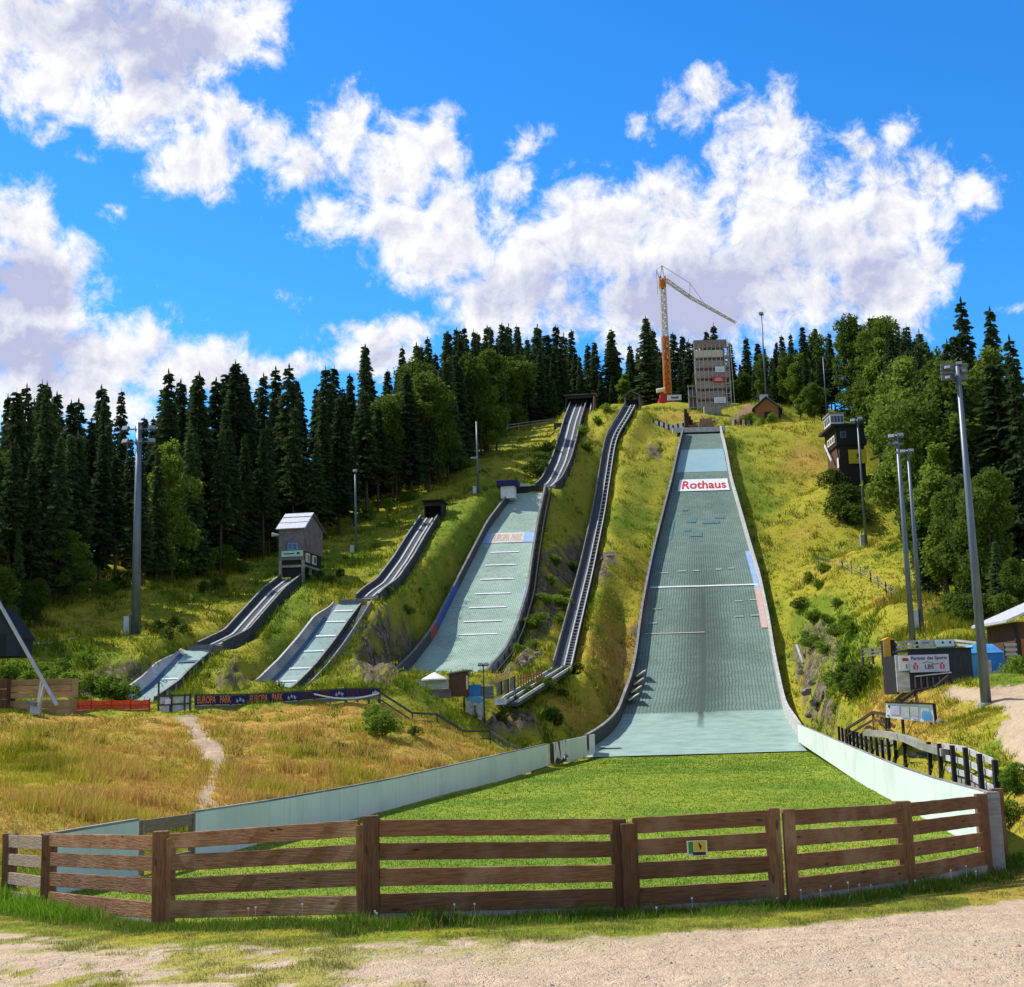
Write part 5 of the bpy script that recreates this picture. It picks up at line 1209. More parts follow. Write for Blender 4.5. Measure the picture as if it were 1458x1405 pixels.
# dark bay and concrete wing wall to its right
o = P(1432, 976, 61.6); t = thing('wing_wall', 'sloping concrete wing wall right of the blue container', 'wall', o)
part('concrete_face', M['concrete'], t, lambda m: opr(m, o, [(.0, .35, .2), (.75, 0, .15), (.75, 0, 1.25), (.0, .35, 1.25)], (0, .2, 0), ID3)); part('dark_bay', M['black'], t, lambda m: opr(m, o, [(-.02, .9, -.2), (.7, .9, -.2), (.0, .9, 1.2)], (0, .1, 0), ID3))
# house at the right edge
o = P(1449, 938, 64); t = thing('wooden_house', 'brown wooden house with a pale roof cut off by the right edge', 'house', o)
part('wall', M['brownwood'], t, lambda m: obx(m, o, (.05, 0, -.8), (5, 4, 1.75), ID3)); part('orange_door', M['orangewood'], t, lambda m: obx(m, o, (.22, -.05, .05), (1.1, -.003, .95), ID3)); part('corner_post', M['darkwood'], t, lambda m: obx(m, o, (-.03, -.05, -.8), (.14, .1, 1.74), ID3))
part('roof', M['tin'], t, lambda m: opr(m, o, [(-.55, -.5, 1.72), (2.4, -.5, 2.9), (5.4, -.5, 1.72), (5.4, -.5, 1.84), (2.4, -.5, 3.02), (-.55, -.5, 1.84)], (0, 5, 0), ID3))
# information board
pa, pb, pc, pd = P(1261, 1021.5, 52), P(1330.5, 1029, 50.6), P(1327.5, 1003.5, 50.6), P(1261.5, 1001, 52)
nv = (pb - pa).cross(pd - pa).normalized(); nv = nv if nv.y < 0 else -nv
t = thing('info_board', 'long white information board with pale maps standing in the dry grass', 'sign', pa)
part('board', M['white'], t, lambda m: m.prism([pa, pb, pc, pd], -nv * .05))
part('frame_top', M['darkwood'], t, lambda m: m.bar(pd + UP * .04, pc + UP * .04, .1, .06)); part('frame_side', M['black'], t, lambda m: m.bar(pb + Vector((.06, 0, -.1)), pc + Vector((.06, 0, .05)), .1, .1, (0, 1, 0)))
for q in (pa.lerp(pb, .08), pa.lerp(pb, .95)): part('leg', M['darkwood'], t, lambda m: m.bar(q + Vector((0, .12, -.4)), q + Vector((0, .12, .3)), .1, .1, (0, 1, 0)))
fld = lambda u, v: pa.lerp(pb, u).lerp(pd.lerp(pc, u), v) + nv * .012
for (u0, v0, u1, v1, mt) in [(.10, .25, .30, .85, 'lilac'), (.33, .12, .50, .9, 'rail'), (.53, .3, .70, .92, 'rail'), (.55, .1, .68, .26, 'lilac'), (.76, .12, .95, .55, 'lightblue'), (.76, .62, .93, .85, 'teal'), (.05, .7, .09, .85, 'slate'), (.04, .1, .08, .2, 'wallred'), (.80, .14, .92, .22, 'navy')]:
    part('printed_field', M[mt], t, lambda m: m.prism([fld(u0, v0), fld(u1, v0), fld(u1, v1), fld(u0, v1)], nv * .006))
# stair handrail by the info board
def handrail(label, pts, h=.95, mat=None, low=.45):
    mat = mat or M['darkwood']; t = thing('stair_handrail', label, 'railing', pts[0] - UP * h)
    for a, b in zip(pts[:-1], pts[1:]):
        part('rail', mat, t, lambda m: m.bar(a, b, .08, .13)); part('rail', mat, t, lambda m: m.bar(a - UP * low, b - UP * low, .06, .10))
    for q in pts: part('post', mat, t, lambda m: m.bar(q + UP * .03, Vector((q.x, q.y, min(hz(q.x, q.y) - .2, q.z - h))), .1, .1, (0, 1, 0)))
    return t
handrail('dark wooden stair rail climbing from the info board to the shed', [P(1283, 998, 53), P(1302, 984, 55), P(1331, 979, 57), P(1350, 963, 58.5)], .8, None, .3)
handrail('dark wooden stair rail left of the info board, above the ramp', [P(1205, 1038, 75), P(1243, 1014, 65), P(1261, 1017, 57)], .85, None, .35)
# ramp with black posts beside the right boards
t = thing('ramp_railing', 'timber ramp railing with black posts and pale rails behind the bright white boards', 'railing', P(1337, 1102, 41))
def rr(px, py, extra=1.0):
    tt_ = (px - 729) / F; d = (10.6 + extra - .158 * 29) / (tt_ - .158); return P(px, py, d)
posts = [(1194,1034,1060),(1199,1036,1062),(1204,1038,1064),(1209,1039,1066),(1214.5,1040.5,1069),(1220,1042,1071.5),(1226,1044,1074),(1232.5,1046,1077),(1240,1048,1080),(1247.5,1050,1083),(1255.5,1053,1086.5),(1264.5,1056,1090),(1274,1053,1094),(1287,1056.5,1099),(1322,1056,1110),(1337,1058.5,1113),(1355.5,1061,1119),(1374,1064,1125),(1394,1073,1132),(1416,1082,1138)]
for (x, y0, y1) in posts:
    a = rr(x, y0); b = rr(x, y1); b = Vector((a.x, a.y, b.z)); part('post', M['black'], t, lambda m: m.bar(b - UP * .2, a, .12, .14, (0, 1, 0)))
tops = [rr(x, y + 2.5, 1.16) for x, y, _ in posts]
for i in list(range(0, 12)) + [15, 16, 17, 18]:
    a, b = tops[i], tops[i + 1]
    for dz in (0.0, .36, .72): part('rail', M['wallwhite'] if i > 12 else M['wallwood'], t, lambda m: m.bar(a - UP * dz + Vector((0, .06, 0)), b - UP * dz + Vector((0, .06, 0)), .05, .17))
for i in (13,):
    a, b = tops[i], tops[i + 1]
    for dz in (0.02, .38, .74): part('rail', M['black'], t, lambda m: m.bar(a - UP * dz, b - UP * dz, .06, .15))
for i in (14, 15, 16, 17, 18):
    a, b = tops[i], tops[i + 1]; part('concrete_kerb', M['concrete'], t, lambda m: m.bar(a - UP * 1.12 + Vector((.12, .1, 0)), b - UP * 1.12 + Vector((.12, .1, 0)), .14, .62))
kp = [P(1233, 1036, 56), P(1262, 1038, 54), P(1290, 1044, 51), P(1312, 1053, 47), P(1345, 1062, 43)]
t = thing('concrete_kerb', 'low curved concrete kerb wall running down beside the ramp', 'kerb', kp[0])
for a, b in zip(kp[:-1], kp[1:]): part('kerb_length', M['concrete'], t, lambda m: m.bar(a - UP * .2, b - UP * .2, .25, .24))
# boulders
def boulder(px, py, d, r, label, grp):
    p = P(px, py, d); m = MB(); n1_, n2_ = 10, 7; vs = []; fs = []
    sd = random.random() * 50
    for i in range(n2_ + 1):
        for j in range(n1_):
            th = math.pi * i / n2_; ph = 2 * math.pi * j / n1_
            v = Vector((math.sin(th) * math.cos(ph), math.sin(th) * math.sin(ph) * .8, math.cos(th) * .7))
            k = r * (.55 + .95 * float(vnoise(np.array([v.x * 1.7 + sd]), np.array([v.y * 1.7 + v.z * 2.1 + sd]), 3)[0]))
            vs.append(p + v * k)
    for i in range(n2_):
        for j in range(n1_): fs.append((i * n1_ + j, i * n1_ + (j + 1) % n1_, (i + 1) * n1_ + (j + 1) % n1_, (i + 1) * n1_ + j))
    m.add(vs, fs); tag(m.build('boulder', M['stone'], None), label, 'boulder', grp)
for (x, y) in [(1336, 984), (1343, 986), (1350, 983), (1346, 991)]: boulder(x, y, 57, .22, 'pale boulder piled at the head of the stair rail below the shed', 'boulders below the shed')
for (x, y) in [(1340, 1028), (1347, 1032), (1354, 1036), (1362, 1038), (1370, 1041), (1349, 1040)]: boulder(x, y, 50, .2, 'boulder of the low dry stone row right of the info board', 'stone row by the info board')
for (x, y, r) in [(1139, 958, .5), (1148, 985, .7), (1158, 1000, .6), (1166, 1015, .6), (1155, 972, .5), (1175, 1022, .5), (1150, 1018, .5)]: boulder(x, y, 112, r * .62, 'grey rock sticking out of the steep bank right of the large jump', 'rocks on the right bank')
for (x, y, r) in [(858, 795, .5), (864, 803, .7), (868, 792, .6), (820, 810, .5), (812, 822, .6), (745, 945, .6), (757, 938, .5), (766, 930, .5)]: boulder(x, y, 160 if x > 790 and y < 830 else 118, r * .62, 'grey rock breaking through the slope beside the lift track', 'rocks by the lift track')

# ------------------------------------------------------------------ terrace on the left
def plank_stack(label, x0, x1, y0, y1, d, n, mat, depth=1.2):
    a = P(x0, y1, d); b = P(x1, y0, d); t = thing('timber_crate', label, 'crate', a); W = b.x - a.x; Hh = b.z - a.z
    for k in range(n): part('plank', mat, t, lambda m: obx(m, a, (0, random.uniform(-.03, .02), Hh * k / n + .015), (W + random.uniform(-.05, .03), .06, Hh * (k + 1) / n - .012), ID3), bevel=.01)
    part('side_board', mat, t, lambda m: obx(m, a, (W - .06, .07, 0), (W, depth, Hh - .02), ID3)); part('side_board', mat, t, lambda m: obx(m, a, (0, .07, 0), (.06, depth, Hh - .02), ID3))
    part('top_board', mat, t, lambda m: obx(m, a, (.07, .08, Hh - .06), (W - .07, depth - .02, Hh - .02), ID3))
plank_stack('lower timber crate of the two stacked on the terrace at the left edge', 9, 100, 995.5, 1023, 75.5, 2, M['cratewood'])
plank_stack('upper timber crate of the two stacked on the terrace at the left edge', 13, 102, 965.5, 995, 75.5, 3, M['cratewood'])
plank_stack('red brown timber crate cut off by the left edge', -30, 11, 966, 1026, 75.0, 4, M['brownwood'])
a = P(-8, 846, 74); b = P(81, 1004, 73.5); t = thing('barrier_boom', 'raised grey metal barrier boom leaning across the timber crates', 'barrier', b)
part('boom', M['steel_light'], t, lambda m: m.tube([a + (a - b) * .15, b], [.09, .115], 10)); fo = P(52, 1019, 74)
for q in (P(60, 968, 73.8), P(63, 975, 73.6)): part('strut', M['steel_light'], t, lambda m: m.bar(fo, q, .14, .14))
part('base_plate', M['steel_light'], t, lambda m: m.box(fo + Vector((0, -.1, .3)), (.55, .3, .5))); part('counterweight', M['steel'], t, lambda m: m.bar(P(39, 1000, 73.6), P(52, 1003, 73.6), .28, .2)); part('brace', M['steel_light'], t, lambda m: m.bar(P(70, 985, 73.6), P(61, 971, 73.7), .1, .1))
o = P(-30, 925, 92); t = thing('dark_shed', 'dark gabled shed half hidden in greenery at the left edge', 'shed', o)
part('wall', M['slate'], t, lambda m: opr(m, o, [(0, 0, -.5), (2.6, 0, -.5), (2.6, 0, .8), (1.3, 0, 2.6), (0, 0, .8)], (0, 3, 0), ID3)); part('roof', M['black'], t, lambda m: opr(m, o, [(-.1, -.2, .7), (1.3, -.2, 2.7), (2.7, -.2, .7), (2.7, -.2, .82), (1.3, -.2, 2.85), (-.1, -.2, .82)], (0, 3.4, 0), ID3)); part('door', M['black'], t, lambda m: obx(m, o, (1.0, -.05, -.4), (1.8, -.003, 1.0), ID3))
# orange mesh barrier
a = P(101, 1020, 76.5); b = P(213, 1018, 79); t = thing('mesh_barrier', 'bright orange mesh barrier on the terrace below the smallest jump', 'barrier', a)
hb = 22.5 * 77 / F; n = 28
for k in range(4):
    q0_, q1_ = a.lerp(b, k / 4 + .004), a.lerp(b, (k + 1) / 4 - .004)
    def net(m):
        secs = []
        for j in range(9):
            c = q0_.lerp(q1_, j / 8) + Vector((0, .06 * math.sin(j * 1.3 + k), 0)); sag = .05 * math.sin(j * math.pi / 8)
            secs.append([c + UP * .02, c + UP * (hb - sag), c + Vector((0, .02, hb - sag)), c + Vector((0, .02, .02))])
        m.loft(secs)
    nt = part('net_panel', M['orangenet'], t, net)
    for zf in (.35, .62): part('tape', M['red'] if zf > .5 else M['cream'], nt, lambda m: m.bar(q0_ + Vector((0, -.09, hb * zf)), q1_ + Vector((0, -.09, hb * (zf + .05))), .01, .04))
for k in range(5): q = a.lerp(b, k / 4); part('stake', M['red'], t, lambda m: m.bar(q - UP * .2, q + UP * (hb + .06), .07, .07, (0, 1, 0)))
# grey metal gate
a = P(225.5, 1017, 81); b = P(272, 1014.5, 82.5); hg = 26 * 82 / F; t = thing('metal_gate', 'dark metal gate with white sheets between the orange mesh and the navy banners', 'gate', a)
for k in (0, .36, .40, .8, .97): q = a.lerp(b, k); part('upright', M['walldark'], t, lambda m: m.bar(q - UP * .15, q + UP * (hg + (.85 if k == 0 else .04)), .1, .1, (0, 1, 0)))
for z in (.06, .5, .95): part('cross_bar', M['walldark'], t, lambda m: m.bar(a + UP * hg * z, b + UP * hg * z, .06, .10))
for (u0, u1, z0, z1, mt) in [(.05, .34, .12, .46, 'rail'), (.05, .34, .56, .9, 'lilac'), (.43, .78, .12, .46, 'rail'), (.43, .78, .56, .9, 'rail'), (.83, .95, .2, .9, 'rail'), (.2, .38, .52, .8, 'white')]:
    q0_, q1_ = a.lerp(b, u0) + Vector((0, .03, 0)), a.lerp(b, u1) + Vector((0, .03, 0)); dy_ = -.1 if mt == 'white' else 0
    part('sheet', M[mt], t, lambda m: m.prism([q0_ + Vector((0, dy_, hg * z0)), q1_ + Vector((0, dy_, hg * z0)), q1_ + Vector((0, dy_, hg * z1)), q0_ + Vector((0, dy_, hg * z1))], (0, .02, 0)))
# banner fence: three lengths with the same printed banner
BX = [(277,1014.5,83,24.5),(352,1012,85.5,22.5),(425,1006,88,21),(492,1000,90,19),(541,997,91.5,16.5)]
seg_labels = ['navy banner fence with bright orange capitals, leftmost length next to the metal gate', 'navy banner fence with bright orange capitals, length below the narrow ski jump', 'navy banner fence with faded brownish capitals, third length', 'navy banner fence with faded capitals, last length before the stair rail']
for i in range(4):
    x0, y0, d0, h0 = BX[i]; x1, y1, d1, h1 = BX[i + 1]; a = P(x0, y0, d0); b = P(x1, y1, d1); ha = h0 * d0 / F; hb_ = h1 * d1 / F
    t = thing('banner_fence', seg_labels[i], 'fence', a)
    bn = part('banner_cloth', M['navy'], t, lambda m: m.prism([a + UP * ha * .42, b + UP * hb_ * .42, b + UP * hb_ * .97, a + UP * ha * .97], (0, .03, 0)))
    part('lower_board', M['greywood'], t, lambda m: m.prism([a + UP * ha * .12, b + UP * hb_ * .12, b + UP * hb_ * .40, a + UP * ha * .40], (0, .05, 0)))
    part('top_rail', M['walldark'], t, lambda m: m.bar(a + UP * (ha + .02), b + UP * (hb_ + .02), .1, .08))
    for k in range(4): q = a.lerp(b, k / 3 * .98 + .01); part('post', M['walldark'], t, lambda m: m.bar(q + Vector((0, .1, -.3)), q + Vector((0, .1, ha * (1 - k / 3) + hb_ * k / 3)), .12, .1, (0, 1, 0)))
    xd = (b - a); ctr = a.lerp(b, .36) + UP * (ha * .695) + Vector((0, -.02, 0))
    lettering('EUROPA', .62, a.lerp(b, .22) + UP * ha * .69 + Vector((0, -.03, 0)), xd, UP, M['orange'] if i < 2 else M['brownwood'], bn, 1.0 * (b - a).length * .36 / 2.45)
    lettering('PARK', .62, a.lerp(b, .58) + UP * (ha * .6 + hb_ * .09) + Vector((0, -.03, 0)), xd, UP, M['orange'] if i < 2 else M['brownwood'], bn, 1.0 * (b - a).length * .22 / 1.6)
    for k, u in enumerate((.80, .86, .92)):
        c = a.lerp(b, u) + UP * hb_ * (.62 + .1 * (k % 2)) + Vector((0, -.03, 0)); st = [c + Vector((math.cos(j * math.pi / 5 + .3) * (.17 if j % 2 == 0 else .06), 0, math.sin(j * math.pi / 5 + .3) * (.17 if j % 2 == 0 else .06))) for j in range(10)]
        part('star_mark', M['lilac'], bn, lambda m: m.prism(st, (0, .01, 0)))
# red and white tape sagging to the stair rail
a = P(447, 989, 88.5); b = P(540, 988, 91); tp_ = [a.lerp(b, k / 10) - UP * (.33 * math.sin(math.pi * k / 10)) for k in range(11)]
tag(part('barrier_tape', M['cloth'], None, lambda m: m.loft([[p, p + UP * .10, p + Vector((0, .01, .10)), p + Vector((0, .01, 0))] for p in tp_])), 'sagging white barrier tape in front of the faded banners', 'tape')
handrail('long dark wooden stair rail stepping down the golden meadow from the terrace', [P(539, 984, 91.5), P(587, 1015, 91), P(622, 1017, 92), P(660, 1041, 93.5), P(698, 1041, 94), P(737, 1066.5, 92)], 1.05, M['walldark'], .5)
# parasol, hut, lift booth
o = P(619, 972, 100); t = thing('parasol', 'white parasol over the counter at the foot of the medium jump', 'parasol', o - UP * .3)
c = P(618.5, 956.5, 100)
def canopy(m):
    n = 8; rim = [c + Vector((1.02 * math.cos(2 * math.pi * k / n + .39), 1.02 * math.sin(2 * math.pi * k / n + .39), -.52)) for k in range(n)]; low = [p - UP * .1 for p in rim]
    m.add([c] + rim + low, [(0, 1 + k, 1 + (k + 1) % n) for k in range(n)] + [(1 + k, 9 + k, 9 + (k + 1) % n, 1 + (k + 1) % n) for k in range(n)])
part('canopy', M['cloth'], t, canopy); part('pole', M['steel_light'], t, lambda m: m.bar(c - UP * .05, c - UP * 2.2, .06, .06, (0, 1, 0)))
o = P(600, 983, 100); t = thing('counter', 'long grey counter under the white parasol', 'counter', o)
part('front', M['wallwhite'], t, lambda m: obx(m, o, (-.4, 0, .1), (2.0, .1, .75), ID3)); part('top', M['rail'], t, lambda m: obx(m, o, (-.5, -.1, .753), (2.1, .6, .81), ID3)); part('foot_fence', M['greywood'], t, lambda m: obx(m, o, (-1.2, -.15, -.6), (2.2, -.08, .06), ID3))
o = P(639, 984, 100); t = thing('brown_hut', 'small red brown hut right of the white parasol', 'hut', o)
part('wall', M['brownwood'], t, lambda m: opr(m, o, [(0, 0, -.4), (1.45, 0, -.4), (1.45, 0, 1.4), (0, 0, 1.2)], (0, 1.4, 0), ID3)); part('roof', M['greywood'], t, lambda m: opr(m, o, [(-.12, -.15, 1.22), (1.65, -.15, 1.46), (1.65, -.15, 1.55), (-.12, -.15, 1.31)], (0, 1.8, 0), ID3)); part('corner_strip', M['cream'], t, lambda m: obx(m, o, (1.3, -.04, .1), (1.44, -.003, 1.1), ID3))
o = P(660, 1005, 101); t = thing('lift_booth', 'bright blue lift booth on a white pillar at the bottom of the lift track', 'booth', o)
part('blue_cabin', M['blue'], t, lambda m: obx(m, o, (0, 0, .68), (1.3, 1.2, 1.55), ID3), bevel=.03); part('cabin_seam', M['lightblue'], t, lambda m: obx(m, o, (.52, -.02, .7), (.58, -.003, 1.5), ID3))
lp = part('lower_panel', M['rail'], t, lambda m: obx(m, o, (.16, .02, .05), (1.5, .2, .67), ID3)); part('blue_picture', M['lightblue'], lp, lambda m: m.prism([o + Vector(q) for q in ((.2, -.01, .66), (1.3, -.01, .62), (1.45, -.01, .35), (1.2, -.01, .12), (.8, -.01, .25), (.3, -.01, .4))], (0, .02, 0)))
part('pillar', M['wallwhite'], t, lambda m: opr(m, o, [(.2, .1, .04), (1.55, .1, .04), (1.45, .1, -.5), (1.1, .1, -1.9), (.85, .1, -1.9), (.75, .1, -1.0), (.2, .1, -1.0)], (0, .5, 0), ID3))
part('side_post', M['brownwood'], t, lambda m: obx(m, o, (-.02, .0, -1.4), (.12, .16, .66), ID3)); part('inner_post', M['slate'], t, lambda m: obx(m, o, (.8, -.05, -1.4), (.9, .08, .0), ID3))
o = P(685, 993, 102); tag(part('grey_cabinet', M['wallwood'], None, lambda m: obx(m, o, (0, 0, -.1), (.95, .7, .85), ID3), bevel=.03), 'grey metal cabinet right of the blue lift booth', 'cabinet')
for k in range(3):
    o = P(707 + 9.5 * k, 991 - 3.5 * k, 103.5 - .2 * k); t = thing('parked_bench', ['leftmost', 'middle', 'rightmost'][k] + ' of three grey brown slab benches parked beside the lift track', 'bench', o)
    part('back_slab', M['stone'], t, lambda m: opr(m, o, [(0, 0, 0), (.32, 0, .04), (.36, 0, 1.12), (.02, 0, 1.0)], (0, .5, 0), ID3)); part('end_face', M['black'], t, lambda m: opr(m, o, [(.325, 0, .04), (.45, 0, .1), (.46, 0, 1.18), (.365, 0, 1.12)], (0, .5, 0), ID3))
a = P(738, 974, 106); b = P(771, 965, 109); t = thing('picket_barrier', 'orange picket barrier beside the lower lift track', 'barrier', a)
for k in range(10): q = a.lerp(b, k / 9); part('picket', M['orangewood'], t, lambda m: m.bar(q - UP * .2, q + UP * .72, .12, .05, (0, 1, 0)))
part('picket_rail', M['orangewood'], t, lambda m: m.bar(a + Vector((0, .06, .4)), b + Vector((0, .06, .4)), .05, .1))
a = P(704, 1004, 102); b = P(721, 993, 102); t = thing('notice_board', 'white notice board at the lower end of the lift track', 'sign', a)
part('board', M['white'], t, lambda m: m.prism([a, Vector((b.x, a.y, a.z + .05)), b + UP * .02, Vector((a.x + .05, b.y, b.z))], (0, .04, 0))); part('print', M['lilac'], t, lambda m: m.box((a + b) / 2 + Vector((.05, -.02, .02)), (.5, .01, .28)))
# thin fence across the right slope and the old post on the bank
slat_fence('thin wire and post fence running down the right slope', [P(1165, 802, 147), P(1200, 810, 143), P(1240, 825, 131), P(1262, 842, 122), P(1285, 860, 110)], .9, 2, M['wallwood'], M['wallwood'], 3.5, .04)
slat_fence('low pale rail along the path on the left slope', [P(42, 921, 101), P(70, 920, 102), P(110, 912, 104)], .35, 1, M['wallwhite'], M['darkwood'], 2.0, .1)
slat_fence('grey rail fence at the upper left edge of the forest clearing', [P(722, 612, 208), P(755, 607, 214), P(790, 603, 218)], .9, 2, M['wallwood'], M['wallwood'], 3, .12)
tag(part('old_post', M['wallwhite'], None, lambda m: m.bar(P(1134, 918, 129), P(1143, 944, 126), .16, .16)), 'pale leaning post on the steep bank right of the large jump', 'post')
tag(part('bench', M['walldark'], None, lambda m: (m.bar(P(1099, 866, 149) , P(1112, 867, 149), .5, .1), m.bar(P(1100, 864, 149), P(1100, 872, 149), .1, .1, (0, 1, 0)))), 'small dark platform beside the right wall of the large jump', 'platform')

# ------------------------------------------------------------------ vegetation
def leaf_mat(name, dark, light, transl=.35, seed_amt=.5):
    m = bpy.data.materials.new(name); m.use_nodes = True; t = NT(m.node_tree); t.n.clear()
    out = t.new('ShaderNodeOutputMaterial'); at = t.new('ShaderNodeAttribute', attribute_name='tint')
    oi = t.new('ShaderNodeObjectInfo')
    f = t.math('ADD', t.math('MULTIPLY', at.outputs['Fac'], 1 - seed_amt * .5), t.math('MULTIPLY', t.math('SUBTRACT', oi.outputs['Random'], .35), seed_amt), clamp=True)
    c = t.mix(f, dark, light)
    d = t.new('ShaderNodeBsdfDiffuse'); tr = t.new('ShaderNodeBsdfTranslucent'); mx = t.new('ShaderNodeMixShader')
    t.put(d.inputs['Color'], c); t.put(tr.inputs['Color'], t.mix(.5, c, tuple(min(1, k * 1.7) for k in light[:3]) + (1,)))
    mx.inputs[0].default_value = transl; t.l.new(d.outputs[0], mx.inputs[1]); t.l.new(tr.outputs[0], mx.inputs[2]); t.l.new(mx.outputs[0], out.inputs[0])
    return m
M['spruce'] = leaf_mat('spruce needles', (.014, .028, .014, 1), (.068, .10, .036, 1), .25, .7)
M['fir'] = leaf_mat('lighter conifer needles', (.03, .06, .025, 1), (.10, .16, .05, 1), .25, .4)
M['leaf'] = leaf_mat('broad leaves', (.035, .066, .012, 1), (.13, .18, .03, 1), .35, .8)
M['leaf_light'] = leaf_mat('light broad leaves', (.06, .115, .016, 1), (.20, .26, .04, 1), .4, .5)
M['bush'] = leaf_mat('bush leaves', (.055, .11, .014, 1), (.20, .29, .035, 1), .4, .7)

def quads_from(c, a, b):
    """quads centred c with half axes a, b -> V, F"""
    V = np.stack([c - a - b * .35, c + a * .2 - b, c + a, c + a * .2 + b], 1).reshape(-1, 3)
    F_ = np.arange(len(V)).reshape(-1, 4); return V, F_
def unit(v): return v / np.maximum(np.linalg.norm(v, axis=-1, keepdims=True), 1e-9)

def spruce_geo(seed, h=20.0, low=.12, wmax=2.9, dens=1.0, ragged=.25):
    r = np.random.default_rng(seed); C = []; A = []; B = []; T = []
    z = low * h
    while z < h * .985:
        k = (z - low * h) / (h * (1 - low)); R_ = wmax * (1 - k) ** .82 * (.35 + .65 * min(1, k / .10 + .55)) * r.uniform(1 - ragged, 1.08) + .12
        nb = max(4, int((8.5 - 3 * k) * dens)); a0 = r.uniform(0, 6.28)
        for j in range(nb):
            if r.random() < .10: continue
            az = a0 + 6.283 * j / nb + r.uniform(-.3, .3); L = R_ * r.uniform(.65, 1.12); droop = r.uniform(.18, .42) * L
            ns = max(3, int(L / .33)); s = (np.arange(ns) + .6) / ns
            dirv = np.array([math.cos(az), math.sin(az), 0]); side = np.array([-dirv[1], dirv[0], 0])
            base = np.array([0, 0, z + r.uniform(-.2, .2)])
            ctr = base + dirv * (s * L)[:, None] + np.array([0, 0, 1.])[None] * (-droop * s ** 1.3 + .12 * L * np.maximum(0, s - .75))[:, None]
            tone = r.uniform(.0, .65)
            for sd in (-1, 1):
                ln = (.22 + .34 * (1 - np.abs(s - .45))) * r.uniform(.8, 1.25, ns) * (.6 + .4 * min(1, L / 1.6))
                d = unit(dirv * .75 + side * sd * r.uniform(.4, 1.0, ns)[:, None] + np.array([0, 0, 1.]) * r.uniform(-.75, -.1, ns)[:, None])
                up = unit(np.cross(d, unit(r.normal(size=(ns, 3)))))
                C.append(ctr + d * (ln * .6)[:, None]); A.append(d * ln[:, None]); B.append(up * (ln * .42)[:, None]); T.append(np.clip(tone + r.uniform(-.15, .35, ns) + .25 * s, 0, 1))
        z += h * r.uniform(.017, .026) * (1.15 - .45 * k)
    # leader
    C.append(np.array([[0, 0, h * .99]])); A.append(np.array([[0, 0, h * .03]])); B.append(np.array([[.12, 0, 0]])); T.append(np.array([.4]))
    C, A, B, T = np.concatenate(C), np.concatenate(A), np.concatenate(B), np.concatenate(T)
    V, F_ = quads_from(C, A, B); return V, F_, np.repeat(T, 4)

def leafy_geo(seed, h=14.0, w=4.2, low=.18, n=5200, ls=.30, nl=16, columnar=False):
    r = np.random.default_rng(seed); cs = []; rs = []
    for k in range(nl):
        q = (k + .5) / nl; zc = h * (low + (1 - low) * (.06 + .86 * q))
        wid = w * (math.sin(math.pi * (.12 + .80 * q)) ** .7) * (.55 if columnar else 1)
        a = r.uniform(0, 6.28); rad = wid * r.uniform(.15, .75)
        cs.append((rad * math.cos(a), rad * math.sin(a), zc)); rs.append(wid * r.uniform(.22, .56) + .012 * h)
    cs = np.array(cs); rs = np.array(rs); p = rs ** 2 / (rs ** 2).sum(); idx_ = r.choice(nl, n, p=p)
    d = unit(r.normal(size=(n, 3))); sh = r.uniform(.55, 1.08, n) ** .6
    flat = np.array([1.0, 1.0, .8]); ctr = cs[idx_] + d * (rs[idx_] * sh)[:, None] * flat
    # twig clumping: pull leaves towards clump centres so that gaps open between them
    ncl = n // 16; cl = ctr[r.choice(n, ncl)]; near = r.integers(0, ncl, n)
    sel = r.random(n) < .62
    jit = r.normal(size=(n, 3)) * ls * 1.15
    ctr = np.where(sel[:, None], cl[near] + jit, ctr)
    ok = ctr[:, 2] > h * low * .6; ctr = ctr[ok]; m = len(ctr); idx_ = idx_[ok]
    nrm = unit(unit(ctr - np.array([0, 0, h * .5])) * .5 + r.normal(size=(m, 3)) * .8 + np.array([0, 0, .35]))
    a = unit(np.cross(nrm, r.normal(size=(m, 3)))); b = np.cross(nrm, a); s = ls * r.uniform(.6, 1.35, m)[:, None]
    V, F_ = quads_from(ctr, a * s, b * s * .62)
    ctone = r.uniform(0, .55, ncl)[near[ok]]; tone = np.clip(np.where(sel[ok], ctone, r.uniform(0, .5, nl)[idx_]) + r.uniform(-.1, .4, m), 0, 1)
    return V, F_, np.repeat(tone, 4), cs

def trunk_mb(h, r0, top, lean=0.0, limbs=None):
    m = MB(); m.tube([(0, 0, -.6), (lean * .3, 0, h * .3), (lean, 0, h * top)], [r0, r0 * .8, r0 * .25], 8)
    for c in (limbs if limbs is not None else []):
        zb = max(h * .12, c[2] * .55); m.tube([(0, 0, zb), (c[0] * .5, c[1] * .5, (zb + c[2]) * .52), (c[0] * .9, c[1] * .9, c[2])], [r0 * .42, r0 * .28, r0 * .08], 6)
    return m
PROTO = {}
def proto(name, crown, trunk, cm, hgt):
    V, F_, T = crown[:3]
    o = mesh_np('crown', V, F_, cm, 4, attrs={'tint': T}); me = o.data; bpy.data.objects.remove(o)
    tb = trunk.build('trunk', M['bark'], None, True); tm = tb.data; bpy.data.objects.remove(tb)
    PROTO[name] = (me, tm, hgt)
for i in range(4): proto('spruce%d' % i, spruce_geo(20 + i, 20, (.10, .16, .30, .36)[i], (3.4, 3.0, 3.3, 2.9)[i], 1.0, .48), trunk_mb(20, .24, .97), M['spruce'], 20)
for i in range(2): proto('fir%d' % i, spruce_geo(40 + i, 20, .06, 3.1, 1.1, .3), trunk_mb(20, .24, .97), M['fir'], 20)
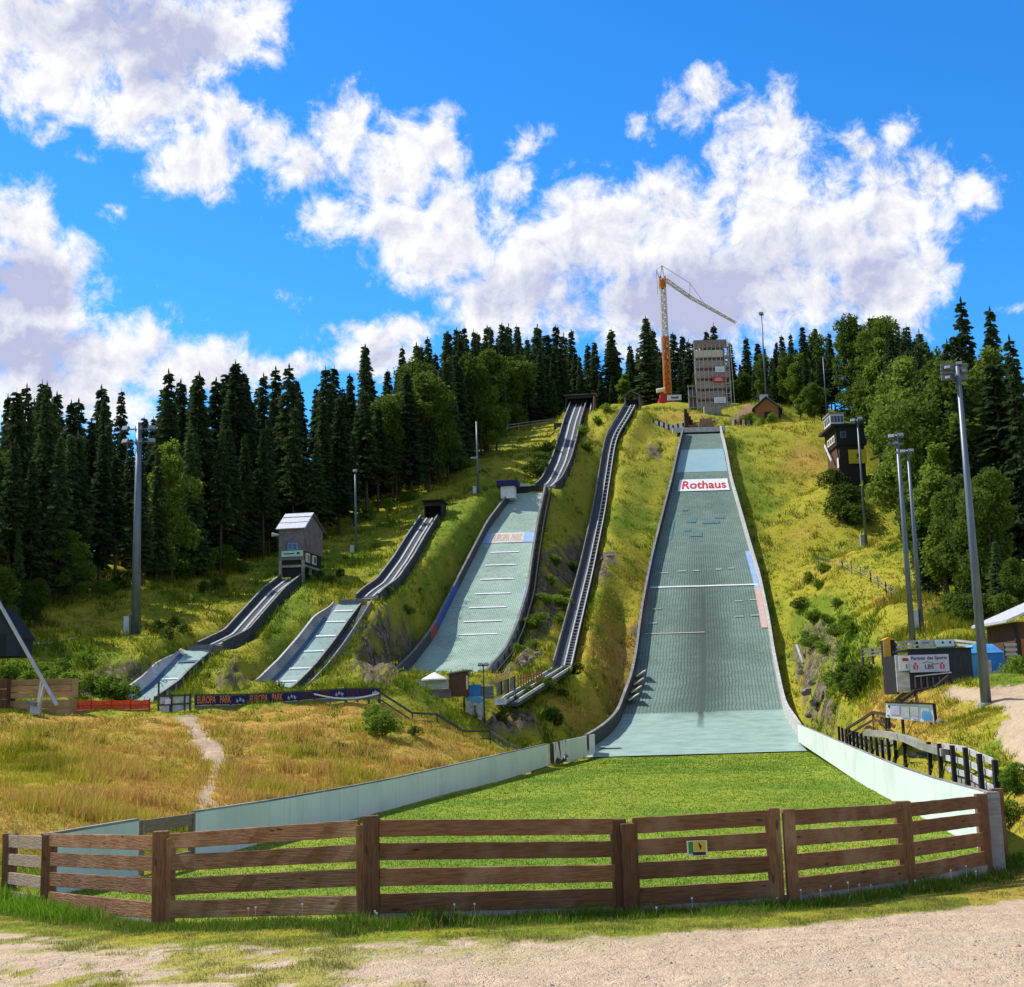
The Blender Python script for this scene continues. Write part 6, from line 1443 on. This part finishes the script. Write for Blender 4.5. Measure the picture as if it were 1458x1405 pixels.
for i in range(3):
    g = leafy_geo(50 + i, 14, (3.7, 3.2, 4.0)[i], .14, 13000, .165, (20, 24, 17)[i]); proto('broad%d' % i, g, trunk_mb(14, .22, .8, .3, g[3][::2]), M['leaf'], 14)
for i in range(2):
    g = leafy_geo(60 + i, 14, 3.3, .08, 12000, .16, 22, i == 1); proto('light%d' % i, g, trunk_mb(14, .18, .85, .2, g[3][::2]), M['leaf_light'], 14)
for i in range(3):
    g = leafy_geo(70 + i, 3.0, 2.1, .0, 2600, .12, 15); proto('bush%d' % i, g, trunk_mb(3, .06, .7, .1, g[3][::3]), M['bush'], 3.0)
for i in range(2):
    g = leafy_geo(80 + i, 3.0, 2.0, .0, 2600, .12, 14); proto('darkbush%d' % i, g, trunk_mb(3, .06, .7, .1, g[3][::3]), M['leaf'], 3.0)

def plant(kind, x, y, h, label, group, name, cat, wide=1.0, z=None, cname='crown', tname='trunk'):
    me, tm, h0 = PROTO[kind]; s = h / h0
    z = hz(x, y) if z is None else z
    t = thing(name, label, cat, (x, y, z), group); t.scale = (s * wide, s * wide, s); t.rotation_euler = (random.uniform(-.025, .025), random.uniform(-.025, .025), random.uniform(0, 6.28))
    for nm, d in ((cname, me), (tname, tm)):
        o = bpy.data.objects.new(nm, d); COL.objects.link(o); o.parent = t
    return t
SKY = [(-200,560),(0,562),(60,547),(110,562),(160,556),(200,572),(240,528),(270,514),(320,522),(400,527),(440,522),(500,527),(520,498),(560,503),(600,497),(635,478),(680,472),(720,467),(760,477),(800,455),(830,464),(860,472),(890,472),(925,452),(965,460),(1010,472),(1060,462),(1090,474),(1115,492),(1140,468),(1180,474),(1215,442),(1250,452),(1280,462),(1330,432),(1360,447),(1390,425),(1420,447),(1458,472),(1700,470)]
def sky_y(px): return float(np.interp(px, [a for a, b in SKY], [b for a, b in SKY]))
def forest(edge, rows, depth, kinds, label_of, seed, hmin, hmax, front_hmax=99, step=3.6, skyoff=(0, 55), wr=(.85, 1.2)):
    r = random.Random(seed); pts = [P(*e) for e in edge]; out = 0
    seg = [(pts[i + 1].xy - pts[i].xy).length for i in range(len(pts) - 1)]; tot = sum(seg)
    for row in range(rows):
        s = r.uniform(0, step)
        while s < tot:
            q = s; i = 0
            while i < len(seg) - 1 and q > seg[i]: q -= seg[i]; i += 1
            p = pts[i].lerp(pts[i + 1], min(1, q / seg[i])); off = depth * row / max(1, rows - 1) + r.uniform(-1.2, 1.2) + (1.0 if row == 0 else 0)
            k = 1 + off / p.y; x, y = p.x * k + r.uniform(-.8, .8), p.y * k
            z = hz(x, y); px, py = to_px(np.array([x]), np.array([y]), np.array([z])); px = float(px[0])
            ty = sky_y(px) + r.uniform(*skyoff) * (1.0 if row >= rows // 2 else 1.5)
            if r.random() < .22: ty = sky_y(px) - r.uniform(0, 10)
            hh = P(px, ty, y).z - z; hh = min(max(hh, hmin), hmax * r.uniform(.88, 1.0))
            if row == 0: hh = min(hh, front_hmax)
            if -160 < px < 1620:
                kind = kinds(px, row, r); nm = 'spruce_tree' if kind.startswith('spruce') else 'fir_tree' if kind.startswith('fir') else 'broadleaf_tree'
                lab, grp = label_of(px, row, nm); plant(kind, x, y, hh, lab, grp, nm, 'tree', r.uniform(*wr), z); out += 1
            s += step * r.uniform(.75, 1.35) * (1 + .12 * row)
    return out
KN = {'spruce_tree': 'dark spruce', 'fir_tree': 'lighter green conifer', 'broadleaf_tree': 'leafy green tree'}
def lab_left(px, row, nm):
    w_ = 'left of the tall floodlight pole' if px < 190 else 'between tall floodlight pole and grey hut' if px < 400 else 'between grey hut and narrow inrun' if px < 600 else 'above the medium jump'
    e_ = 'at the forest edge' if row == 0 else 'inside the forest'
    return f'{KN[nm]} {e_} {w_}', f'{KN[nm]}s {e_} {w_}'
def k_left(px, row, r):
    x = r.random()
    if 530 < px < 620 and row < 3 and x < .34: return r.choice(['broad0', 'fir0'])
    if row == 0 and x < .24: return r.choice(['broad0', 'light0', 'fir1', 'fir0'])
    if px < 170 and 0 < row < 3 and x < .14: return r.choice(['broad2', 'fir1'])
    if x < .05: return r.choice(['broad1', 'fir0', 'fir1'])
    return r.choice(['spruce0', 'spruce1', 'spruce2', 'spruce3'] if row == 0 else ['spruce0', 'spruce1'])
def k_front(px, row, r): return r.choice(['spruce2', 'spruce3', 'spruce1']) if row == 0 else k_left(px, row, r)
nT = 0
nT += forest([(-140,905,104),(-60,898,106),(0,892,109),(60,872,115),(120,850,121),(200,833,127),(270,818,133),(345,800,143),(400,792,151)], 5, 42, k_left, lab_left, 1, 7, 23, 15, 2.3, (0, 70), (.75, 1.15))
nT += forest([(400,795,152),(460,775,156),(540,748,166),(600,722,173),(660,682,186),(705,645,200)], 5, 48, k_left, lab_left, 2, 7, 26, 17, 2.5, (0, 70), (.75, 1.15))
def lab_top(px, row, nm):
    w_ = 'left of the start house' if px < 800 else 'between the start house and the crane' if px < 940 else 'behind the scaffolding' if px < 1060 else 'right of the crest hut'
    e_ = 'in front on the crest' if row == 0 else 'on the crest'
    return f'{KN[nm]} {e_} {w_}', f'{KN[nm]}s {e_} {w_}'
def k_top(px, row, r):
    x = r.random()
    if row == 0 and x < .35: return r.choice(['broad0', 'broad1', 'light0', 'fir0'])
    if px > 1090 and x < .4: return r.choice(['broad1', 'fir1', 'broad2'])
    return r.choice(['spruce0', 'spruce1', 'spruce2'])
nT += forest([(712,622,216),(760,600,232),(800,585,246)], 4, 30, k_top, lab_top, 3, 9, 26, 14, 3.6, (0, 40))
nT += forest([(800,575,262),(860,565,264),(930,560,270),(1010,560,272),(1075,560,262)], 4, 26, k_top, lab_top, 4, 9, 26, 15, 3.6, (0, 45))
nT += forest([(1075,575,250),(1110,575,240),(1150,585,228),(1190,602,218)], 4, 34, k_top, lab_top, 5, 8, 25, 11, 3.6, (0, 50))
def lab_right(px, row, nm):
    w_ = 'behind the judges tower' if px < 1260 else 'behind the two slim floodlight poles' if px < 1350 else 'near the right edge'
    e_ = 'at the edge of the right slope' if row == 0 else 'in the right hand wood'
    return f'{KN[nm]} {e_} {w_}', f'{KN[nm]}s {e_} {w_}'
def k_right(px, row, r):
    x = r.random()
    if row == 0: return r.choice(['broad0', 'broad1', 'light0', 'broad2', 'fir0', 'fir1', 'spruce1'])
    if x < (.5 if row < 2 else .22): return r.choice(['broad0', 'broad1', 'broad2', 'fir1', 'light1'])
    return r.choice(['spruce0', 'spruce1', 'spruce0'])
nT += forest([(1256,690,206),(1288,770,178),(1308,812,154),(1330,856,122),(1356,880,106),(1400,884,98),(1458,880,96),(1540,880,96)], 6, 52, k_right, lab_right, 6, 7, 22, 11, 3.9, (0, 85), (.7, 1.0))
# single trees that stand out
for (px, d, top, kind, wide, nm, lab) in [
    (102,117,748,'light0',1.0,'broadleaf_tree','pale green young tree before the dark forest, left of the tall pole'),
    (26,112,752,'fir1',.8,'fir_tree','slim pale green conifer at the forest edge by the left border'),
    (4,106,800,'broad1',1.1,'broadleaf_tree','bushy round tree at the left border above the timber crates'),
    (48,108,820,'broad2',1.2,'broadleaf_tree','low dark round tree right of the one at the left border'),
    (1300,135,492,'light0',1.0,'broadleaf_tree','bright yellow green tree rising behind the tallest floodlight pole'),
    (1348,108,618,'light1',1.1,'broadleaf_tree','light green poplar shaped tree between the slim poles and the tallest pole'),
    (1322,110,690,'fir1',.9,'fir_tree','young light conifer at the foot of the right wood'),
    (1283,160,618,'light0',.8,'broadleaf_tree','round leafy tree right of the judges tower'),
    (1262,205,446,'broad2',.9,'broadleaf_tree','tall broad crowned tree above the judges tower'),
    (1222,212,440,'broad1',.85,'broadleaf_tree','tall feathery tree left of the broad crowned tree above the judges tower'),
    (1395,150,424,'spruce0',.9,'spruce_tree','lone pointed spruce rising above the right skyline'),
    (1432,150,440,'spruce1',.9,'spruce_tree','second pointed spruce right of the lone one on the right skyline'),
    (1447,108,515,'spruce1',1.5,'spruce_tree','large dark spruce at the right border above the brown wooden house'),
    (1425,88,770,'fir0',1.5,'fir_tree','small bluish conifer beside the brown wooden house'),
    (1452,84,790,'broad2',1.2,'broadleaf_tree','low round tree above the roof of the brown wooden house'),
    (890,236,530,'light1',1.6,'broadleaf_tree','light green round tree left of the lift station'),
    (1000,258,520,'broad1',1.0,'broadleaf_tree','green tree squeezed between crane and scaffolding'),
    (1140,222,560,'light0',1.3,'broadleaf_tree','bright green bushy tree right of the crest hut'),
    (1160,214,540,'broad0',1.1,'broadleaf_tree','mid green tree beside the bare pole on the right crest'),
    (560,172,560,'broad2',1.0,'broadleaf_tree','leafy tree standing out lighter from the spruces above the narrow inrun'),
    (925,262,452,'spruce0',1.3,'spruce_tree','broad crowned dark conifer just left of the crane mast'),
    (790,236,540,'fir0',1.1,'fir_tree','yellowish green conifer left of the start house')]:
    p = G(px, d); hh = P(px, top, d).z - p.z; plant(kind, p.x, p.y, max(2.5, hh), lab, None, nm, 'tree', wide, p.z); nT += 1
# bushes
BUSH = [ # px, py, d, height, kind, label, group
 ([(1150,900,131),(1160,880,137),(1170,915,126),(1180,895,131),(1192,925,119),(1176,940,117),(1200,950,110),(1165,860,142),(1190,870,136),(1205,900,120),(1155,930,124),(1185,960,108),(1200,975,102),(1210,925,113),(1150,850,146),(1172,845,146),(1140,875,142),(1196,1000,96),(1216,985,93)], (.8,1.8), 'bush', 'green shrub on the steep bank right of the large jump', 'shrubs on the right bank'),
 ([(1222,975,84),(1236,985,78),(1246,968,80),(1228,995,76),(1212,1000,86)], (1.5,2.3), 'darkbush', 'bluish green bush left of the dark shed', 'bushes left of the shed'),
 ([(1196,722,168),(1206,716,170),(1218,722,166),(1188,712,173)], (2.2,3.4), 'darkbush', 'grey green bush below the judges tower', 'bushes below the judges tower'),
 ([(800,860,142),(806,840,146),(795,880,137),(785,840,146),(815,800,156),(792,815,152),(778,870,139),(765,900,133),(760,925,126),(748,905,132),(738,930,124)], (.9,1.9), 'bush', 'shrub on the slope between the medium jump and the lift track', 'shrubs beside the lift track'),
 ([(772,668,182),(765,682,178),(780,655,187)], (1.8,2.6), 'darkbush', 'dark bush left of the upper inrun of the medium jump', 'bushes by the upper inrun'),
 ([(568,850,131),(580,862,127),(548,862,126),(598,848,133)], (.7,1.4), 'bush', 'low bright bush on top of the rock bank left of the medium jump', 'bushes on the rock bank'),
 ([(60,945,92),(85,935,95),(110,950,92),(135,958,91),(30,945,90),(120,935,97),(10,955,88),(150,950,94),(80,958,89),(165,968,92),(100,970,88),(45,962,87)], (1.0,1.9), 'bush', 'green shrub on the bank above the timber crates and orange mesh', 'shrubs above the crates'),
 ([(250,890,111),(238,915,106),(262,902,109),(225,900,109)], (.6,1.3), 'darkbush', 'low dark shrub beside the foot of the tall left floodlight pole', 'shrubs by the left pole'),
 ([(470,850,128),(485,835,133),(500,820,140),(455,838,131),(440,838,130)], (.6,1.2), 'darkbush', 'low shrub right of the grey hut', 'shrubs by the grey hut'),
 ([(545,1048,77),(535,1040,80)], (.9,1.5), 'bush', 'tall green weed clump in the golden meadow', 'weed clumps in the meadow'),
 ([(590,1050,79),(483,1052,73)], (.5,.7), 'darkbush', 'small dark green clump in the golden meadow', 'dark clumps in the meadow'),
 ([(752,1020,108),(775,1012,111),(800,1005,114),(735,1030,105),(820,985,120),(715,1035,102),(790,1030,107)], (.8,1.7), 'darkbush', 'shady shrub under the lift track posts', 'shrubs under the lift track'),
 ([(1432,1120,35),(1440,1135,33),(1450,1125,34)], (.5,.8), 'bush', 'green clump at the end of the ramp railing', 'clumps by the ramp'),
 ([(1452,985,58),(1458,975,60)], (.9,1.3), 'bush', 'yellow green bush at the right border beside the gravel path', 'bushes by the path'),
 ([(1060,590,219),(1068,598,216),(1085,606,212),(1100,604,213)], (1.0,2.0), 'bush', 'green bush on the mound around the crest hut', 'bushes by the crest hut'),
 ([(830,640,198),(838,660,192),(850,610,206),(862,600,210)], (1.2,2.2), 'bush', 'shrub between the upper inrun and the top of the lift', 'shrubs by the lift top'),
 ([(345,830,136),(330,818,137),(310,838,131),(290,845,128)], (.8,1.5), 'darkbush', 'dark scrub at the forest foot left of the grey hut', 'scrub left of the grey hut'),
 ([(1395,890,86),(1380,895,85),(1430,890,84),(1355,885,92)], (1.5,2.6), 'darkbush', 'dark bush at the foot of the right wood behind the blue container', 'bushes behind the container')]
rb = random.Random(3)
for pts_, (h0, h1), kd, lab, grp in BUSH:
    for (px, py, d) in pts_:
        p = G(px, d); plant(kd + str(rb.randint(0, 2 if kd == 'bush' else 1)), p.x, p.y, rb.uniform(h0, h1), lab, grp if len(pts_) > 1 else None, 'bush', 'bush', rb.uniform(.95, 1.5), p.z, 'foliage', 'stem')
print('TREES', nT, len([o for o in bpy.data.objects if o.name.startswith('spruce_tree')]))

# scrub at the feet of the woods
for i, (px, d) in enumerate([(150,121),(170,123),(225,130),(252,132),(290,136),(318,139),(360,146),(385,150),(420,154),(450,157),(520,164),(555,168),(580,171),(622,179),(650,186),(690,199),(715,212),(740,222)]):
    p = G(px, d + rb.uniform(-1, 2)); plant(rb.choice(['bush0', 'bush1', 'darkbush0', 'bush2']), p.x, p.y, rb.uniform(1.2, 3.0), 'leafy scrub at the foot of the left forest edge', 'scrub along the left forest edge', 'bush', 'bush', rb.uniform(1.0, 1.5), p.z, 'foliage', 'stem')
# ---- grasses
def grass_mat(name, cols, transl=.4):
    m = bpy.data.materials.new(name); m.use_nodes = True; t = NT(m.node_tree); t.n.clear()
    out = t.new('ShaderNodeOutputMaterial'); at = t.new('ShaderNodeAttribute', attribute_name='gcol')
    d = t.new('ShaderNodeBsdfDiffuse'); tr = t.new('ShaderNodeBsdfTranslucent'); mx = t.new('ShaderNodeMixShader')
    t.put(d.inputs['Color'], at.outputs['Color']); t.put(tr.inputs['Color'], at.outputs['Color']); mx.inputs[0].default_value = transl
    t.l.new(d.outputs[0], mx.inputs[1]); t.l.new(tr.outputs[0], mx.inputs[2]); t.l.new(mx.outputs[0], out.inputs[0])
    return m
M['grass'] = grass_mat('grass blades', None, .45)
def zone_at(x, y):
    """zone values of the ground at arbitrary points (nearest grid cell)"""
    r_ = np.clip(np.searchsorted(dd, y), 1, len(dd) - 1); r_ = np.where(np.abs(dd[r_ - 1] - y) < np.abs(dd[r_] - y), r_ - 1, r_)
    t_ = x / wd[r_]; c_ = np.clip(np.searchsorted(tt, t_), 1, len(tt) - 1); c_ = np.where(np.abs(tt[c_ - 1] - t_) < np.abs(tt[c_] - t_), c_ - 1, c_)
    return zone[r_, c_], GZ[r_, c_]
def on_lane(x, y, mrg=.35):
    m = np.zeros(x.shape, bool)
    for ln, _, _ in LANES:
        a = np.interp(y, ln.d, ln.xl); b = np.interp(y, ln.d, ln.xr)
        m |= (x > a - mrg) & (x < b + mrg) & (y > ln.d0 - .3) & (y < ln.d1 + .3)
    return m
def blades(name, x, y, h, w, col, nb, spread, lean, mat, seed):
    r = np.random.default_rng(seed); n = len(x); z = H(x, y)
    X = np.repeat(x, nb) + r.normal(size=n * nb) * np.repeat(spread, nb); Y = np.repeat(y, nb) + r.normal(size=n * nb) * np.repeat(spread, nb)
    Z = np.repeat(z, nb) - .03
    hh = np.repeat(h, nb) * r.uniform(.5, 1.15, n * nb); ww = np.repeat(w, nb) * r.uniform(.6, 1.3, n * nb); a = r.uniform(0, 6.283, n * nb); la = r.uniform(0, 6.283, n * nb); ll = hh * r.uniform(.1, lean, n * nb)
    b0 = np.stack([X - np.cos(a) * ww / 2, Y - np.sin(a) * ww / 2, Z], -1); b1 = np.stack([X + np.cos(a) * ww / 2, Y + np.sin(a) * ww / 2, Z], -1); tp = np.stack([X + np.cos(la) * ll, Y + np.sin(la) * ll, Z + hh], -1)
    V = np.stack([b0, b1, tp], 1).reshape(-1, 3); F_ = np.arange(len(V)).reshape(-1, 3)
    c = np.repeat(col, nb, 0) * r.uniform(.75, 1.25, (n * nb, 1)); c = np.concatenate([np.clip(c, 0, 1), np.ones((n * nb, 1))], 1)
    return mesh_np(name, V, F_, mat, 3, attrs={'gcol': np.repeat(c, 3, 0)})
G_GREEN = np.array([.14, .215, .016]); G_LIME = np.array([.33, .33, .024]); G_GOLD = np.array([.46, .29, .075]); G_RED = np.array([.42, .20, .085])
def grass_colour(g, r):
    g = np.clip(-.22 * sst(fbm(x * .45, y * .45, 93, 4), .5, .62) + g + r.normal(size=g.shape) * .14, 0, 1)[:, None]
    c = np.where(g < .5, G_GREEN + (G_LIME - G_GREEN) * (g * 2), G_LIME + (G_GOLD - G_LIME) * (g * 2 - 1))
    red = (r.random(g.shape) < .16) & (g > .75); return np.where(red, G_RED, c)
r = np.random.default_rng(5)
def sample(n, d0, d1, t0=-.47, t1=.47, power=1.0):
    y = np.exp(r.uniform(math.log(d0), math.log(d1), n)); x = r.uniform(t0, t1, n) * y; return x, y
# meadow and hillside grass
x, y = sample(120000, 26, 235); zn, _ = zone_at(x, y)
ok = (zn[:, 3] < .5) & (zn[:, 1] < .3) & ~on_lane(x, y, .45) & (r.random(len(x)) > zn[:, 2] * .75) & ~((x > wall_lx(y) - .9) & (x < wall_rx(y) + .5) & (y < 107))
x, y, zn = x[ok], y[ok], zn[ok]
near = np.clip((y - 30) / 70, 0, 1); clump = sst(fbm(x * .5, y * .5, 77, 4), .46, .66); hsz = (.26 + .20 * near) * (.55 + 1.25 * clump)
col = grass_colour(zn[:, 0], r); col = col * (1.08 - .38 * clump * (zn[:, 0] < .75))[:, None]; fern = (r.random(len(x)) < .25 * clump) & (y > 60); col[fern] = [.10, .19, .02]
gx_, gy_ = to_px(x, y, H(x, y)); hsz = np.where((gx_ < 560) & (gy_ < 1040) & (gy_ > 985) & (y < 95), hsz * .38, hsz); hsz = np.where((gx_ > 530) & (gx_ < 770) & (gy_ > 985) & (gy_ < 1085) & (y > 70) & (y < 96), hsz * .55, hsz); hsz = np.where((gx_ > 1270) & (y < 62), hsz * .45, hsz)
sel = y < 100
tag(blades('meadow_grass', x[sel], y[sel], hsz[sel], .022 + .05 * near[sel], col[sel], 9, .10 + .12 * near[sel], .8, M['grass'], 1), 'long golden and green grass of the meadow on the left and the banks beside the outrun', 'grass', None, 'stuff')
sel = ~sel
tag(blades('slope_grass', x[sel], y[sel], hsz[sel] * .9, np.full(sel.sum(), .095), col[sel], 8, np.full(sel.sum(), .26), .8, M['grass'], 2), 'yellow green grass covering the hillside between and beside the jumps', 'grass', None, 'stuff')
# weeds along the fence and in the gravel
n = 100000; y = r.uniform(12, 29, n); x = r.uniform(-.46, .5, n) * y; zn, _ = zone_at(x, y)
fd = np.interp(x, fx, fy); front = fd - y
ok = (zn[:, 1] < .5) & (front > -.15) | ((zn[:, 1] < .45) & (x > 10.4) & (y < 29))
ok &= (zn[:, 3] < .5)
x, y, zn, front = x[ok], y[ok], zn[ok], front[ok]
tall = 1 - sst(front + .8 * (fbm(x * .9, y * .9, 90, 3) - .5), .55, 1.35); h_ = (.05 + .10 * tall) * (.5 + 1.0 * fbm(x * 1.3, y * 1.3, 78, 3)); h_ = h_ * np.where(fbm(x * 2.2, y * 2.2, 91, 3) > .56, 1.5, 1.0)
gc = np.where(tall[:, None] > .3, np.array([.10, .18, .018]), np.array([.17, .21, .03])); gc = gc * (.7 + .6 * fbm(x * .8, y * .8, 79, 3))[:, None]
dry = r.random(len(x)) < np.where(tall > .3, .08, .3); gc[dry] = [.36, .28, .12]
px_w, _ = to_px(x, y, H(x, y)); lf = sst(190 - px_w, 0, 120) * tall; h_ = h_ * (1 + 1.0 * lf); gc = gc * (1 - lf[:, None]) + np.array([.16, .30, .022]) * lf[:, None]
tag(blades('roadside_weeds', x, y, h_, .010 + .010 * tall + .014 * lf, gc, 8, .05 + .03 * tall, .7, M['grass'], 3), 'green weeds and grass growing along the foot of the timber fence', 'grass', None, 'stuff')
# mown lawn
n = 150000; y = np.exp(r.uniform(math.log(19), math.log(100), n)); x = r.uniform(-.46, .46, n) * y; zn, _ = zone_at(x, y); ok = zn[:, 3] > .5; x, y = x[ok], y[ok]
gc = np.array([.15, .25, .025]) * (.45 + 1.1 * fbm(x * .16, y * .16, 80, 5))[:, None] * r.uniform(.82, 1.18, (len(x), 1)); dry = r.random(len(x)) < .08; gc[dry] = [.30, .29, .07]
tag(blades('lawn_grass', x, y, np.full(len(x), .055) + .0004 * y, .012 + .0009 * y, gc, 3, .04 + .001 * y, .9, M['grass'], 4), 'short mown grass of the outrun lawn', 'grass', None, 'stuff')
# small white flowers among the weeds and loose stones on the gravel
n = 260; y = r.uniform(17, 24, n); x = r.uniform(-.2, .46, n) * y; fd = np.interp(x, fx, fy); ok = (fd - y > 0) & (fd - y < .7); x, y = x[ok][:70], y[ok][:70]
m = MB(); zf = H(x, y)
for a_, b_, c_ in zip(x, y, zf):
    q = Vector((a_, b_, c_ + random.uniform(.10, .30))); m.box(q, (.025, .012, .025)); m.bar((a_, b_, c_), q, .004, .004)
tag(m.build('white_flowers', M['cloth'], None), 'tiny white flowers scattered in the weeds at the fence foot', 'flowers', None, 'stuff')
n = 2600; y = np.exp(r.uniform(math.log(10.5), math.log(20), n)); x = r.uniform(-.46, .46, n) * y; zn, _ = zone_at(x, y); ok = zn[:, 1] > .55; x, y = x[ok], y[ok]; z = H(x, y); k = len(x)
s_ = np.exp(r.normal(size=k) * .45) * .010; oc = np.array([[1, 0, 0], [0, 1, 0], [-1, 0, 0], [0, -1, 0], [0, 0, .7], [0, 0, -.5]]); V = (oc[None] * r.uniform(.6, 1.4, (k, 6, 3))) * s_[:, None, None] + np.stack([x, y, z], -1)[:, None]
fc = np.array([[0, 1, 4], [1, 2, 4], [2, 3, 4], [3, 0, 4], [1, 0, 5], [2, 1, 5], [3, 2, 5], [0, 3, 5]]); F_ = (fc[None] + 6 * np.arange(k)[:, None, None]).reshape(-1, 3)
pc = np.repeat(np.array([[.42, .35, .29]]) * r.uniform(.65, 1.3, (k, 1)), 6, 0)
tag(mesh_np('gravel_stones', V.reshape(-1, 3), F_, M['grass'], 3, attrs={'gcol': np.concatenate([pc, np.ones((k * 6, 1))], 1)}), 'loose pebbles lying on the gravel road', 'gravel', None, 'stuff')
